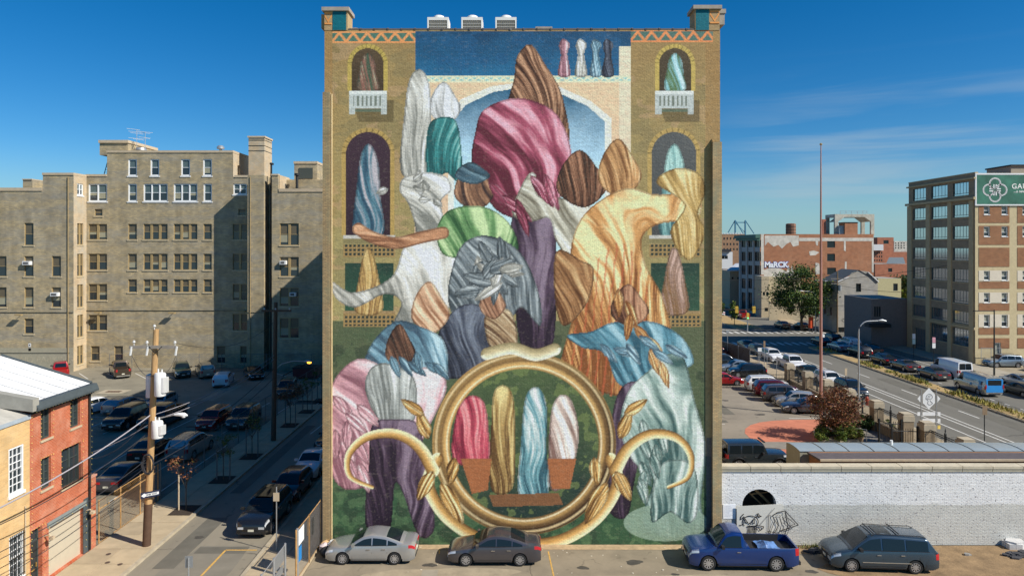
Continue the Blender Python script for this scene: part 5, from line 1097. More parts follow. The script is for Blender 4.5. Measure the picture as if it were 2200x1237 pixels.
lseg(la(0, -D, Rr, 120, 375)); lseg(la(D, 0, Rr, 210, 455)); lseg(la(0, D, Rr, -60, 195)); lseg(la(-D, 0, Rr, 30, 285))
def lp(pts, w=32): lseg([(cx0+x/k_, cy0+y/k_) for x, y in pts], w/k_*YG/FX)
lp([(-30, -145), (-30, -28), (-150, -28)]); lp([(30, -145), (30, -28), (150, -28)]); lp([(-30, 145), (-30, 28), (-150, 28)]); lp([(30, 145), (30, 28), (150, 28)])
lp([(-100, -80), (-30, -28)]); lp([(100, -90), (30, -28)]); lp([(-70, 70), (-30, 28)]); lp([(90, 70), (30, 28)])
lg.build('emblem', M_white, gau)
M_let = mat('sign_lettering', (.78, .78, .72), .7, var=0)
lettering('GAU', .98, M_let, gau, (XY(2189, YG), YG-.14, ZY(401, YG)), bold=.02, space=1.12); lettering('...a new', .5, M_let, gau, (XY(2188, YG), YG-.14, ZY(411.5, YG)), shear=.3, bold=.012)
# street side, in shade
YG1 = 109.5; F = Face(XG, YG1, R(-90)); LF = YG1-YG     # u runs towards the camera
def UG(px): return YG1-XG*FX/(px-1100)
hs = []; bays = ((1961.5, 1989), (2000.5, 2035.5), (2047, 2081))
zf = [(23.35, 25.25), (20.3, 22.15), (17.25, 19.1), (14.2, 16.0), (11.15, 13.0), (8.15, 10.0), (5.3, 7.05)]
for (z0, z1) in zf:
    for (a, c) in bays: hs.append((UG(a), UG(c), z0, z1))
hs += [(UG(2000.5), UG(2035.5), 2.2, 4.6), (UG(2047), UG(2081), 2.2, 4.6), (UG(1966), UG(1989), .15, 3.4)]
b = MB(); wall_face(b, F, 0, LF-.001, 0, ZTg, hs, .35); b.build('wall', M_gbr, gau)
M_gr = mat('green_steel_sash', (.04, .085, .085), .5); M_sky = mat('factory_glass', (.62, .64, .64), .07, .9, var=.1, scale=.5)
wg2 = dict(frame=M_gr, glass=M_sky, shade=M_sky, sill=M_gtan)
for i, h in enumerate(hs): add_window(gau, F, (h[0]+h[1])/2, h[2], h[1]-h[0], h[3]-h[2], dict(k='gs%d' % (h[0] > 5), n=4 if h[0] < 5 else 5, sash=True, split=.16, mt=.045, mp=-.03, ft=.05, d=.12, sh=.12, so=.0), wg2)
b = MB()
for (a, c) in ((1950.5, 1960), (1990.5, 1999), (2037, 2045), (2083, 2092)):
    b.box(XG-.14, XG-.002, YG1-UG(c), YG1-UG(a), 0, 22.6)
b.build('pilaster', M_gtan, gau)['kind'] = 'stuff'
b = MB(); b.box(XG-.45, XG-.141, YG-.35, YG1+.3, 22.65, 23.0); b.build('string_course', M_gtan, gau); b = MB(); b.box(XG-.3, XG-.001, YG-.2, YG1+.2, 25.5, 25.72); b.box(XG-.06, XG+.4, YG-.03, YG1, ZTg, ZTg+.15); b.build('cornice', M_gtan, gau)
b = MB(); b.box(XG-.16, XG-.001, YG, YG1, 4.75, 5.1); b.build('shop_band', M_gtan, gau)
b = MB(); b.box(XG+.36, XE, YG+.31, YG1, 0, ZTg-.4); b.box(XG, XG+.355, YG1-.02, YG1, 0, ZTg); b.box(XE-.3, XE, YG, YG1, 0, ZTg); b.build('wall_body', M_br, gau)
b = MB(); b.box(XY(2172, YG+4), XE, YG+4, YG+9, ZTg-.4, ZY(357, YG+4)); b.build('penthouse', mat('penthouse_render', (.36, .32, .24), .85), gau); b = MB(); b.box(XY(2170, YG+4), XE, YG+3.8, YG+9.2, ZY(357, YG+4), ZY(354, YG+4)); b.build('penthouse_roof', M_black, gau)
# ------------------------------------------------------------------ blocks in the middle distance
def simple_building(name, label, x0, x1, y0, y1, h, mwall, wins=(), lwins=(), roofm=None, wm=None, z_off=0, cat='building', par=.0, wst=None):
    t = thing(name, label, cat, (x0, y0, z_off)); F1 = Face(x0, y0, 0); F2 = Face(x0, y1, R(-90)); wm = wm or dict(frame=M_darkf, glass=M_glassd, shade=M_glassd, sill=M_cope)
    b = MB(); wall_face(b, F1, 0, x1-x0, 0, h, [w[:4] for w in wins], .2); wall_face(b, F2, 0, y1-y0-.001, 0, h, [w[:4] for w in lwins], .2)
    b.face([(x1, y0, 0), (x1, y1, 0), (x1, y1, h), (x1, y0, h)]); b.face([(x0+.21, y0+.21, h-par), (x1, y0+.21, h-par), (x1, y1, h-par), (x0+.21, y1, h-par)], 1) ; b.build('wall', [mwall, roofm or M_par], t)
    for Fk, ws in ((F1, wins), (F2, lwins)):
        for w in ws: add_window(t, Fk, (w[0]+w[1])/2, w[2], w[1]-w[0], w[3]-w[2], dict(k='s%d' % (w[4] if len(w) > 4 else 1), n=w[4] if len(w) > 4 else 1, sill=False, ft=.08, mt=.12, sash=False, d=.08, rows=3 if wst else 1, cols=3 if wst else 1), wm)
    return t, F1, F2
# block with wall graffiti
Yq = 160; xq0, xq1 = XY(1633, Yq), XY(1877, Yq); hq = ZY(503, Yq)
def pw_(px0, px1, py0, py1, n=1): return (XY(px0, Yq)-xq0, XY(px1, Yq)-xq0, ZY(py1, Yq), ZY(py0, Yq), n)
M_mq = brickmat('graffiti_block_brick', (.42, .18, .09), (.34, .15, .08), (.36, .2, .12), .8, .3, big=(.45, .24, .14), bigamt=.5, bigscale=.3, bump=.1)
F2u = lambda px: 174.9-(xq0*FX/(px-1100))
lw = []
for (a, c) in ((1594, 1604), (1608, 1618), (1622, 1633)):
    for (py0, py1) in ((516, 531), (541, 561), (570, 590), (598, 620), (628, 668)):
        Yk = xq0*FX/((a+c)/2-1100); lw.append((F2u(a), F2u(c), ZY(py1, Yk), ZY(py0, Yk), 2))
lw = [(a, c, max(z, .3), z1, n) for a, c, z, z1, n in lw]
gb, F1, F2 = simple_building('warehouse_block', 'five storey brown brick warehouse with peeling white paint and blue outlined graffiti', xq0, xq1, Yq, 174.9, hq, M_mq, [pw_(1777, 1794, 515, 532), pw_(1777, 1794, 545, 561), pw_(1727, 1733, 578, 586), pw_(1777, 1796, 575, 590)], lw)
M_gw = mat('pale_grey_front', (.42, .41, .38), .8, var=.08)
b = MB(); F2b = Face(xq0-.04, 174.9, R(-90)); wall_face(b, F2b, 0, 14.89, 0, hq, [w[:4] for w in lw], .03)
for (a, c) in ((1590.5, 1593), (1604.5, 1607.5), (1618.5, 1621.5)): b.box(xq0-.3, xq0-.045, 174.9-F2u(c), 174.9-F2u(a), 0, hq-1)
b.build('street_front', M_gw, gb)
b = MB(); b.box(xq0-1.2, xq0-.05, 159.6, 175.2, hq-.9, hq-.1); b.box(xq0-.8, xq0-.05, 159.8, 175, hq-1.5, hq-.91); b.build('green_cornice', mat('copper_green', (.07, .16, .12), .6, var=.15), gb)
b = MB()
def peel(pts, yy=Yq-.02): b.face([(XY(x, Yq), yy, ZY(y, Yq)) for x, y in pts][::-1])
peel([(1635, 503), (1641, 503), (1641, 590), (1635, 590)]); peel([(1643, 506), (1716, 506), (1716, 527), (1704, 530), (1698, 520), (1690, 524), (1680, 534), (1672, 526), (1662, 530), (1650, 520), (1643, 528)])
peel([(1641, 580), (1655, 575), (1675, 576), (1690, 583), (1694, 568), (1698, 584), (1701, 570), (1706, 588), (1720, 590), (1712, 595), (1641, 594)]); peel([(1717, 511), (1877, 511), (1877, 518), (1717, 518)]); peel([(1752, 518), (1758, 518), (1757, 528), (1753, 526)]); peel([(1813, 518), (1817, 518), (1817, 540), (1813, 538)])
peel([(1738, 540), (1748, 538), (1760, 542), (1752, 548), (1740, 549)]); peel([(1752, 564), (1760, 566), (1762, 588), (1752, 590)]); peel([(1815, 562), (1819, 562), (1819, 580), (1815, 580)]); peel([(1873, 519), (1877, 519), (1877, 585), (1873, 585)])
b.build('peeling_paint', mat('peeling_paint', (.60, .56, .48), .85, var=.3, scale=.8, detail=8), gb)
b = MB(); b.face([(XY(1635, Yq), Yq-.03, 0), (XY(1720, Yq), Yq-.03, 0), (XY(1720, Yq), Yq-.03, ZY(594, Yq)), (XY(1635, Yq), Yq-.03, ZY(594, Yq))]); b.build('cream_dado', mat('cream_dado', (.52, .44, .28), .85, var=.15), gb)
lettering('MaRCK', 1.75, mat('graffiti_blue', (.05, .07, .35), .6, var=0), gb, (XY(1667.5, Yq), Yq-.05, ZY(569, Yq)), bold=.17, extrude=.01, space=.98); lettering('MaRCK', 1.75, mat('graffiti_white', (.80, .83, .86), .6, var=0), gb, (XY(1667.5, Yq), Yq-.08, ZY(569, Yq)), bold=.075, extrude=.012, space=.98)
# things on its roof
t = thing('water_tank', 'rusty striped cylindrical tank on the warehouse roof', 'tank', (XY(1699, Yq+5), Yq+5, hq-.2)); b = MB(); b.lathe([(1.15, 0), (1.15, 2.7), (.9, 2.85), (0, 2.9)], 0, 0, 18); put(b.mesh('tank_shell', mat('rusty_tank', (.20, .10, .06), .7, var=.6, scale=1.3, stretch=(2, 2, .15)), smooth=40), 'tank_shell', t)
b = MB(); 
for z in (.6, 1.3, 2.0): b.lathe([(1.16, z), (1.2, z), (1.2, z+.06), (1.16, z+.06)], 0, 0, 18)
put(b.mesh('hoops', M_black), 'hoops', t)['kind'] = 'stuff'
t = thing('brick_chimney', 'slim tall red brick chimney rising behind the pink flagpole', 'chimney', (XY(1769, Yq+4), Yq+4, hq-.2)); b = MB(); b.box(-.45, .45, -.45, .45, 0, 3.8); put(b.mesh('shaft', brickmat('chimney_brick', (.42, .14, .08), (.36, .12, .07), (.3, .2, .15), .4, .15)), 'shaft', t)
t = thing('water_tower_stand', 'weathered white concrete water tower frame on the warehouse roof', 'tower frame', (XY(1825, Yq+5), Yq+5, hq-.2)); cc_ = mat('stained_concrete', (.50, .47, .38), .9, var=.3, scale=.8)
Wf = 4.3
for sx in (-1, 1):
    for sy in (-1, 1): b = MB(); b.box(sx*Wf-.4, sx*Wf+.4, sy*2.2-.3, sy*2.2+.3, 0, 4.3); put(b.mesh('leg', cc_), 'leg', t)
b = MB(); b.box(-Wf-.4, Wf+.4, -2.5, 2.5, 4.3, 5.0)
for sx in (-1, 1): b.face([(sx*(Wf-.4), -2.5, 3.2), (sx*(Wf-1.9), -2.5, 4.3), (sx*(Wf-.4), -2.5, 4.3)][::sx]); b.face([(sx*(Wf-.4), -2.5, 3.2), (sx*(Wf-.4), 2.5, 3.2), (sx*(Wf-1.9), 2.5, 4.3), (sx*(Wf-1.9), -2.5, 4.3)])
put(b.mesh('deck', cc_), 'deck', t)
b = MB()
for x in (-3.2, -1.8, -.5, .9, 2.2, 3.2): b.tube([(x, -2, 5), (x, -2, 5.75)], .05, 4)
for z in (5.4, 5.75): b.tube([(-3.2, -2, z), (3.2, -2, z)], .05, 4)
put(b.mesh('railing', M_steel), 'railing', t)['kind'] = 'stuff'
t = thing('stair_hut', 'brick stair hut with a grey side standing inside the rooftop frame', 'hut', (XY(1829, Yq+1), Yq+1, hq-.2)); b = MB(); b.box(-1.5, 1.5, 0, 3, 0, 2.9); put(b.mesh('brick_walls', M_mq), 'brick_walls', t); b = MB(); b.box(-2.6, -1.501, .5, 3, 0, 2.2); put(b.mesh('metal_annex', mat('annex_metal', (.30, .35, .36), .5)), 'metal_annex', t); b = MB(); b.box(-1.6, 1.6, -.1, 3.1, 2.9, 3.05); put(b.mesh('flat_roof', M_black), 'flat_roof', t)
# low wings and walls in front of the warehouse
def boxthing(name, label, cat, x0, x1, y0, y1, h, m, z=0, **k):
    return simple_building(name, label, x0, x1, y0, y1, h, m, cat=cat, z_off=0, **k)
M_beige = mat('beige_render', (.46, .38, .25), .85, var=.1)
Yl = 155.5; t_, _, _ = boxthing('low_annex', 'low beige annex in front of the warehouse with four small dark openings', 'building', XY(1636, Yl), XY(1652, Yl), Yl, 159.9, ZY(594, Yl), M_beige, wins=[(.3, .8, 5.0, 5.8), (1.05, 1.6, 5.0, 5.8), (.7, 1.5, 1.4, 2.2)])
t = thing('yard_wall', 'long beige yard wall under the big green tree', 'wall', (XY(1652, 150), 150, 0)); b = MB(); b.box(XY(1652, 150), XY(1750, 150), 149.8, 150.1, 0, ZY(650, 150)); b.build('wall_face', M_beige, t); b = MB(); b.box(XY(1652, 150), XY(1750, 150), 149.7, 150.2, ZY(650, 150), ZY(648, 150)); b.build('wall_cap', M_cope, t)
# grey stone gable house
Ys = 128; xs0, xs1 = XY(1800, Ys), XY(1886, Ys); zE = ZY(606, Ys); 
sg, F1, F2 = simple_building('stone_house', 'grey stone gabled corner house with a shopfront below', xs0, xs1, Ys, 134.6, zE, brickmat('grey_stone_block', (.42, .40, .36), (.34, .33, .31), (.42, .38, .31), .9, .22, big=(.42, .38, .3), bigamt=.6, bigscale=.5, bump=.4), [(XY(1839, Ys)-xs0, XY(1850, Ys)-xs0, ZY(627, Ys), ZY(609, Ys))], [(1.0, 1.7, 6.2, 8.0), (3.5, 4.2, 6.2, 8.0), (1.0, 1.7, 3.0, 4.6), (3.5, 4.2, 3.0, 4.6)])
zP = ZY(581, Ys); xm = XY(1845, Ys)
b = MB(); b.face([(xs0, Ys, zE), (xs1, Ys, zE), (xm+1.6, Ys, zP-.2), (xm, Ys, zP), (xm-1.4, Ys, zP-.5), (xm-2, Ys, zE+.9)]); b.build('gable', MC['grey_stone_block'], sg)
b = MB(); b.face([(xs0-.2, Ys-.1, zE+.05), (xs0-.2, 134.8, zE+.05), (xm, 134.8, zP+.1), (xm, Ys-.1, zP+.1)][::-1]); b.face([(xm, Ys-.1, zP+.1), (xm, 134.8, zP+.1), (xs1+.2, 134.8, zE+.05), (xs1+.2, Ys-.1, zE+.05)][::-1]); b.build('roof', mat('dark_roof', (.10, .11, .11), .7), sg)
b = MB(); b.tube([(xs0-.1, Ys-.12, zE+.05), (xm-2, Ys-.12, zE+1)], .12, 4); b.tube([(xm+1.7, Ys-.12, zP-.3), (xs1+.1, Ys-.12, zE+.05)], .12, 4); b.build('white_verge', M_white, sg)
b = MB(); b.box(xs0+.02, xs1-.02, Ys-.1, Ys-.003, ZY(698, Ys)-.4, ZY(680, Ys)); b.build('shop_sign', mat('grey_sign_board', (.40, .38, .33), .7, var=.2), sg)
b = MB()
for k in range(3):
    cx = XY(1812+k*11, Ys); 
    for j in range(10):
        a0, a1 = 6.283*j/10, 6.283*(j+1)/10; b.face([(cx+.4*math.cos(a0), Ys-.11, 2.35+.3*math.sin(a0)), (cx+.4*math.cos(a1), Ys-.11, 2.35+.3*math.sin(a1)), (cx+.28*math.cos(a1), Ys-.11, 2.35+.2*math.sin(a1)), (cx+.28*math.cos(a0), Ys-.11, 2.35+.2*math.sin(a0))][::-1])
b.build('scrawled_graffiti', M_ink, sg)
b = MB(); b.box(xs0+.1, xs1-.1, Ys-.06, Ys-.004, .2, 1.3); b.build('shop_glazing', M_glassd, sg)
b = MB(); b.box(XY(1760, 132), xs0+.1, 131.5, 134.5, zE-.1, zE+.05); b.build('side_roof', mat('grey_metal_roof', (.35, .37, .38), .5), sg)
# further small blocks: name, label, px0, px1, py_top, Y, depth, material
M_rb2 = brickmat('far_red_brick', (.42, .16, .09), (.36, .14, .08), (.35, .22, .15), 1.0, .35, bump=.1); M_yel = mat('yellow_stucco', (.50, .44, .24), .85, var=.1); M_dgr = mat('dark_grey_stucco', (.21, .18, .16), .8, var=.1); M_whs = mat('white_stucco', (.66, .66, .64), .8, var=.05); M_dkr = brickmat('dark_red_row_brick', (.20, .07, .05), (.17, .06, .05), (.2, .12, .1), .8, .3, bump=.1)
def far(name, label, px0, px1, pyt, Y, dep, m, rows=(), cols=(), ww_=.9, wh=1.3, **k):
    x0, x1, h = XY(px0, Y), XY(px1, Y), ZY(pyt, Y); ws = [(XY(c, Y)-x0, XY(c, Y)-x0+ww_, ZY(r_, Y)-wh, ZY(r_, Y)) for r_ in rows for c in cols]
    return simple_building(name, label, x0, x1, Y, Y+dep, h, m, wins=ws, **k)[0]
o = far('mill_building', 'distant five storey brown brick mill with a notched white parapet', 1540, 1600, 503, 262, 16, brickmat('mill_brick', (.34, .20, .11), (.29, .17, .1), (.3, .2, .14), 1.2, .4, bump=.1), rows=(510, 522, 533), cols=(1554, 1561, 1568, 1575, 1582, 1589), ww_=.55, wh=.9)
b = MB()
for k in range(8): b.box(XY(1549+k*6, 262), XY(1552.5+k*6, 262), 261.9, 262.3, ZY(503, 262), ZY(500.5, 262))
b.build('parapet_notches', M_whs, o)['kind'] = 'stuff'
far('modern_block', 'low white modern block with a dark recessed window', 1545, 1574, 541, 222, 12, M_whs, rows=(549,), cols=(1550, 1557), ww_=1.0, wh=1.1)
b = MB(); b.box(XY(1545, 221), XY(1571, 221), 221, 228, ZY(541, 221), ZY(535.5, 221)); tag(b.build('roof_storey', mat('black_cladding', (.03, .03, .035), .6)), 'dark set-back top storey of the low white modern block', 'storey')
far('dark_row_house', 'dark red three storey row house with black awning', 1553, 1567, 578, 190, 9, M_dkr, rows=(584, 598, 612), cols=(1556, 1561), ww_=.5, wh=1.0)
far('gabled_shop', 'beige two storey building beside the grey fronted warehouse', 1568, 1597, 582, 178, 10, M_beige, rows=(595,), cols=(1572, 1584), ww_=.5, wh=.6)
b = MB(); Yh = 177; b.face([(XY(1562, Yh), Yh, ZY(580, Yh)), (XY(1597, Yh), Yh, ZY(580, Yh)), (XY(1597, Yh+6), Yh+6, ZY(564, Yh+6)), (XY(1580, Yh+6), Yh+6, ZY(566, Yh+6))]); b.box(XY(1562, Yh), XY(1597, Yh), Yh-.1, Yh+.1, ZY(583, Yh), ZY(580, Yh)); tag(b.build('metal_roof', mat('pale_metal_roof', (.62, .64, .66), .4, .2)), 'pale sloping metal roof over the beige two storey building', 'roof')
far('stucco_house', 'pale yellow stucco house with one dark window behind the stone house', 1886, 1936, 598, 150, 8, M_yel, rows=(609,), cols=(1919,), ww_=1.0, wh=1.6)
far('grey_shop', 'dark grey two storey corner shop with three narrow upper windows', 1872, 1952, 642, 110.2, 9, M_dgr, rows=(658,), cols=(1878, 1883, 1888), ww_=.32, wh=1.7)
b = MB(); b.box(XY(1862, 109.4), XY(1909, 109.4), 108.6, 110.1, ZY(702, 109.4), ZY(695, 109.4)); tag(b.build('shop_awning', M_black), 'black flat awning over the door of the dark grey corner shop', 'awning')
far('brick_hall', 'distant red brick hall with a flat pale parapet and red shutter', 1885, 1920, 510, 250, 12, M_rb2, rows=(516,), cols=(1898,), ww_=1.9, wh=1.3)
far('striped_block', 'distant white and red brick block with many tiny windows', 1875, 1900, 526, 235, 10, M_rb2, rows=(541, 549, 557), cols=(1878, 1883, 1888, 1893), ww_=.4, wh=.7)
b = MB(); b.box(XY(1877, 234), XY(1898, 234), 234, 235, ZY(538, 234), ZY(525, 234)); tag(b.build('white_top_storey', M_whs), 'white top storey of the distant striped block', 'storey')
far('long_brick_house', 'long low red brick building with a dark mansard behind the stucco house', 1880, 1960, 567, 200, 10, M_rb2, rows=(576,), cols=(1908,), ww_=1.2, wh=1.1)
b = MB(); Yh = 201; b.face([(XY(1904, Yh), Yh, ZY(566, Yh)), (XY(1945, Yh), Yh, ZY(566, Yh)), (XY(1941, Yh+2), Yh+2, ZY(553, Yh)), (XY(1910, Yh+2), Yh+2, ZY(553, Yh))]); tag(b.build('mansard_roof', mat('blue_slate', (.10, .13, .15), .6)), 'dark blue slate mansard roof above the long low brick building', 'roof')
far('distant_apartments', 'far white and tan apartment block on the skyline beside the factory', 1921, 1955, 518, 420, 20, mat('apartment_render', (.55, .5, .42), .8, var=.35, scale=.4), rows=(521, 526, 531), cols=(1923, 1929, 1935, 1941), ww_=.8, wh=.8)
far('brown_depot', 'distant long brown brick depot right of the striped block', 1918, 1965, 541, 300, 20, M_rb2)
# far blocks that fill the avenue end and the left edge behind the trees
far('end_block', 'distant grey brick block closing the avenue at the tower edge', 1500, 1552, 556, 240, 14, M_gbr, rows=(562, 572), cols=(1520, 1535, 1546), ww_=.8, wh=1.0)
# far suspension bridge
br = thing('suspension_bridge', 'far blue suspension bridge tower and cables on the skyline', 'bridge', (XY(1590, 2200), 2200, 0)); M_bl = mat('bridge_blue', (.06, .20, .30), .6, var=0); Yb_ = 2200
for px in (1579.5, 1601): b = MB(); b.box(XY(px, Yb_)-1.6, XY(px, Yb_)+1.6, Yb_-3, Yb_+3, 0, ZY(474, Yb_)); b.build('tower_leg', M_bl, br)
b = MB(); b.box(XY(1579.5, Yb_), XY(1601, Yb_), Yb_-1, Yb_+1, ZY(479, Yb_), ZY(477, Yb_)); b.tube([(XY(1579.5, Yb_), Yb_, ZY(478, Yb_)), (XY(1601, Yb_), Yb_, ZY(500, Yb_))], 1, 4); b.build('tower_bracing', M_bl, br)
for pts in (((1579.5, 473), (1564, 500)), ((1579.5, 473), (1597, 502)), ((1601, 473), (1620, 502))): b = MB(); b.tube([(XY(x, Yb_), Yb_, ZY(y, Yb_)) for x, y in pts], 1.6, 5); b.build('main_cable', M_bl, br)
# ------------------------------------------------------------------ vehicles
def paint(name, c, metal=.5, rough=.24):
    m = mat('car_paint_'+name, c, rough, metal, var=.03, scale=2, coat=.8, spec=.5); return m
M_cg = mat('car_glass', (.008, .013, .016), .07, var=0, spec=.5); M_trim = mat('black_trim', (.02, .02, .022), .6, var=.1)
M_rim = mat('alloy_rim', (.55, .55, .56), .3, .7, var=0); M_hl = mat('headlamp', (.62, .64, .66), .12, .2, var=0, spec=.9, coat=1); M_tl = mat('tail_lamp', (.45, .01, .015), .2, var=0, coat=.6)
M_amb = mat('amber_lamp', (.7, .22, .03), .3, var=0); M_plate = mat('number_plate', (.62, .60, .48), .5, var=.05); M_chrome = mat('chrome', (.7, .7, .7), .15, .95, var=0); M_seam = mat('panel_gap', (.01, .01, .01), .8, var=0)
M_und = mat('underbody', (.01, .01, .01), .9, var=0)
def interp(pts, x):
    """smooth curve through (x,z) control points (monotone cubic)"""
    if x <= pts[0][0]: return pts[0][1]
    if x >= pts[-1][0]: return pts[-1][1]
    n = len(pts); sl = [(pts[i+1][1]-pts[i][1])/(pts[i+1][0]-pts[i][0]) for i in range(n-1)]
    def tg(i):
        if i == 0: return sl[0]
        if i == n-1: return sl[-1]
        a, b_ = sl[i-1], sl[i]; return 0 if a*b_ <= 0 else 2*a*b_/(a+b_)
    for i in range(n-1):
        if x <= pts[i+1][0]:
            h = pts[i+1][0]-pts[i][0]; t = (x-pts[i][0])/h; m0, m1 = tg(i)*h, tg(i+1)*h
            return (2*t**3-3*t*t+1)*pts[i][1]+(t**3-2*t*t+t)*m0+(-2*t**3+3*t*t)*pts[i+1][1]+(t**3-t*t)*m1
# front is +x.  Shapes are given as fractions: x from 0 (nose) to 1 (tail); heights in metres.
SH = {
 'sedan': dict(L=4.65, W=1.80, H=1.44, deck=[(0, .60), (.03, .70), (.15, .82), (.28, .90), (.31, .92), (.80, .98), (.86, 1.02), (.96, 1.00), (1, .90)], cab=(.27, .43, .66, .87), roof=[(.43, 1.38), (.53, 1.44), (.66, 1.38)], ax=(.195, .775), rw=.325, win=[(.305, .515), (.53, .685), (.70, .80)]),
 'coupe': dict(L=4.75, W=1.88, H=1.38, deck=[(0, .58), (.03, .70), (.16, .86), (.32, .93), (.80, 1.00), (.95, 1.02), (1, .90)], cab=(.31, .46, .62, .86), roof=[(.46, 1.33), (.54, 1.38), (.62, 1.33)], ax=(.19, .78), rw=.345, win=[(.35, .60), (.615, .72)]),
 'hatch': dict(L=4.2, W=1.80, H=1.52, deck=[(0, .66), (.03, .78), (.14, .92), (.26, .98), (.30, 1.0), (.9, 1.06), (1, .98)], cab=(.24, .40, .86, .985), roof=[(.40, 1.46), (.55, 1.52), (.86, 1.44)], ax=(.2, .79), rw=.33, win=[(.28, .52), (.535, .73), (.75, .87)]),
 'suv': dict(L=4.6, W=1.88, H=1.70, deck=[(0, .74), (.03, .92), (.12, 1.02), (.25, 1.07), (.9, 1.13), (1, 1.06)], cab=(.25, .38, .90, .985), roof=[(.38, 1.63), (.5, 1.70), (.90, 1.62)], ax=(.19, .79), rw=.37, win=[(.29, .50), (.515, .71), (.73, .89)], rails=True),
 'boxy': dict(L=4.15, W=1.80, H=1.62, deck=[(0, .72), (.03, .90), (.12, .98), (.24, 1.02), (.9, 1.06), (1, 1.0)], cab=(.23, .35, .93, .99), roof=[(.35, 1.57), (.5, 1.62), (.93, 1.58)], ax=(.19, .80), rw=.34, win=[(.27, .50), (.515, .73), (.75, .91)]),
 'jeep': dict(L=4.6, W=1.86, H=1.86, deck=[(0, .92), (.02, 1.05), (.3, 1.10), (.98, 1.12), (1, 1.1)], cab=(.335, .40, .97, .985), roof=[(.40, 1.82), (.5, 1.86), (.97, 1.84)], ax=(.15, .80), rw=.42, win=[(.40, .56), (.585, .74), (.765, .94)], k=.12, jeep=True),
 'minivan': dict(L=5.1, W=1.97, H=1.75, deck=[(0, .66), (.03, .82), (.12, .96), (.21, 1.03), (.9, 1.08), (1, 1.0)], cab=(.185, .37, .90, .985), roof=[(.37, 1.69), (.5, 1.75), (.90, 1.66)], ax=(.185, .775), rw=.34, win=[(.25, .465), (.48, .685), (.70, .90)], rails=True),
 'pickup': dict(L=5.5, W=1.98, H=1.82, deck=[(0, .80), (.025, .98), (.12, 1.06), (.27, 1.12), (.31, 1.14), (1, 1.14)], cab=(.255, .345, .49, .525), roof=[(.345, 1.76), (.42, 1.82), (.49, 1.79)], ax=(.17, .79), rw=.38, win=[(.285, .475)], bed=(.55, .985)),
 'crewcab': dict(L=5.8, W=2.0, H=1.92, deck=[(0, .86), (.025, 1.06), (.12, 1.14), (.25, 1.2), (1, 1.22)], cab=(.235, .325, .615, .65), roof=[(.325, 1.85), (.42, 1.92), (.615, 1.89)], ax=(.165, .79), rw=.40, win=[(.27, .44), (.455, .605)], bed=(.67, .985)),
 'van': dict(L=5.5, W=2.0, H=2.15, deck=[(0, .75), (.02, 1.0), (.12, 1.14), (.18, 1.2), (1, 1.2)], cab=(.14, .25, .985, .995), roof=[(.25, 2.08), (.4, 2.15), (.985, 2.12)], ax=(.16, .78), rw=.36, win=[(.20, .32)], k=.09, van=True),
}
def wheel_meshes(r, w=.22):
    key = ('wheel', round(r, 3))
    if key in WC: return WC[key]
    t = MB(); t.lathe([(r*.66, -w*.5), (r*.9, -w*.5), (r*.985, -w*.38), (r, -w*.2), (r, w*.2), (r*.985, w*.38), (r*.9, w*.5), (r*.66, w*.5), (r*.66, -w*.5)], 0, 0, 24, axis='y')
    ri = MB(); ri.lathe([(r*.67, -w*.48), (r*.67, -w*.1), (0.001, -w*.1)], 0, 0, 24, 1, axis='y'); ri.lathe([(r*.67, -w*.49), (r*.6, -w*.50), (r*.6, -w*.36)], 0, 0, 24, 0, axis='y')
    for k in range(10):
        a = 6.2832*k/10; c, s = math.cos(a), math.sin(a); q = .055*r*1.1
        P = [(r*.1, -q*1.4), (r*.62, -q), (r*.62, q), (r*.1, q*1.4)]
        ri.face([(x*c-z*s, -w*.44, x*s+z*c) for x, z in P], 0)
    ri.face([(r*.14*math.cos(6.2832*j/10), -w*.47, r*.14*math.sin(6.2832*j/10)) for j in range(10)], 0)
    WC[key] = (t.mesh('tyre', M_rubber, smooth=35), ri.mesh('rim', [M_rim, M_und])); return WC[key]
class Car: pass
CARS = {}
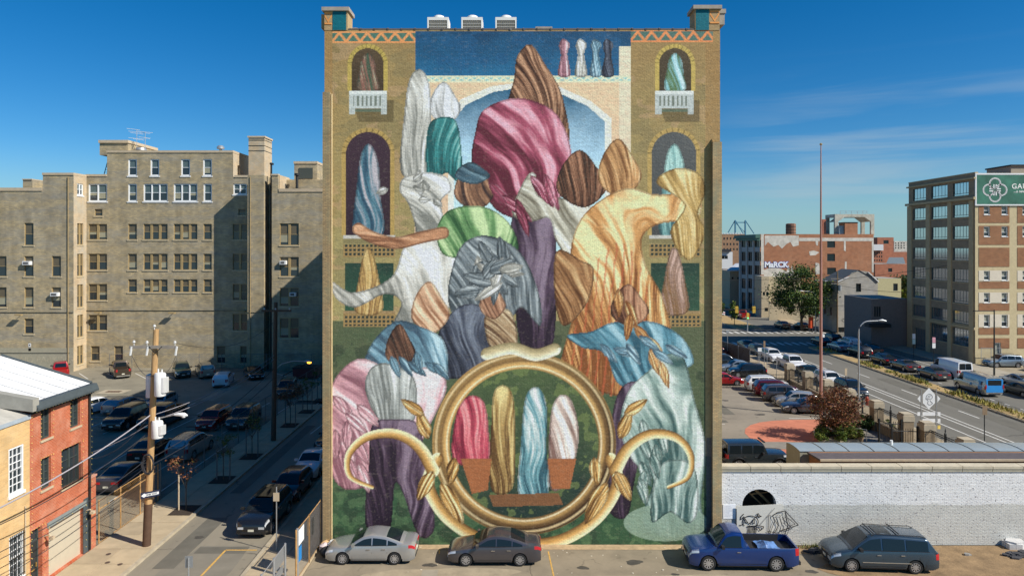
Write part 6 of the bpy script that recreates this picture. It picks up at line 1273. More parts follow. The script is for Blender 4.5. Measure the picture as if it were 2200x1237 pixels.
def car_proto(kind, small):
    key = (kind, small)
    if key in CARS: return CARS[key]
    p = SH[kind]; L, Wd, H = p['L'], p['W'], p['H']; hw = Wd/2; rw = p['rw']; R_ = rw*1.16; X = lambda f: L*(.5-f)
    zb0 = rw*.62; axs = [X(p['ax'][0]), X(p['ax'][1])]; parts = []
    def plan(f):
        e = .045 if p.get('van') or p.get('jeep') else .075
        w = hw
        if f < e*1.8: t = 1-f/(e*1.8); w = hw*(1-.15*t**2.2)
        if f > 1-e*1.5: t = 1-(1-f)/(e*1.5); w = hw*(1-.12*t**2.2)
        return w
    def deck(f): return interp(p['deck'], f)
    def zbot(f):
        z = zb0+(.06*(max(0, .05-f)/.05)+.08*(max(0, f-.94)/.06)); x = X(f)
        for a in axs:
            if abs(x-a) < R_: z = max(z, rw+math.sqrt(max(0, R_*R_-(x-a)**2)))
        return z
    def sec(f):
        """side points from sill up to the middle of the deck: (y,z)"""
        w = plan(f); zb, zs = zbot(f), deck(f); zs = max(zs, zb+.05); ht = zs-zb0
        z1 = max(zb, zb0+.12*ht) if zb > zb0+.01 else zb0+.12*ht; 
        lo = zb+.002
        z1 = max(lo, zb0+.16*ht); z2 = max(lo+.003, zb0+.55*ht); z3 = max(lo+.006, zb0+.82*ht)
        return [(w*.955, zb), (w*.995, z1), (w, z2), (w*.985, z3), (w*.945, zs), (w*.86, zs+.035), (w*.5, zs+.06), (0, zs+.07)]
    fs = set([0, .008, .02, .035, .055, .08, .11, .945, .965, .98, .992, 1]+[k/ (26 if small else 44) for k in range(1, 26 if small else 44)])
    for a in p['ax']:
        for k in range(9 if small else 13):
            t = math.pi*k/(8 if small else 12); fs.add(a+R_*math.cos(t)*.999/L)
    fs = sorted(f for f in fs if 0 <= f <= 1); fs = [f for i, f in enumerate(fs) if i == 0 or f-fs[i-1] > .0022]
    bed = p.get('bed')
    if bed: fs = sorted([f for f in fs if min(abs(f-bed[0]), abs(f-bed[1])) > .004]+[bed[0]-.0005, bed[0]+.0005, bed[1]-.0005, bed[1]+.0005])
    rows = []
    for f in fs:
        s = sec(f)
        if bed and bed[0] < f < bed[1]: w = plan(f); zs = deck(f); s = s[:5]+[(w*.87, zs), (w*.865, .80), (0, .79)]
        elif bed and f > bed[1]-.03: w = plan(f); zs = deck(f); s = s[:5]+[(w*.87, zs), (w*.5, zs), (0, zs)]
        rows.append([(X(f), -y, z) for y, z in s]+[(X(f), y, z) for y, z in s[-2::-1]])
    b = MB(); b.grid(rows, 0, flip=True)
    for r_, fl in ((rows[0], False), (rows[-1], True)):
        q = list(r_); b.face(q[::-1] if fl else q, 0)
    # inner arch liners
    for sgn in (-1, 1):
        for i in range(len(fs)-1):
            if any(abs(X((fs[i]+fs[i+1])/2)-a) < R_ for a in axs):
                (ya, za), (yb, zb_) = sec(fs[i])[0], sec(fs[i+1])[0]
                q = [(X(fs[i]), sgn*ya, za), (X(fs[i+1]), sgn*yb, zb_), (X(fs[i+1]), sgn*(yb-.28), zb_), (X(fs[i]), sgn*(ya-.28), za)]
                b.face(q if sgn > 0 else q[::-1], 1)
    b.box(X(.985), X(.015), -hw*.66, hw*.66, zb0+.02, .62 if not bed else .6, 1)
    # cabin
    k = p.get('k', .27); c0, c1, c2, c3 = p['cab']; zbl = deck(.5)
    def ztop(f):
        if f <= c1: t = (f-c0)/(c1-c0); a = deck(c0)+.05; r1 = interp(p['roof'], c1); return a+(r1-a)*(t+.06*math.sin(math.pi*t))
        if f >= c2: t = (c3-f)/(c3-c2); a = deck(c3)+.04; r1 = interp(p['roof'], c2); return a+(r1-a)*(t+.05*math.sin(math.pi*t))
        return interp(p['roof'], f)
    wb_ = hw*.925
    def yed(z): return wb_-k*max(0, z-zbl)
    nC = 14 if small else 26
    cf = sorted(set([c0+(c1-c0)*j/5 for j in range(6)]+[c1+(c2-c1)*j/nC for j in range(nC+1)]+[c2+(c3-c2)*j/4 for j in range(5)]))
    rows = []
    for f in cf:
        zt = ztop(f); zlow = min(zt-.01, zbl-.05); ye = yed(zt-.05); yr = ye
        s = [(yed(zlow)+.0, zlow), (yed(max(zlow, zt-.07)), max(zlow+.003, zt-.07)), (yr-.045, zt-.012), (yr-.13, zt+.012), (yr*.5, zt+.035), (0, zt+.042)]
        rows.append([(X(f), -y, z) for y, z in s]+[(X(f), y, z) for y, z in s[-2::-1]])
    b.grid(rows, 0, flip=True)
    for r_, fl in ((rows[0], False), (rows[-1], True)): b.face(list(r_)[::-1] if fl else list(r_), 0)
    if p.get('rails'):
        for sgn in (-1, 1): b.tube([(X(c1+.02), sgn*(yed(ztop(c1))-.1), ztop(c1+.02)+.02), (X(c1+.05), sgn*(yed(H)-.1), ztop(c1+.05)+.08), (X(c2-.05), sgn*(yed(H)-.1), ztop(c2-.05)+.08), (X(c2-.01), sgn*(yed(H)-.1), ztop(c2)+.02)], .018, 5, 2)
    # sill and bumper trim strips
    def side_patch(mb, f0, f1, t0, t1, mi=0, o=.006, n=6, both=True):
        def sp(f, t):
            s = sec(f); i = min(int(t), 6); u_ = t-i; return (s[i][0]+(s[i+1][0]-s[i][0])*u_, s[i][1]+(s[i+1][1]-s[i][1])*u_)
        for sgn in ((-1, 1) if both else (-1,)):
            rr = []
            for i in range(n+1):
                f = f0+(f1-f0)*i/n; rr.append([(X(f), sgn*(sp(f, t)[0]+o), sp(f, t)[1]+(o if t > 4 else 0)) for t in (t0, (t0+t1)/2, t1)])
            mb.grid(rr, mi, flip=(sgn < 0))
    side_patch(b, p['ax'][0]+R_/L+.005, p['ax'][1]-R_/L-.005, 0, .45, 2, .006, 8)
    wl = p['win']
    if not small:
        for f in [wl[0][0]-.03]+[(wl[i][1]+wl[i+1][0])/2 for i in range(len(wl)-1)]+([wl[-1][1]+.01] if len(wl) == 1 else []):
            if abs(X(f)-axs[1]) > R_*.9 and abs(X(f)-axs[0]) > R_*.95: side_patch(b, f-.0012, f+.0012, .2, 4.0, 3, .004, 1)
        side_patch(b, .05, .055, 4.2, 6.9, 3, .004, 1) if 0 else None
    if not small:
        for sgn in (-1, 1):
            b.grid([[(X(f), sgn*(yed(zbl+.03)+.012), zbl+.025), (X(f), sgn*(yed(zbl+.03)+.012), zbl+.05)] for f in (wl[0][0]-.02, (wl[0][0]+wl[-1][1])/2, wl[-1][1]+.01)], 2, flip=(sgn < 0))
        side_patch(b, p['ax'][0]+R_/L+.01, p['ax'][1]-R_/L-.01, 1.0, 1.06, 3, .003, 6)
        for f_ in (c0-.012,): b.face([(X(f_), -hw*.8, deck(f_)+.05), (X(f_), hw*.8, deck(f_)+.05), (X(f_+.004), hw*.8, deck(f_)+.062), (X(f_+.004), -hw*.8, deck(f_)+.062)], 3)
    zn = deck(.0)
    # front fascia: grille and lower intake; rear bumper line
    xf, xr = X(0)+.004, X(1)-.004; wF = plan(0)*.94
    b.box(xf-.02, xf+.012, -wF*.5, wF*.5, zn-.20, zn-.06, 2); b.box(xf-.02, xf+.01, -wF*.75, wF*.75, zb0+.09, zb0+.2, 2); b.box(xr-.01, xr+.02, -wF*.8, wF*.8, zb0+.1, zb0+.2, 2)
    body = b.mesh('body', [M_white, M_und, M_trim, M_seam], weld=True, smooth=38)
    parts.append(('body', body, None, []))
    # glass
    def gl(name, fn):
        g = MB(); fn(g); parts.append((name, g.mesh(name, M_cg, smooth=50), None, []))
    def shield(f0, f1, rear=False):
        def fn(g):
            rr = []
            for i in range(6):
                f = f0+(f1-f0)*i/5; zt = ztop(f); ye = yed(zt-.05)-.105; dx = (-.012 if rear else .012)
                rr.append([(X(f)+dx, ye*s_, zt+.042-.042*abs(s_)**2+.012) for s_ in (-1, -.6, -.2, .2, .6, 1)])
            g.grid(rr, flip=True)
        return fn
    gl('windscreen', shield(c0+(c1-c0)*.10, c0+(c1-c0)*.93))
    if not p.get('van'): gl('rear_window', shield(c2+(c3-c2)*.08, c2+(c3-c2)*(.80 if kind in ('sedan', 'coupe') else .72), True)) if kind in ('sedan', 'coupe') else None
    if kind not in ('sedan', 'coupe'):
        def fnr(g):
            zt = ztop(c2)-.12; zl = zbl+.06; hwr = yed(zt)-.12
            for (a, c) in (((-hwr, -.04), (.04, hwr)) if p.get('van') else ((-hwr, hwr),)):
                f_at = lambda z: c2+(c3-c2)*max(0, min(1, 1-(z-(deck(c3)+.04))/(interp(p['roof'], c2)-deck(c3)-.04)))
                g.face([(X(f_at(zl))-.035, a, zl), (X(f_at(zt))-.035, a*.93, zt), (X(f_at(zt))-.035, c*.93, zt), (X(f_at(zl))-.035, c, zl)])
        gl('rear_window', fnr)
    for (f0, f1) in wl:
        for sgn in (-1, 1):
            def fn(g, f0=f0, f1=f1, sgn=sgn):
                top = []; bot = []; n = 8; zl = zbl+.045
                for i in range(n+1):
                    f = f0+(f1-f0)*i/n; z = ztop(f)-.11
                    if z > zl+.02: top.append((X(f), sgn*(yed(z)+.008), z)); bot.append((X(f), sgn*(yed(zl)+.008), zl))
                if len(top) > 1: g.grid([bot, top], flip=(sgn < 0))
            gl('side_window', fn)
    # lamps
    zl0 = deck(.03)
    for sgn in (-1, 1):
        g = MB(); g.box(xf-.03, xf+.02, *sorted((sgn*wF*.56, sgn*wF*.98)), zn-.17, zn-.05)
        h = MB(); 
        def one(mb, f0, f1, t0, t1, sg, mi=0):
            rr = []
            for i in range(5):
                f = f0+(f1-f0)*i/4; s = sec(f); r2 = []
                for t in (t0, (t0+t1)/2, t1): i_ = min(int(t), 6); u_ = t-i_; r2.append((X(f), sg*(s[i_][0]+(s[i_+1][0]-s[i_][0])*u_+.008), s[i_][1]+(s[i_+1][1]-s[i_][1])*u_+(.006 if t > 3.9 else 0)))
                rr.append(r2)
            mb.grid(rr, mi, flip=(sg < 0))
        one(g, .002, .085, 3.1, 4.3, sgn); parts.append(('headlight', g.mesh('headlight', M_hl), None, []))
        zt_ = deck(.985); tl = MB()
        if kind in ('suv', 'boxy', 'minivan', 'van', 'pickup', 'crewcab', 'jeep', 'hatch'): tl.box(xr-.02, xr+.03, *sorted((sgn*wF*.80, sgn*wF*1.0)), zt_-.32, zt_-.02); one(tl, .965, .999, 2.3, 4.0, sgn)
        else: tl.box(xr-.02, xr+.03, *sorted((sgn*wF*.5, sgn*wF*1.0)), zt_-.2, zt_-.06); one(tl, .93, .999, 3.0, 4.0, sgn)
        parts.append(('taillight', tl.mesh('taillight', M_tl), None, []))
        mr = MB(); fm_ = wl[0][0]+.015; mr.box(X(fm_)-.06, X(fm_)+.08, *sorted((sgn*(hw*.93), sgn*(hw+.17))), zbl+.03, zbl+.17); me_ = mr.mesh('mirror', M_trim); parts.append(('mirror', me_, 'paint' if kind in ('sedan', 'suv', 'hatch') else None, []))
        if not small:
            dh = MB()
            for (f0, f1) in wl[:2] if len(wl) > 1 else wl: 
                s = sec(f1-.03); dh.box(X(f1-.01), X(f1-.01)+.19, *sorted((sgn*(s[3][0]+.0), sgn*(s[3][0]+.035))), s[3][1]-.02, s[3][1]+.015)
            parts.append(('door_handle', dh.mesh('door_handle', M_chrome), None, []))
    for xx, nm, d in ((xf, 'number_plate', 1), (xr, 'number_plate', -1)):
        g = MB(); g.box(xx-.025, xx+.025, -.16, .16, zb0+.22 if d > 0 else zb0+.3, zb0+.34 if d > 0 else zb0+.42); parts.append((nm, g.mesh(nm, M_plate), None, []))
    if bed:
        g = MB(); g.box(xr-.13, xr-.035, -wF*.97, wF*.97, zb0+.04, zb0+.2); parts.append(('rear_bumper', g.mesh('rear_bumper', M_chrome if kind == 'crewcab' else M_trim), None, []))
    if p.get('jeep'):
        g = MB(); g.lathe([(.001, -.13), (.25, -.13), (.38, -.12), (.40, -.06), (.40, .06), (.38, .12), (.001, .12)], 0, 0, 20, axis='y'); g.v = [(xr-.16+y, x, z+.98) for x, y, z in g.v]; parts.append(('spare_wheel', g.mesh('spare_wheel', M_rubber, smooth=40), None, []))
        g = MB(); g.box(X(.39), X(.36), -.62, .62, 1.90, 1.97); parts.append(('light_bar', g.mesh('light_bar', M_trim), None, []))
        for a in axs:
            for sgn in (-1, 1):
                g = MB(); A = [(a+(R_+.02)*math.cos(R(t)), rw+(R_+.02)*math.sin(R(t))) for t in range(0, 181, 18)]
                for (xa, za_), (xc, zc) in zip(A, A[1:]): q = [(xa, sgn*(hw-.02), za_), (xa, sgn*(hw+.12), za_-.03), (xc, sgn*(hw+.12), zc-.03), (xc, sgn*(hw-.02), zc)]; g.face(q if sgn < 0 else q[::-1])
                parts.append(('fender_flare', g.mesh('fender_flare', M_trim), None, []))
    tm, rm = wheel_meshes(rw); wheels = []
    for a in axs:
        for sgn in (-1, 1):
            Mx = Matrix.Translation((a, sgn*(hw-.13), rw)) @ (Matrix.Identity(4) if sgn < 0 else Matrix.Rotation(math.pi, 4, 'Z')); wheels.append(Mx)
    CARS[key] = (parts, wheels, tm, rm, p); return CARS[key]
def car(kind, x, y, heading, pm, label, cat='car', small=True, group=None, L=None, name=None, roofm=None):
    """heading: degrees, direction the nose points, 0 = +X, 90 = away from the camera, -90 = towards it"""
    parts, wheels, tm, rm, p = car_proto(kind, small); s = (L/p['L']) if L else 1
    nm = name or {'pickup': 'pickup_truck', 'crewcab': 'pickup_truck', 'van': 'delivery_van', 'suv': 'suv', 'minivan': 'minivan', 'jeep': 'off_road_car'}.get(kind, 'parked_car')
    t = thing(nm, label, cat, (x, y, .006), R(heading), group); t.scale = (s, 1 if L is None else (s+1)/2, 1 if L is None else (s+2)/3)
    for (pn, me_, fl, _) in parts:
        o = put(me_, pn, t)
        if pn == 'body' or fl == 'paint': o.material_slots[0].link = 'OBJECT'; o.material_slots[0].material = pm
    for Mx in wheels: w = put(tm, 'wheel', t, Mx); put(rm, 'rim', w)
    return t
C = dict(silver=paint('silver', (.40, .40, .39)), grey=paint('grey', (.085, .08, .09)), blue=paint('deep_blue', (.01, .045, .20)), navy=paint('slate_blue', (.045, .075, .105)), black=paint('black', (.010, .011, .013), .1), maroon=paint('maroon', (.09, .012, .015)),
    white=paint('white', (.70, .70, .70), 0), red=paint('red', (.33, .012, .012), .2), ltblue=paint('pale_blue_silver', (.26, .31, .35)), brown=paint('brown', (.07, .05, .035)), green=paint('dark_green', (.02, .05, .045)), beige=paint('beige', (.42, .38, .30)), charcoal=paint('charcoal', (.035, .045, .05)), burg=paint('burgundy', (.14, .01, .02)))
P4 = 'parked'
# the four in front of the painted wall
car('sedan', -7.27, 35.75, 180, C['silver'], 'silver four door sedan parked at the left end of the painted wall', small=False, L=4.58)
car('sedan', -.9, 35.6, 180, C['grey'], 'dark grey four door sedan parked under the painted ring', small=False, L=4.75)
pk = car('pickup', 11.68, 35.15, 178.5, C['blue'], 'bright blue single cab pickup truck with a tarp in its open bed', 'pickup truck', small=False, L=5.45)
mv = car('minivan', 18.68, 34.95, 176, C['navy'], 'slate blue minivan parked on the earth beside the white wall', 'minivan', small=False, L=5.2)
b = MB(); rnd = random.Random(5); nn_ = 9; rr = [[(-.9-1.1*i/nn_, -.6+1.2*j/nn_, .86+.34*math.exp(-((i-4)**2+(j-5)**2)/9)+rnd.uniform(-.05, .05)) for j in range(nn_+1)] for i in range(nn_+1)]
b.grid(rr); o = b.mesh('tarp', mat('blue_tarp', (.10, .20, .42), .35, var=.35, scale=4), smooth=30); tp = put(o, 'tarp', None, pk.matrix_basis.copy()); tag(tp, 'crumpled shiny blue tarp lying in the bed of the blue pickup', 'tarp')
b = MB(); b.box(-2.0, -.75, .55, .80, .83, .92); q = put(b.mesh('board', mat('raw_timber', (.6, .44, .25), .8)), 'plank', None, pk.matrix_basis.copy()); tag(q, 'pale timber plank along the near side of the pickup bed', 'plank')
def sunroof(t, x0, x1, hw_, z, nm='sunroof'):
    q = MB(); q.grid([[(x, y, z+.01-.04*(y/hw_)**2) for y in (-hw_, -hw_/2, 0, hw_/2, hw_)] for x in (x0, (x0+x1)/2, x1)], flip=False); put(q.mesh(nm, M_cg), nm, t)
sunroof(mv, -.45, .25, .5, 1.80)
b = MB()
for x in (.45, -.75): b.box(x-.03, x+.03, -.62, .62, 1.82, 1.85)
put(b.mesh('roof_bar', M_trim), 'roof_bar', mv)
b = MB()
for s in (-1, 1): b.box(-1.2, 1.1, *sorted((s*.975, s*.995)), .52, .56)
put(b.mesh('side_moulding', M_chrome), 'side_moulding', mv)
b = MB(); b.box(-2.66, -.3, -.84, .84, .805, .815); b.box(-2.66, -.3, -.862, -.852, .82, 1.14); b.box(-2.66, -.3, .852, .862, .82, 1.14); b.box(-.3, -.29, -.84, .84, .82, 1.14); put(b.mesh('bed_liner', M_trim), 'bed_liner', pk)
# left street, parked against the right kerb, noses to the camera
GS = 'cars parked in the narrow street'
car('suv', -14.5, 40.2, -90, C['black'], 'black SUV with a panoramic roof, nearest in the narrow street', 'car', small=False, group=GS, L=4.6)
sunroof(bpy.context.scene.objects[COL.objects[-1].parent.name] if 0 else [o for o in COL.objects if o.get('label', '').startswith('black SUV with a panoramic')][0], -1.1, .5, .5, 1.752)
car('hatch', -14.45, 44.9, -90, C['maroon'], 'small maroon hatchback parked behind the black SUV in the narrow street', group=GS, L=3.95)
car('sedan', -14.45, 49.6, -90, C['white'], 'white sedan parked behind the maroon hatchback in the narrow street', group=GS)
car('jeep', -14.45, 55.4, -90, C['charcoal'], 'dark off road car half hidden behind the tower edge', group=GS)
# left lot
GL = 'cars in the left parking lot'
car('sedan', -26.5, 46.9, 90, C['grey'], 'grey sedan seen from behind next to the red house gate', group=GL, L=4.8)
car('sedan', -27.9, 53.0, 92, C['black'], 'dark sedan beyond the grey sedan in the shaded lot', group=GL)
car('suv', -25.1, 53.4, 88, C['silver'], 'silver SUV seen from behind inside the chain link fence', group=GL)
car('boxy', -26.9, 61.7, -90, C['red'], 'boxy bright red hatchback facing the camera in the shaded lot', group=GL)
car('suv', -24.4, 62.2, -88, C['charcoal'], 'dark SUV with bright grille beside the boxy red hatchback', group=GL)
car('suv', -35.1, 62.1, -88, C['black'], 'large black SUV facing the camera at the left of the shaded lot', group=GL, L=5.0)
car('crewcab', -31.9, 62.4, -90, C['black'], 'black pickup hidden partly by the wooden utility pole', 'pickup truck', group=GL)
car('hatch', -41.0, 67.0, 70, C['white'], 'white car half hidden by the red house drainpipe', group=GL)
car('hatch', -38.2, 67.2, 80, C['ltblue'], 'pale blue grey hatchback between the white car and the shade edge', group=GL)
car('hatch', -35.2, 68.4, -88, C['ltblue'], 'pale blue hatchback just behind the black pickup', group=GL)
car('crewcab', -56.6, 85.6, 125, C['red'], 'red pickup truck with a black bed cover by the school fence', 'pickup truck', group=GL, L=4.7)
car('crewcab', -49.3, 85.9, 127, C['brown'], 'dark brown crew cab pickup backed to the camera by the school', 'pickup truck', group=GL, L=5.3)
car('suv', -41.4, 85.6, -60, C['green'], 'dark green SUV with round headlamps at the sunlit edge', group=GL)
car('suv', -38.4, 85.5, 122, C['beige'], 'beige SUV seen from behind on the shadow line', group=GL)
car('hatch', -33.9, 80.2, 103, C['white'], 'white crossover with lit brake lamps driving through the lot', group=GL, L=4.4)
car('coupe', -32.0, 84.7, -60, C['black'], 'glossy black coupe under the chimney stack shadow', group=GL)
car('suv', -24.6, 74.8, -80, C['charcoal'], 'dark SUV behind the sapling at the back of the fence', group=GL)
# right lot
GR = 'cars in the right parking lot'
car('sedan', 24.8, 80.4, 0, C['red'], 'red sedan side on, just right of the tower edge', group=GR)
car('suv', 29.3, 85.1, 178, C['black'], 'black SUV with red tail lamps behind the red sedan', group=GR, L=4.4)
car('sedan', 29.3, 88.9, 182, C['ltblue'], 'pale blue grey sedan in the second row behind the red sedan', group=GR)
car('suv', 28.6, 92.2, 0, C['charcoal'], 'dark SUV in the third row of the right lot', group=GR)
car('suv', 29.8, 99.3, 2, C['maroon'], 'dark maroon SUV farthest back in the right lot', group=GR)
for (yy, cc, kd, hd, lb) in ((76.9, 'white', 'suv', -6, 'white SUV first in the angled row by the pillared fence'), (74.4, 'burg', 'suv', -6, 'burgundy SUV squeezed between the white and the grey one'), (71.9, 'grey', 'suv', -6, 'dark grey SUV third in the angled row by the pillared fence'), (69.5, 'silver', 'hatch', 174, 'silver hatchback facing left in the angled row'), (66.9, 'grey', 'coupe', 174, 'grey coupe facing left beside the reddish tree')):
    car(kd, 28.7 if hd < 0 else 28.9, yy, hd, C[cc], lb, group=GR)
car('jeep', 17.9, 50.6, 0, C['charcoal'], 'dark green off road car with spare wheel behind the white wall', small=False, group=GR, L=4.55)
# avenue, near kerb
GK = 'cars parked along the avenue kerb'
for (x, y, cc, kd, lb) in ((36.9, 97.0, 'white', 'suv', 'white SUV parked behind the chain link corner by the avenue'), (37.0, 90.4, 'white', 'crewcab', 'white pickup truck parked facing the camera along the avenue'), (37.0, 84.9, 'green', 'sedan', 'dark green sedan between the white pickup and the white SUV'), (36.95, 79.6, 'white', 'suv', 'white SUV parked on the avenue behind the pink flagpole'), (37.0, 74.6, 'black', 'suv', 'black SUV nearest on the avenue, beside the street lamp base'), (37.0, 107.5, 'black', 'sedan', 'black sedan farthest along the avenue kerb at the fence corner'), (37, 102.6, 'charcoal', 'hatch', 'charcoal hatchback half hidden by the fence screen at the corner')):
    car(kd, x, y, -90, C[cc], lb, 'pickup truck' if kd == 'crewcab' else 'car', group=GK)
GA = 'vehicles driving away on the avenue'
for (x, y, cc, kd, lb) in ((48.4+2.6, 112.5, 'black', 'sedan', 'black sedan first in the queue at the avenue crossing'), (50.9, 106.5, 'ltblue', 'sedan', 'pale sedan second in the queue on the avenue'), (54.2, 109.8, 'white', 'suv', 'white SUV in the outer lane near the avenue crossing'), (54.4, 116.2, 'black', 'hatch', 'black hatchback entering the avenue crossing'), (51.2, 100.6, 'black', 'suv', 'black SUV third in the queue on the avenue'), (54.3, 103.5, 'charcoal', 'sedan', 'charcoal sedan in the outer lane beside the black SUV'), (51.4, 94.8, 'black', 'sedan', 'black sedan ahead of the grey coupe on the avenue'), (51.6, 89.8, 'grey', 'coupe', 'grey coupe with red tail lamps on the avenue'), (51.9, 84.2, 'grey', 'sedan', 'grey sedan beside the plain white van'), (55.7, 74.6, 'charcoal', 'sedan', 'charcoal sedan cut by the right edge of the view')):
    car(kd, x, y, 90, C[cc], lb, group=GA)
car('van', 55.0, 85.6, 91, C['white'], 'plain white panel van with two rear windows', 'van', small=False, group=GA)
vn = car('van', 51.9, 76.2, 90, C['silver'], 'silver panel van with a bright blue rear and blue pictures', 'van', small=False, group=GA)
b = MB(); b.box(-2.79, -2.765, -.9, .9, .55, 1.95); put(b.mesh('blue_rear_wrap', mat('bright_blue_wrap', (.02, .25, .62), .35, var=.03, coat=.5)), 'rear_wrap', vn); b = MB(); b.box(-2.8, -2.791, -.72, .72, 1.3, 1.85); put(b.mesh('rear_glass', M_cg), 'rear_glass', vn)
b = MB()
for (x0, x1, z0, z1) in ((-2.2, -1.6, .7, 1.1), (-2.05, -1.75, 1.15, 1.5), (-2.15, -1.65, 1.5, 1.62), (-.6, -.3, .9, 1.15), (-1.1, .9, 1.55, 1.62), (-.8, .6, 1.4, 1.45)): b.box(x0, x1, .995, 1.012, z0, z1)
put(b.mesh('blue_print', MC['bright_blue_wrap']), 'side_print', vn)
for (a, z0, z1) in ((-2.8, .5, 1.2),):
    b = MB()
    for s in (-1, 1): b.box(-2.82, -2.79, s*.93-.06, s*.93+.06, .95, 1.35)
    put(b.mesh('rear_lamp', M_tl), 'rear_lamp', vn)
car('sedan', 59.0, 79.5, 90, C['ltblue'], 'pale sedan parked at the far kerb, right edge', group='cars beyond the avenue')
car('suv', 66.2, 92.0, 178, C['ltblue'], 'silver crossover parked in the yard below the factory windows', group='cars beyond the avenue'); car('sedan', 69.3, 88.6, 178, C['black'], 'dark car in the yard behind the steel gate', group='cars beyond the avenue')
car('sedan', 50.9, 134.5-2.2, 80, C['black'], 'dark sedan in the tree shade beyond the crossing, left one', group='cars beyond the avenue') if 0 else None
car('sedan', 53.6, 135.5, 90, C['charcoal'], 'dark sedan in tree shade beyond the crossing, left of two', group='cars beyond the avenue'); car('sedan', 56.6, 133.4, 90, C['black'], 'dark sedan in tree shade beyond the crossing, right of two', group='cars beyond the avenue')
car('crewcab', 51.8, 154, 90, C['red'], 'dark red pickup truck waiting far up the avenue', 'pickup truck', group='cars beyond the avenue'); car('sedan', 44.4+4, 160, 90, C['white'], 'small pale car far up the avenue at the tower edge', group='cars beyond the avenue')
car('hatch', 65.6, 123.2, 180, C['silver'], 'silver car crossing by the grey stone shop', group='cars beyond the avenue')
# ------------------------------------------------------------------ poles, lamps, signs
def pole(name, label, cat, bx, by, tx, h, r0, r1, m, group=None, dark=None):
    t = thing(name, label, cat, (bx, by, .1), 0, group); b = MB()
    n = 9; P = [(tx*k/n, 0, h*k/n) for k in range(n+1)]; b.tube(P, [r0+(r1-r0)*k/n for k in range(n+1)], 12); put(b.mesh('pole', m, smooth=50), 'pole', t)
    return t
up = pole('utility_pole', 'tall wooden utility pole with white transformers beside the red house', 'utility pole', -19.75, 36.9, .52, 11.7, .20, .145, M_wood)
def at(t, px, py, dy=0): Y = t.location.y+dy; return (XY(px, Y)-t.location.x, dy, ZY(py, Y)-t.location.z)
b = MB(); b.tube([(0, 0, 0), (.1, 0, 2.3)], .215, 12); put(b.mesh('pole_base', mat('dark_stained_base', (.09, .05, .03), .9, var=.2), smooth=50), 'pole_base', up)
b = MB(); b.box(*sorted((at(up, 283, 0)[0], at(up, 383, 0)[0])), -.27, -.15, at(up, 0, 744)[2]-.08, at(up, 0, 744)[2]+.08); put(b.mesh('crossarm', M_woodg), 'crossarm', up)
b = MB(); z = at(up, 0, 744)[2]
for s in (-1, 1): b.tube([at(up, 334+s*14, 744, -.28), at(up, 333, 759, -.2)], .025, 4)
put(b.mesh('brace', M_black), 'brace', up)
M_porc = mat('insulator_porcelain', (.62, .62, .60), .3, var=0)
for px, py in ((288, 734), (316, 735), (376, 735), (332, 700)):
    b = MB(); x, y, z = at(up, px, py, -.2); b.tube([(x, y, z-.2), (x, y, z-.05)], .02, 5); b.lathe([(.03, z-.06), (.08, z-.03), (.05, z+.02), (.07, z+.05), (0, z+.09)], x, y, 10); put(b.mesh('insulator', M_porc), 'insulator', up)
for px in (281, 316, 378):
    b = MB(); x, y, z = at(up, px, 752, -.25); b.tube([(x-.03, y, z-.28), (x+.05, y, z+.2)], .06, 6); put(b.mesh('fuse_cutout', M_porc), 'fuse_cutout', up)
M_trf = mat('transformer_paint', (.72, .71, .68), .45, var=.05)
for (px, py0, py1, dy, dx) in ((344, 802, 850, -.35, 0), (338, 905, 940, -.32, 0)):
    x, y, z1 = at(up, px, py0, dy); z0 = at(up, px, py1, dy)[2]; b = MB(); b.lathe([(0, z0), (.27, z0), (.29, z0+.05), (.29, z1-.05), (.25, z1+.03), (0, z1+.08)], x, y, 18)
    for k in range(-3, 4): a = R(-20+k*11); b.box(x+.29*math.cos(a), x+.29*math.cos(a)+.14, y+.29*math.sin(a)-.012, y+.29*math.sin(a)+.012, z0+.2, z1-.18)
    b.tube([(x-.1, y, z1), (x-.1, y, z1+.25)], .04, 6); b.tube([(x+.1, y, z1), (x+.1, y, z1+.22)], .04, 6); put(b.mesh('transformer', M_trf, smooth=35), 'transformer', up)
b = MB(); x, y, z1 = at(up, 331, 805, .35); b.lathe([(0, z1-1.2), (.27, z1-1.2), (.27, z1), (.1, z1+.08), (0, z1+.1)], x-.15, y, 14); put(b.mesh('transformer', M_trf, smooth=35), 'transformer', up)
b = MB(); b.tube([at(up, 331, 903), at(up, 345, 897, -.1), at(up, 372, 891, -.2), at(up, 382, 890, -.2)], .035, 8); put(b.mesh('lamp_arm', M_steel), 'lamp_arm', up)
x, y, z = at(up, 386, 891, -.2); b = MB(); b.tube([(x-.3, y, z+.01), (x-.05, y, z+.03), (x+.25, y, z+.01), (x+.42, y, z-.03)], [.05, .1, .12, .04], 10); b.lathe([(0, z-.16), (.1, z-.12), (.12, z-.04), (0, z-.03)], x+.22, y, 12); put(b.mesh('lamp_head', M_white, smooth=50), 'lamp_head', up)
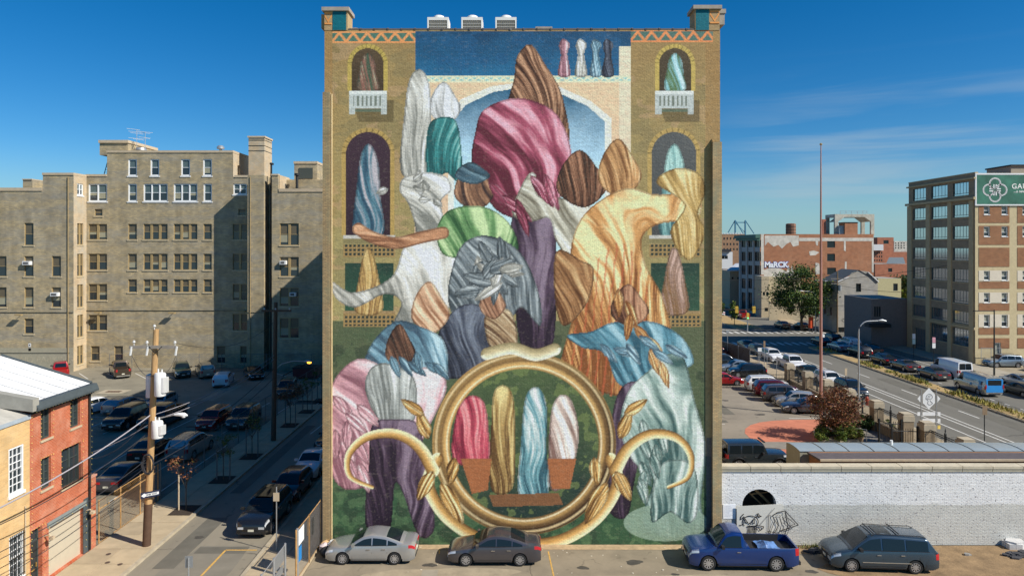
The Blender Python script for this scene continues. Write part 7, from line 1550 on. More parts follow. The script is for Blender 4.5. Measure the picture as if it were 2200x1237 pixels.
# coils of cable on the pole
b = MB(); x, y, z = at(up, 317, 997, -.28); rnd = random.Random(6)
for k in range(9): 
    ra, rb = .30+rnd.uniform(-.05, .04), .50+rnd.uniform(-.06, .05); ox, oz = rnd.uniform(-.03, .03), rnd.uniform(-.04, .04); b.tube([(x+ox+ra*math.cos(R(t)), y+rnd.uniform(-.06, .06), z+oz+rb*math.sin(R(t))) for t in range(0, 361, 24)], .018, 5, cap=False)
o = put(b.mesh('cable_coil', M_cable), 'cable_coil', None, Matrix.Translation(up.location)); tag(o, 'black oval coil of spare cable hung on the wooden pole', 'cable coil')
ow = thing('one_way_sign', 'blue black one way arrow sign fixed to the wooden utility pole', 'sign', (-19.4, 36.6, 3.0), R(38))
b = MB(); b.box(-.46, .46, -.01, .01, -.155, .155); put(b.mesh('plate', mat('sign_navy', (.015, .02, .05), .5, var=0)), 'plate', ow)
b = MB(); y = -.014; b.face([(-.43, y, 0), (-.27, y, -.12), (-.27, y, -.07), (.42, y, -.07), (.42, y, .07), (-.27, y, .07), (-.27, y, .12)]); put(b.mesh('arrow', M_white), 'arrow', ow)
me_ = text_mesh('ONE WAY', .12, bold=.004); me_.materials.clear(); me_.materials.append(MC['sign_navy']); put(me_, 'lettering', ow, Matrix.Translation((.07, -.02, 0)) @ Matrix.Rotation(R(90), 4, 'X'))
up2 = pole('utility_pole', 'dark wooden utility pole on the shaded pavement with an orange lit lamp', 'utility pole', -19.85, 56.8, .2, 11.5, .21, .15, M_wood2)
b = MB(); z = at(up2, 0, 667)[2]; b.box(at(up2, 564, 0)[0], at(up2, 627, 0)[0], -.25, -.13, z-.08, z+.08); put(b.mesh('crossarm', M_wood2), 'crossarm', up2)
for px in (568, 592, 622): b = MB(); x, y, z = at(up2, px, 664, -.2); b.lathe([(.03, z-.06), (.09, z), (.05, z+.06), (0, z+.12)], x, y, 8); put(b.mesh('insulator', M_porc), 'insulator', up2)
b = MB(); b.tube([at(up2, 596, 790), at(up2, 606, 781, -.1), at(up2, 630, 775, -.1), at(up2, 655, 776, -.1)], .04, 8); put(b.mesh('lamp_arm', M_steel), 'lamp_arm', up2)
x, y, z = at(up2, 662, 776, -.1); b = MB(); b.tube([(x-.35, y, z), (x, y, z+.02), (x+.3, y, z-.02)], [.05, .13, .06], 10); put(b.mesh('lamp_head', M_steel, smooth=50), 'lamp_head', up2)
b = MB(); b.lathe([(0, z-.2), (.15, z-.15), (.2, z-.05), (0, z-.04)], x+.1, y, 14); put(b.mesh('lamp_bowl', mat('lit_sodium_lamp', (.9, .4, .05), .3, var=0, emit=((1, .42, .04), 3.0)), smooth=50), 'lamp_bowl', up2)
# overhead cables
def wire(label, a, c, r=.02, sag=.5, m=None, group='overhead cables on the left'):
    b = MB(); n = 16; P = []
    for k in range(n+1): t = k/n; P.append(tuple(a[i]+(c[i]-a[i])*t-(sag*4*t*(1-t) if i == 2 else 0) for i in range(3)))
    b.tube(P, r, 5); o = b.build('overhead_cable', m or M_cable); tag(o, label, 'cable', group); return o
def WP(px, py, Y): return (XY(px, Y), Y, ZY(py, Y))
A1 = WP(320, 893, 36.8)
wire('thick bundled grey cable from the wooden pole across the red house', WP(322, 892, 36.7), WP(-30, 1105, 27.5), .035, .25, M_cablel)
wire('thin black cable just under the bundled grey one', WP(318, 930, 36.8), WP(-30, 1140, 27.5), .02, .35)
wire('thin black cable crossing the garage lintel', WP(316, 985, 36.8), WP(-30, 1200, 27.0), .018, .3)
wire('second thin black cable crossing the garage lintel, a little lower', WP(316, 1000, 36.8), WP(-30, 1215, 27.0), .015, .3)
wire('lowest thin black cable crossing the tan house front', WP(315, 1020, 36.8), WP(-30, 1262, 27.0), .015, .25)
wire('slack black service cable looping from the pole to the red house eaves', WP(318, 897, 36.8), WP(196, 985, 36.7), .016, .5)
wire('pale service cable from the pole to the red drainpipe', WP(318, 912, 36.8), WP(200, 970, 36.7), .014, .12, M_cablel)
for i, (p0, p1) in enumerate(((893, 792), (905, 800), (985, 820), (1000, 840))): wire(['highest sunlit cable strung between the two wooden poles', 'second highest cable strung between the two wooden poles', 'third cable strung between the two wooden poles over the parked cars', 'lowest cable strung between the two wooden poles over the parked cars'][i], WP(322, p0, 36.9), WP(590, p1-30, 56.8), .02, .5, M_cablel if i < 2 else M_cable)
wire('thin high cable from the crossarm to the pole in the shade', WP(376, 736, 36.7), WP(590, 690, 56.8), .012, 1.0)
wire('drop wire curling from the left fuse down to the transformer', WP(282, 760, 36.7), WP(335, 805, 36.6), .012, .5); wire('drop wire from the right fuse down to the transformer', WP(379, 760, 36.7), WP(350, 800, 36.6), .012, .3)
# street sign posts, left side
sp1 = thing('sign_post', 'steel post with a small parking sign beside the black SUV', 'sign', (XY(594, 36.4), 36.4, .12)); b = MB(); b.tube([(0, 0, 0), (0, 0, 3.35)], .03, 8); put(b.mesh('post', M_steel), 'post', sp1); b = MB(); b.box(-.16, .16, -.05, -.035, 2.6, 3.05); put(b.mesh('plate', M_cope), 'plate', sp1); b = MB(); b.box(.04, .05, -.03, .1, 2.55, 3.05); put(b.mesh('second_plate', M_steel), 'second_plate', sp1)
sp2 = thing('sign_post', 'back of a grey street sign rising from the bottom edge near the kerb', 'sign', (XY(405, 29.6), 29.6, .1)); b = MB(); b.tube([(0, 0, 0), (0, 0, 2.7)], .03, 8); put(b.mesh('post', M_steel), 'post', sp2); b = MB(); b.box(-.17, .17, .035, .05, 2.25, 2.75); put(b.mesh('plate', M_steel), 'plate', sp2)
# ------------------------------------------------------------------ fences
def chain(name, label, pts, h, step=.13, posts=None, postm=None, wm_=None, group=None, rail=True, z0=.1, pr=.035, mesh=True):
    t = thing(name, label, 'fence', (pts[0][0], pts[0][1], z0), 0, group); ox, oy = pts[0]; wm_ = wm_ or M_steel
    b = MB(); pm_ = MB(); pm_.tube([(0, 0, 0), (0, 0, h+.06)], pr, 8); pme = pm_.mesh('post', postm or M_steel)
    for (x0, y0), (x1, y1) in zip(pts, pts[1:]):
        L = math.hypot(x1-x0, y1-y0); dx, dy = (x1-x0)/L, (y1-y0)/L; n = max(1, round(L/(posts or 3.0)))
        for k in range(n+1): put(pme, 'post', t, Matrix.Translation((x0-ox+dx*L*k/n, y0-oy+dy*L*k/n, 0)))
        if mesh:
            w = .006; k = -h
            while k < L:
                for s in (1, -1):
                    a, c = k, k+h; za, zc = (0, h) if s > 0 else (h, 0)
                    if a < 0: za += s*(-a); a = 0
                    if c > L: zc -= s*(c-L); c = L
                    if c > a: q = lambda u_, z_: (x0-ox+dx*u_, y0-oy+dy*u_, z_); b.face([q(a, za-w), q(c, zc-w), q(c, zc+w), q(a, za+w)])
                k += step
        if rail: r_ = MB(); r_.tube([(x0-ox, y0-oy, h), (x1-ox, y1-oy, h)], .022, 6); r_.tube([(x0-ox, y0-oy, .06), (x1-ox, y1-oy, .06)], .014, 5); put(r_.mesh('rail', postm or M_steel), 'rail', t)
    if mesh: o = put(b.mesh('wire_mesh', wm_), 'wire_mesh', t); o['kind'] = 'stuff'
    return t
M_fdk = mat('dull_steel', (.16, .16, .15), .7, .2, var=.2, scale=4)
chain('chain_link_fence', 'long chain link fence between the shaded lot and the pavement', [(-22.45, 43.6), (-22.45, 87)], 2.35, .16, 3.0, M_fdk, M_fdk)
gt = chain('lot_gate', 'rusty chain link gate between the red house and the lot', [(-22.45, 37.1), (-22.45, 43.3)], 2.35, .13, 2.05, M_rust, M_rust)
b = MB(); b.tube([(0, 0, 1.9), (0, 6.2, 1.9)], .03, 6); put(b.mesh('slide_rail', M_rust), 'rail', gt)
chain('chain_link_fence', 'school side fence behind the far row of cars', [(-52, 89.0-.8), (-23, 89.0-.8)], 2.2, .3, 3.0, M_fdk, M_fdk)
cf = chain('chain_link_gate', 'steel chain link gate with white and blue notices left of the silver sedan', [(-10.4, 37.1), (-10.4, 35.0), (-10.45, 33.05)], 2.4, .10, 2.1, M_rust, M_steel, pr=.045)
b = MB(); b.tube([(-.02, -3.95, 0), (-.02, -3.95, 2.5)], .06, 10); put(b.mesh('gate_post', M_steel), 'gate_post', cf)
b = MB(); b.box(-.03, -.015, -3.75, -2.9, 1.55, 2.3); put(b.mesh('white_notice', M_white), 'white_notice', cf); b = MB(); b.box(-.028, -.013, -3.75, -3.3, .75, 1.45); put(b.mesh('blue_notice', mat('notice_blue', (.02, .2, .5), .5, var=0)), 'blue_notice', cf)
b = MB(); b.box(-.07, -.05, -2.0, -.05, .05, 2.3); put(b.mesh('privacy_screen', mat('dark_fence_screen', (.045, .035, .03), .9, var=.15)), 'privacy_screen', cf)
b = MB(); b.box(-.30, -.05, -1.5, -1.1, 1.1, 1.95); put(b.mesh('orange_box', mat('orange_box', (.8, .42, .12), .7)), 'orange_box', cf)
cg = chain('chain_link_gate', 'open chain link gate leaf at the bottom edge with signs hung on it', [(-10.5, 31.6), (-10.5, 28.6)], 2.4, .12, 1.6, M_steel, M_steel, pr=.05)
b = MB(); b.box(-.05, -.03, -1.3, -.1, 1.7, 2.35); b.box(-.05, -.03, -1.2, -.2, 1.2, 1.55); put(b.mesh('sign_plate', M_steel), 'sign_plate', cg)
# trash heap by the gate
for i, (dx, dy, s, m, lb) in enumerate(((0, 0, .36, M_white, 'white rubbish bag behind the silver sedan bonnet'), (-.45, -.1, .28, mat('pinkish_bag', (.6, .5, .5), .7), 'pinkish white rubbish bag leaning on the gate'), (-.25, -.65, .3, M_trim, 'black rubbish bag at the foot of the chain link gate'), (-.5, .28, .26, mat('cardboard', (.5, .32, .16), .9), 'brown cardboard lump against the wall corner'))):
    b = MB(); rnd = random.Random(i+3); rr = []
    for k in range(7): ph = math.pi*k/6; rr.append([(s*math.sin(ph)*math.cos(R(t))*rnd.uniform(.8, 1.15), s*math.sin(ph)*math.sin(R(t))*rnd.uniform(.8, 1.15), s*.85+s*.85*math.cos(ph)*rnd.uniform(.9, 1.05)) for t in range(0, 360, 36)])
    for r_ in rr: r_.append(r_[0])
    b.grid(rr, flip=True); o = put(b.mesh('rubbish_bag', m, smooth=30), 'rubbish_bag', None, Matrix.Translation((-9.55+dx, 36.5+dy, .02))); tag(o, lb, 'rubbish bag', 'rubbish by the gate')
# dumpster behind the fence
dp = thing('dumpster', 'dark red heap of scrap and dumpster at the far end of the left fence', 'dumpster', (-25.2, 84.5, 0)); b = MB(); b.box(-1.6, 1.4, -1, 1, .2, 1.3); put(b.mesh('bin', mat('dumpster_red', (.12, .02, .02), .7)), 'bin', dp); b = MB(); b.box(-1.65, 1.45, -1.05, 1.05, 1.3, 1.42); b.tube([(-3, -.5, .3), (0, 0, 1.9)], .06, 5); put(b.mesh('lid', M_black), 'lid', dp)
# ------------------------------------------------------------------ right: pillared fence
M_pst = mat('pillar_stone', (.26, .20, .13), .9, var=.25, scale=3, bump=.4); M_pcap = mat('pillar_cap', (.42, .36, .26), .85, var=.12)
pf = thing('pillared_fence', 'low stone wall with square stone pillars and black iron railings along the avenue', 'fence', (32.3, 50, 0))
PY = [79.5, 74.6, 70.0, 65.4, 60.5, 56.0, 53.2, 48.6]
pb_ = MB(); pb_.box(-.42, .42, -.42, .42, 0, 2.0); pbm = pb_.mesh('pillar', M_pst); pc_ = MB(); pc_.box(-.47, .47, -.47, .47, 2.0, 2.45); pc_.box(-.40, .40, -.40, .40, 2.45, 2.62); pcm = pc_.mesh('cap', M_pcap)
ir = MB()
for i, y in enumerate(PY):
    o = put(pbm, 'pillar', pf, Matrix.Translation((0, y-50, 0))); put(pcm, 'cap', o)
    if i < len(PY)-1 and i != 5:
        y1 = PY[i+1]; q = MB(); q.box(-.22, .22, y1+.43-50, y-.43-50, 0, .75); q.box(-.27, .27, y1+.43-50, y-.43-50, .75, .85); put(q.mesh('plinth_wall', M_pst), 'plinth_wall', pf)
        for z in (1.0, 1.95, 2.1): ir.tube([(0, y1+.42-50, z), (0, y-.42-50, z)], .03, 5)
        k = y1+.5
        while k < y-.45: ir.tube([(0, k-50, .86), (0, k-50, 2.1)], .014, 4, cap=False); k += .16
        ir.box(-.06, .06, (y+y1)/2-50-.06, (y+y1)/2-50+.06, .86, 2.3); ir.lathe([(.09, 2.3), (.03, 2.4), (.06, 2.5), (0, 2.75)], 0, (y+y1)/2-50, 6)
o = put(ir.mesh('iron_railing', M_black), 'iron_railing', pf); o['kind'] = 'stuff'
# iron gate leaves between pillars and by the tree
gw = thing('iron_gate', 'black iron gate leaves standing open between two stone pillars', 'gate', (32.0, 54.6, 0)); b = MB()
for (x0, y0, x1, y1) in ((-.3, 1.0, -2.0, 1.2), (-.3, -1.2, -2.2, -1.0)):
    for z in (.2, 1.8): b.tube([(x0, y0, z), (x1, y1, z)], .035, 5)
    for k in range(12): t = k/11; b.tube([(x0+(x1-x0)*t, y0+(y1-y0)*t, .2), (x0+(x1-x0)*t, y0+(y1-y0)*t, 2.0)], .016, 4)
    b.tube([(x1, y1, 0), (x1, y1, 2.2)], .09, 6); b.tube([(x0, y0, 0), (x0, y0, 2.2)], .09, 6)
o = put(b.mesh('gate_leaves', M_black), 'gate_leaves', gw); o['kind'] = 'stuff'
lf = thing('iron_fence', 'black iron picket fence crossing the right lot behind the red sedan', 'fence', (14, 78.2, 0)); b = MB(); x = 0
while x < 18: b.tube([(x, 0, 0), (x, 0, 1.7)], .014, 4, cap=False); x += .17
for z in (.15, 1.55): b.tube([(0, 0, z), (18, 0, z)], .025, 5)
o = put(b.mesh('pickets', M_black), 'pickets', lf); o['kind'] = 'stuff'
for x in (3.6, 8.4, 12.9, 17.8): b = MB(); b.tube([(x, 0, 0), (x, 0, 2.0)], .05, 6); put(b.mesh('post', M_black), 'post', lf)
cr = chain('chain_link_fence', 'chain link fence with a dark screen beside the avenue corner', [(32.4, 80.5), (32.4, 93), (29.5, 108)], 2.2, .22, 2.9, M_steel, M_steel)
b = MB(); b.face([(.03, 14.0, .1), (.03, 12.6, .1), (.03, 12.6, 2.1), (.03, 14.0, 2.1)]); b.face([(.05, 12.7, .1), (-2.85, 27.4, .1), (-2.85, 27.4, 2.1), (.05, 12.7, 2.1)]); put(b.mesh('screen', mat('brown_screen', (.10, .06, .04), .9, var=.2)), 'screen', cr)
# gate and fence in the factory yard
gy_ = chain('chain_link_gate', 'leaning steel chain link gate in the yard at the right edge', [(66.4, 84), (72, 84)], 2.5, .3, 2.8, M_steel, M_steel); b = MB(); b.tube([(0, 0, 2.4), (2.8, 0, .1)], .05, 5); put(b.mesh('brace', M_steel), 'brace', gy_)
b = MB(); b.tube([(0, 0, 0), (0, 0, 4.2)], .14, 8); put(b.mesh('gate_post', M_steel), 'gate_post', gy_)
chain('chain_link_fence', 'chain link fence against the factory front wall', [(63.9, 93.0), (66.6, 93.0)], 2.3, .3, 1.4, M_steel, M_steel)
# flagpole
fp = thing('flagpole', 'very tall pinkish bare flagpole rising behind the reddish tree', 'flagpole', (29.5, 65.2, 0)); b = MB(); hf = ZY(312, 65.2); b.tube([(0, 0, 0), (0, 0, hf*.5), (0, 0, hf)], [.15, .12, .045], 14); put(b.mesh('shaft', mat('pink_pole_paint', (.36, .18, .14), .6, var=.08), smooth=50), 'shaft', fp)
b = MB(); b.lathe([(0, hf-.05), (.13, hf+.03), (.13, hf+.12), (0, hf+.22)], 0, 0, 10); put(b.mesh('ball_finial', mat('gilt', (.55, .38, .15), .4, .6)), 'ball_finial', fp); b = MB(); b.box(.1, .3, -.12, .12, ZY(722, 65.2)-.1, ZY(722, 65.2)+.18); put(b.mesh('camera_box', M_white), 'camera_box', fp)
# street lamps
def lamp(px, pyb, label, pyt, dx, m, group='street lamps along the avenue', X=None, Y=None):
    x, y = (X, Y) if X else G(px, pyb); h = ZY(pyt, y); t = thing('street_lamp', label, 'street lamp', (x, y, .1), 0, group)
    b = MB(); b.tube([(0, 0, 0), (0, 0, h*.86)], .1, 10, r1=.075); b.tube([(0, 0, h*.86)]+[(dx*math.sin(R(a))*.55, 0, h*.86+h*.12*math.sin(R(a))) if 0 else (dx*.5*(1-math.cos(R(a))), 0, h*.86+h*.13*math.sin(R(a))) for a in range(15, 91, 15)]+[(dx, 0, h*.995)], .06, 8); put(b.mesh('post', m, smooth=50), 'post', t)
    b = MB(); q = dx/abs(dx); b.tube([(dx-.1*q, 0, h*.995), (dx+.35*q, 0, h), (dx+.8*q, 0, h*.99)], [.06, .15, .07], 8); put(b.mesh('lamp_head', m, smooth=50), 'lamp_head', t); b = MB(); b.box(-.17, .17, -.17, .17, 0, .35); put(b.mesh('base', m), 'base', t); return t
lamp(1845, 862, 'grey curved street lamp nearest, beside the black SUV on the avenue', 690, 2.1, M_steel)
lamp(1752, 715, 'grey curved street lamp at the far crossing under the green tree', 626, -2.4, M_steel)
tl_ = thing('street_lamp', 'dark straight lamp post with a horizontal arm in front of the factory', 'street lamp', (*G(2136, 808), .1)); x, y = G(2136, 808); h = ZY(667, y)
b = MB(); b.tube([(0, 0, 0), (0, 0, h)], .11, 8, r1=.07); b.tube([(0, 0, h-.15), (-2.3, 0, h-.15)], .05, 6); put(b.mesh('post', M_black), 'post', tl_); b = MB(); b.box(-2.6, -1.9, -.12, .12, h-.2, h-.1); put(b.mesh('lamp_head', M_black), 'lamp_head', tl_)
# signs on posts
def post_sign(name, label, x, y, h, plates, m=None, group=None, two=0):
    t = thing(name, label, 'sign', (x, y, .1), 0, group)
    for dx in ((-two, two) if two else (0,)): b = MB(); b.tube([(dx, 0, 0), (dx, 0, h)], .04, 6); put(b.mesh('post', m or M_steel), 'post', t)
    for (x0, x1, z0, z1, mm) in plates: b = MB(); b.box(x0, x1, -.06, -.045, z0, z1); put(b.mesh('plate', mm), 'plate', t)
    return t
x, y = G(1817, 850); post_sign('sign_post', 'narrow street sign on a green post beside the flagpole', x, y, 2.9, [(-.12, .12, 2.1, 2.9, M_cope)], M_black)
x, y = G(2115, 950, 0); post_sign('sign_post', 'brown backed narrow street sign on a dark post above the metal roof', x, y, 3.0, [(-.2, .2, 2.2, 2.95, mat('brown_sign_back', (.25, .17, .1), .7))], M_black)
x, y = G(1563, 754); post_sign('sign_post', 'small round topped sign post by the screened fence corner', x, y, 3.1, [(-.2, .2, 2.7, 3.1, M_steel)])
x, y = G(1632, 790); post_sign('sign_post', 'round white sign on a short post beside the parked white SUV', x, y, 2.6, [(-.25, .25, 2.1, 2.6, M_white)])
x, y = G(1642, 786); post_sign('sign_post', 'narrow brown sign post behind the round white sign', x, y, 3.3, [(-.13, .13, 2.4, 3.3, MC['brown_sign_back'])])
for i, (px, pyb, h) in enumerate(((1918, 744, 3.3), (1963, 770, 3.5), (2006, 780, 3.5))):
    x, y = G(px, pyb); post_sign('banner_sign', ['pink and white parking sign in front of the shaded shrub', 'pale green parking sign by the factory entrance', 'white and red parking sign nearest the factory corner'][i], x, y, h, [(-.22, .22, h-1.5, h-.8, M_white if i != 1 else mat('pale_green_sign', (.45, .6, .55), .6)), (-.22, .22, h-.75, h, mat('pink_sign', (.6, .3, .35), .6) if i != 1 else M_white)], M_black, group='parking signs along the far pavement')
bs = post_sign('church_sign', 'white diamond sign with a line drawn head over three name boards', 41.3-6.9, 56.4, 4.4, [(-.52, .52, 2.2, 2.5, M_white), (-.52, .52, 1.65, 1.95, M_white), (-.52, .52, 1.1, 1.4, mat('yellow_white_board', (.75, .55, .12), .6, var=.3, scale=4)), (.72, .95, 2.2, 2.5, M_white), (.72, .95, 1.65, 1.95, M_white), (.72, .95, 1.1, 1.4, MC['yellow_white_board']), (-.95, -.72, 2.2, 2.5, M_white)], M_steel, two=.63)
b = MB()
for P in ([(-.5, 3.25), (0, 2.75), (.5, 3.25), (.5, 3.95), (0, 4.5), (-.5, 3.95)], [(-.95, 3.6), (-.7, 3.3), (-.7, 3.9)], [(.95, 3.6), (.7, 3.9), (.7, 3.3)]): b.face([(x_, -.06, z_) for x_, z_ in P])
put(b.mesh('diamond_board', M_white), 'plate', bs); b = MB()
def st(P, w=.03):
    for (x0, z0), (x1, z1) in zip(P, P[1:]): L = math.hypot(x1-x0, z1-z0)+1e-6; a, c = -(z1-z0)/L*w/2, (x1-x0)/L*w/2; b.face([(x0-a, -.07, z0-c), (x1-a, -.07, z1-c), (x1+a, -.07, z1+c), (x0+a, -.07, z0+c)])
st([(-.26, 3.6), (-.2, 3.85), (-.02, 4.0), (.18, 3.95), (.3, 3.75), (.22, 3.6), (0, 3.56), (-.15, 3.62), (-.26, 3.6)]); st([(-.26, 3.56), (-.1, 3.5), (-.06, 3.4), (-.12, 3.2), (0, 3.08), (.2, 3.12), (.3, 3.25), (.12, 3.38), (.1, 3.5)]); st([(-.12, 3.7), (.1, 3.72)]); st([(-.1, 3.82), (.15, 3.86)])
put(b.mesh('line_drawing', M_ink), 'line_drawing', bs)
# hydrant
x, y = G(1863, 872); hy = thing('fire_hydrant', 'red fire hydrant on the avenue pavement beside a stone pillar', 'fire hydrant', (x, y, .12)); b = MB(); b.lathe([(.2, 0), (.2, .06), (.14, .08), (.14, .62), (.18, .64), (.18, .68), (.13, .78), (.05, .86), (0, .9)], 0, 0, 14); put(b.mesh('barrel', mat('hydrant_red', (.35, .06, .03), .6), smooth=40), 'barrel', hy)
b = MB(); b.tube([(-.24, 0, .5), (.24, 0, .5)], .06, 8); b.tube([(0, -.22, .42), (0, 0, .42)], .08, 8); put(b.mesh('outlets', MC['hydrant_red']), 'outlets', hy)
# traffic lights and the gantry over the crossing
M_tly = mat('signal_yellow', (.6, .38, .05), .6); M_grn = mat('lit_green_signal', (.02, .6, .25), .4, var=0, emit=((.0, .9, .35), 1.5)); M_orr = mat('orange_roadwork_sign', (.75, .10, .03), .6, var=0)
def signal(px, pyb, pyt, Y, label, on=True):
    t = thing('traffic_light', label, 'traffic light', (XY(px, Y), Y, .1), 0, 'traffic lights at the crossing'); zt = ZY(pyt, Y); b = MB(); b.tube([(0, 0, 0), (0, 0, zt)], .1, 6); put(b.mesh('post', M_steel), 'post', t)
    b = MB(); b.box(-.22, .22, -.25, .0, zt-1.3, zt-.1); put(b.mesh('signal_head', M_tly), 'signal_head', t); b = MB(); b.lathe([(.001, -.27), (.13, -.26)], 0, zt-1.05, 8, axis='y'); put(b.mesh('green_lens', M_grn), 'green_lens', t); return t
signal(1606, 716, 672, 129, 'traffic light on the near median tip of the crossing'); signal(1760, 716, 660, 127.5, 'traffic light on the pavement right of the tree at the crossing')
t = thing('signal_gantry', 'long dark mast arm with two yellow signal heads over the crossing', 'mast arm', (XY(1540, 127), 127, 0)); b = MB(); z = ZY(665, 127); b.tube([(0, 0, z), (XY(1630, 127)-XY(1540, 127), 0, z)], .12, 6); b.tube([(0, 0, 0), (0, 0, z+.5)], .15, 6); put(b.mesh('mast_arm', M_black), 'mast_arm', t)
for px in (1582, 1619): b = MB(); dx = XY(px, 127)-XY(1540, 127); b.box(dx-.28, dx+.28, -.3, .1, z-.6, z+.6); put(b.mesh('signal_head', M_tly), 'signal_head', t)
for i, (px, pyb, Y) in enumerate(((1742, 712, 128), (1563, 662, 185))): t = thing('roadwork_sign', ['orange roadwork sign under the big green tree', 'small orange roadwork sign far off beside the dark row house'][i], 'sign', (XY(px, Y), Y, .1)); b = MB(); b.box(-.45, .45, -.05, 0, .8, 2.9); put(b.mesh('panel', M_orr), 'panel', t); b = MB(); b.box(-.35, -.28, -.03, .03, 0, .8); b.box(.28, .35, -.03, .03, 0, .8); put(b.mesh('legs', M_steel), 'legs', t)
t = thing('traffic_cone', 'orange traffic cone on the pavement before the stone shop', 'traffic cone', (XY(1832, 126), 126, .12)); b = MB(); b.lathe([(.28, 0), (.28, .05), (.18, .06), (.04, .75), (0, .76)], 0, 0, 10); put(b.mesh('cone', M_orr), 'cone', t); b = MB(); b.lathe([(.13, .35), (.10, .5)], 0, 0, 10); put(b.mesh('white_band', M_white), 'white_band', t)
up3 = pole('utility_pole', 'wooden utility pole on the pavement in front of the grey stone shop', 'utility pole', *G(1799, 718), 0, ZY(583, 125.8), .16, .11, mat('brown_pole', (.2, .14, .08), .9)); b = MB(); h3 = ZY(600, 125.8)
for k in (0, .9): b.box(-1.2, 1.2, -.1, .05, h3-k-.06, h3-k+.06)
put(b.mesh('crossarm', M_woodg), 'crossarm', up3); b = MB(); b.lathe([(0, h3-2.2), (.3, h3-2.2), (.3, h3-1.2), (0, h3-1.1)], .35, -.2, 12); put(b.mesh('transformer', M_steel), 'transformer', up3)
for i, (a, c, r_) in enumerate((((1548, 601, 127), (1799, 592, 126), .03), ((1548, 640, 127), (1799, 636, 126), .025), ((1548, 664, 127), (1900, 650, 118), .03), ((1799, 600, 126), (2092, 560, 95), .03), ((1799, 612, 126), (1952, 628, 108), .03))):
    wire(['highest wire crossing the avenue at the stone house', 'middle wire crossing the avenue at the stone house', 'lowest wire crossing the avenue before the stone shop', 'wire running from the stone shop pole to the factory', 'lower wire running from the stone shop pole to the dark shop'][i], WP(*a), WP(*c), r_, .3, M_cable, group='wires over the crossing')
# ------------------------------------------------------------------ shed with the curved metal roof behind the white wall
sd = thing('metal_roofed_shed', 'long shed with curved pale metal roof and dark lean-to just behind the white wall', 'shed', (18.4, 44.6, 0)); Y0s = 44.2
xs0_ = XY(1697, 45.8); xe_ = 44
prof = [(45.9, 3.35), (45.4, 3.40), (44.9, 3.36), (44.4, 3.22), (44.0, 3.02), (43.7, 2.82)]
def zat(py, Y): return ZY(py, Y)
prof = [(46.4, ZY(950, 46.4)), (45.9, ZY(951.5, 45.9)), (45.3, ZY(956, 45.3)), (44.7, ZY(962, 44.7)), (44.2, ZY(969, 44.2))]
x = xs0_; M_mroof = mat('pale_metal_sheet', (.40, .46, .47), .35, .35, var=.06, scale=.8)
while x < xe_:
    b = MB(); sk = 1.15; rr = [[(x+(46.4-yy)*.0, yy, zz), (x+1.6, yy, zz)] for yy, zz in prof]; b.grid(rr); b.tube([(x+1.6, yy, zz+.02) for yy, zz in prof], .03, 4); b.build('roof_sheet', M_mroof, sd); x += 1.615
b = MB(); b.face([(xs0_, yy, zz) for yy, zz in prof][::-1]+[(xs0_, 46.4, 0)][::1] if 0 else [(xs0_, 46.4, 0)]+[(xs0_, yy, zz-.01) for yy, zz in prof]+[(xs0_, 44.2, 0)]); b.box(xs0_+.02, xe_, 44.25, 46.38, 0, prof[-1][1]-.05); b.build('end_wall', mat('greenish_metal_siding', (.30, .29, .22), .6, var=.1), sd)
lettering('HARLAN', .22, MC['faded_lettering'], sd, (xs0_-.01, 45.2, 2.2), R(-90)) if 0 else None
x1s = XY(1745, 43.4); zl = ZY(969.5, 44.1)
b = MB(); b.box(0, 1, 0, 1, 0, 1); b.v = [((x1s if not x else xe_), (42.2 if not y else 44.15), (ZY(986, 42.2) if not y else zl)+(.12 if z else 0)-.15) for x, y, z in b.v]; b.build('leanto_roof', mat('dark_brown_felt', (.10, .085, .09), .9, var=.15), sd)
b = MB(); b.box(x1s-.05, xe_, 42.12, 42.2, ZY(990, 42.2), ZY(985.5, 42.2)); b.build('fascia', M_cope, sd); b = MB(); b.box(x1s+.1, xe_-.1, 42.4, 44.1, 0, ZY(990, 42.2)); b.build('leanto_wall', MC['brown_brick'], sd)
b = MB(); b.tube([(XY(1915, 45.6), 45.6, ZY(951, 45.6)-.1), (XY(1915, 45.6), 45.6, ZY(945, 45.6))], .09, 8); b.build('vent_pipe', M_white, sd)
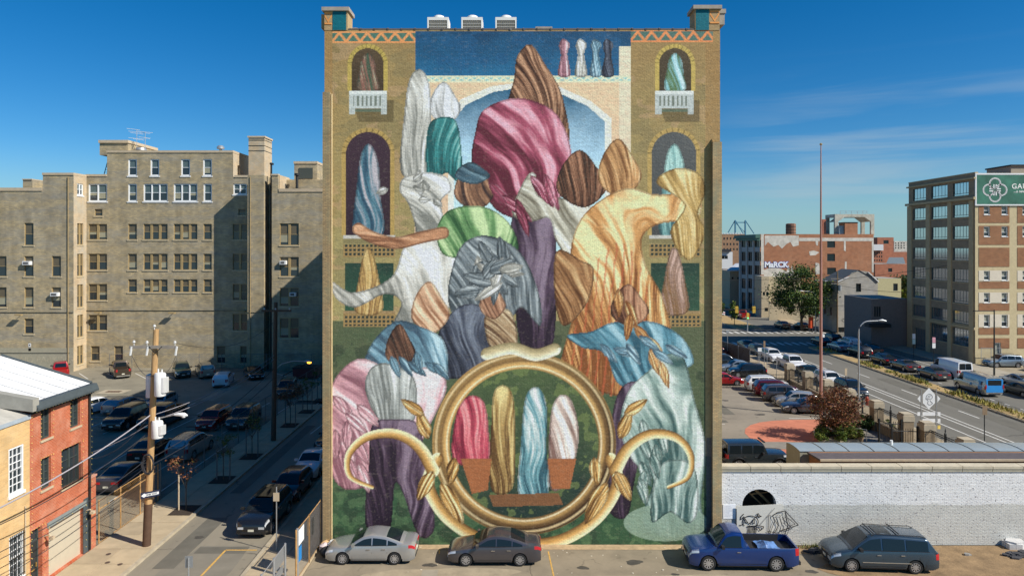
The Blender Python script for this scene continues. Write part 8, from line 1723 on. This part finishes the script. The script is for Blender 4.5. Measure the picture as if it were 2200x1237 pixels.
# ------------------------------------------------------------------ trees, shrubs, people
def leafm(n, c, v=.35): 
    m = mat(n, c, .65, var=v, scale=2.5, spec=.3); return m
L_g1, L_g2, L_g3 = leafm('leaf_green', (.065, .115, .02)), leafm('leaf_dark_green', (.025, .055, .015)), leafm('leaf_yellow_green', (.16, .20, .03))
L_r1, L_r2, L_r3 = leafm('leaf_rust', (.22, .085, .035)), leafm('leaf_dark_red', (.075, .03, .02)), leafm('leaf_olive', (.10, .085, .02))
def tree(name, label, x, y, h, rad, n, size, mats, trunk_h, seed, group=None, tr=.12, clumps=22, z0=.1, lean=0):
    t = thing(name, label, 'tree', (x, y, z0), 0, group); rnd = random.Random(seed)
    b = MB(); c = (lean, 0, trunk_h+(h-trunk_h)*.52); b.tube([(0, 0, 0), (lean*.3, 0, trunk_h*.6), (lean*.6, 0, trunk_h), (lean, 0, c[2])], [tr, tr*.85, tr*.7, tr*.35], 8)
    for k in range(9): a = rnd.uniform(0, 6.28); z = trunk_h*rnd.uniform(.8, 1.3); e = (c[0]+rad[0]*.75*math.cos(a), rad[1]*.75*math.sin(a), c[2]+rad[2]*rnd.uniform(-.3, .7)); m_ = tuple((p_+q_)/2 for p_, q_ in zip((0, 0, z), e)); b.tube([(lean*.5, 0, z), (m_[0], m_[1], m_[2]-.1), e], [tr*.5, tr*.3, tr*.12], 5)
    put(b.mesh('trunk', M_trunk, smooth=50), 'trunk', t)
    b = MB(); leaf_cloud(b, c, rad, n, size, (0, 1), clumps=clumps, seed=seed); nn_ = len(b.f)
    for i in range(0, nn_, 7): b.m[i] = 2
    put(b.mesh('crown', mats), 'crown', t); return t
tree('maple_tree', 'large full green tree in front of the warehouse at the crossing', XY(1722, 131), 131, 11.6, (5.1, 4.4, 4.6), 15000, .23, [L_g1, L_g2, L_g3], 2.4, 4, tr=.3, clumps=38)
tree('autumn_tree', 'small rust red tree in the round planter beside the flagpole', XY(1794, 57.6), 57.6, 4.15, (2.15, 1.9, 1.6), 7500, .10, [L_r1, L_r2, L_r3], 1.0, 9, tr=.09, clumps=34)
tree('median_tree', 'young yellow green tree at the tip of the far median', XY(1578, 140), 140, 4.6, (.9, .9, 1.6), 900, .26, [L_g3, L_g1, L_g3], 1.2, 12, group='young median trees', tr=.08)
tree('median_tree', 'sparse young green tree behind the traffic light on the median', XY(1550, 150), 150, 4.6, (1.0, .9, 1.3), 800, .26, [L_g3, L_g1, L_g3], 1.2, 13, group='young median trees', tr=.08)
for i, (px, Y, h, r_) in enumerate(((1925, 165, 9.5, 3.2), (1945, 160, 8.6, 3.0), (1938, 330, 10.5, 8), (1908, 175, 6.5, 2.4), (1962, 158, 6.5, 3))):
    tree('background_tree', ['dark autumn tinged tree left of the factory edge', 'dark green tree against the factory edge', 'broad far tree below the distant apartments', 'low dark tree behind the long brick building', 'yellow green tree low beside the factory'][i], XY(px, Y), Y, h, (r_, r_, h*.4), 2200, .4, [L_g2, L_g1, L_r3] if i != 4 else [L_g3, L_g1, L_g3], 2, 20+i, group='trees left of the factory', tr=.25, clumps=24)
# saplings in pits on the left pavement
M_soil = mat('dark_soil', (.045, .032, .022), 1, var=.3, scale=5)
sx = -19.95
labs = ['nearest sapling with sparse reddish leaves and one sunlit stake', 'second sapling, thin and green, on the shaded pavement', 'third sapling with two tall stakes before the dark SUV', 'fourth and bushiest dark sapling beside the second utility pole', 'fifth small green sapling on the shaded pavement', 'farthest sapling at the end of the shaded pavement']
for i, y in enumerate((41.8, 47.2, 52.4, 61.5, 66.6, 71.6)):
    decal('tree_pit', rect(sx-.75, sx+.6, y-.8, y+.8), M_soil, .15)
    hh = (3.6, 3.3, 3.4, 4.1, 3.4, 3.4)[i]; rr_i = (.95, .7, .75, 1.25, .75, .8)[i]
    tree('sapling', labs[i], sx, y, hh, (rr_i, rr_i, .85 if i != 3 else 1.2), (330, 380, 300, 1100, 420, 380)[i], .085, [L_r1, L_r2, L_r3] if i in (0, 3) else [L_g1, L_r3, L_g3], 1.6, 40+i, group='saplings along the pavement', tr=.035, clumps=12, z0=.12)
    for s in (-1, 1):
        if i == 0 and s == 1: continue
        o = MB(); o.tube([(sx+s*.45, y, .12), (sx+s*.45, y, 2.3)], .045, 6); q = o.build('tree_stake', M_cope if i == 0 else M_fdk); tag(q, 'wooden stake on the %s side of the %s sapling' % ('left' if s < 0 else 'right', ('nearest', 'second', 'third', 'fourth', 'fifth', 'farthest')[i]), 'stake', 'stakes beside the saplings')
# planter and bushes on the right
b = MB(); P = [G(*q) for q in ((1752, 940), (1747, 932), (1752, 926), (1768, 922), (1850, 922), (1852, 950), (1760, 950))]; b.slab(P[::-1], 0, .25); o = b.build('planter_bed', M_kerb); o['kind'] = 'structure'; b = MB(); cxp = sum(p_[0] for p_ in P)/7; cyp = sum(p_[1] for p_ in P)/7; b.face([(cxp+(x_-cxp)*.93, cyp+(y_-cyp)*.93, .262) for x_, y_ in P][::-1]); b.build('planter_soil', M_soil)['kind'] = 'structure'
def bush(px, py, r_, label, mats, seed, group='shrubs in the round planter', z=.25):
    x, y = G(px, py, z); o = MB(); leaf_cloud(o, (0, 0, r_*.8), (r_, r_, r_*.85), int(900+600*r_), .09, (0, 1), clumps=16, seed=seed, hollow=.2); q = put(o.mesh('shrub', mats), 'shrub', None, Matrix.Translation((x, y, z))); tag(q, label, 'shrub', group)
bush(1763, 944, .62, 'bright green rounded shrub at the left end of the planter', [L_g1, L_g3, L_g1], 1); bush(1805, 944, .60, 'round clipped green shrub in the middle of the planter', [L_g1, L_g3], 2); bush(1770, 934, .75, 'darker shrub behind the left rounded one', [L_g2, L_g1], 3); bush(1822, 938, .8, 'leafy green shrub right of the clipped round one', [L_g1, L_g3], 4); bush(1834, 942, .6, 'yellowish spiky shrub at the right end of the planter', [L_g3, L_r3], 5); bush(1812, 931, .6, 'green shrub behind the white boulder', [L_g1, L_g2], 6)
bush(1848, 922, .75, 'dark round shrub by the fence, left one', [L_g2, L_g1], 7, 'shrubs by the iron fence', .02); bush(1868, 921, .8, 'dark flowering shrub by the fence, right one', [L_g2, L_g1], 8, 'shrubs by the iron fence', .02)
rubble('boulder', 'white grey boulder among the planter shrubs', *G(1793, 938, .25), 2, .75, mat('pale_boulder', (.55, .54, .52), .8, var=.1), .05, 14, 'boulder')
for i, (px, py) in enumerate(((1846, 948), (1900, 923), (1912, 931), (1926, 943))):
    x, y = G(px, py); t = thing('barrel_planter', ['barrel planter beside the small railing', 'barrel planter farthest back under the stone pillar', 'middle barrel planter along the stone wall', 'nearest barrel planter along the stone wall'][i], 'planter', (x, y, .02), 0, 'barrel planters by the gate'); o = MB(); o.lathe([(0, 0), (.26, 0), (.36, .3), (.31, .6), (.27, .6), (.27, .5), (0, .5)], 0, 0, 14); put(o.mesh('barrel', mat('barrel_wood', (.22, .15, .09), .8, var=.2), smooth=40), 'barrel', t)
    o = MB(); leaf_cloud(o, (0, 0, .72), (.4, .4, .28), 260, .08, (0, 1), clumps=8, seed=i); put(o.mesh('plant', [L_g3, L_g1]), 'plant', t)
t = thing('hand_railing', 'short grey steel hand railing beside the barrel planter', 'railing', (*G(1862, 950), 0)); o = MB(); o.tube([(0, 0, 0), (0, 0, 1.05), (-.7, .5, 1.05), (-.7, .5, 0)], .035, 6); put(o.mesh('rail', M_steel), 'rail', t)
bush(1932, 736, 1.3, 'dark shrub against the grey shop wall', [L_g2, L_g2], 9, 'shrubs at the far shops', .1)
# two small walkers at the far crossing
def person(label, x, y, face, shirt, trousers, skin=(.16, .08, .05), stride=.18, seed=1):
    t = thing('person', label, 'person', (x, y, .1), R(face), 'people at the far crossing')
    V = [(0, 0, .95), (0, 0, 1.12), (0, 0, 1.35), (0, 0, 1.47), (0, 0, 1.62), (0, 0, 1.72),
         (-.10, 0, .9), (-.11, stride, .5), (-.11, stride*1.3, .08), (-.11, stride*1.3-.14, .04), (.10, 0, .9), (.11, -stride*.5, .5), (.11, -stride*1.5, .1), (.11, -stride*1.5-.14, .04),
         (-.2, 0, 1.40), (-.26, -.05, 1.13), (-.24, -.16, .92), (.2, 0, 1.40), (.26, .05, 1.13), (.24, -.05, .9)]
    E = [(0,1),(1,2),(2,3),(3,4),(4,5),(0,6),(6,7),(7,8),(8,9),(0,10),(10,11),(11,12),(12,13),(2,14),(14,15),(15,16),(2,17),(17,18),(18,19)]
    RD = [.14,.13,.16,.06,.10,.085,.09,.065,.045,.045,.09,.065,.045,.045,.06,.045,.035,.06,.045,.035]
    me_ = bpy.data.meshes.new('body'); me_.from_pydata(V, E, []); o = bpy.data.objects.new('body', me_); COL.objects.link(o)
    md = o.modifiers.new('skin', 'SKIN'); 
    for i, v in enumerate(me_.skin_vertices[0].data): v.radius = (RD[i], RD[i]*.85); v.use_root = (i == 0)
    o.modifiers.new('sub', 'SUBSURF').levels = 1
    m2 = bpy.data.meshes.new_from_object(o.evaluated_get(bpy.context.evaluated_depsgraph_get())); bpy.data.objects.remove(o)
    for m_ in (shirt, trousers, mat('skin_%d' % seed, skin, .6, var=0), mat('dark_hair', (.02, .015, .012), .8, var=0)): m2.materials.append(m_)
    for p_ in m2.polygons:
        c = p_.center; p_.material_index = 3 if c.z > 1.66 else 2 if c.z > 1.47 or (abs(c.x) > .2 and c.z < 1.05) else 0 if c.z > .95 else 1; p_.use_smooth = True
    put(m2, 'body', t); return t
person('person in a red top walking on the far side of the crossing', 60.6, 117.0, 100, mat('red_shirt', (.4, .03, .04), .8), mat('dark_trousers', (.02, .02, .025), .8))
person('person in black with a pale bag walking by the dark shop', 61.9, 116.6, -80, mat('black_shirt', (.02, .02, .02), .8), MC['dark_trousers'], seed=2)
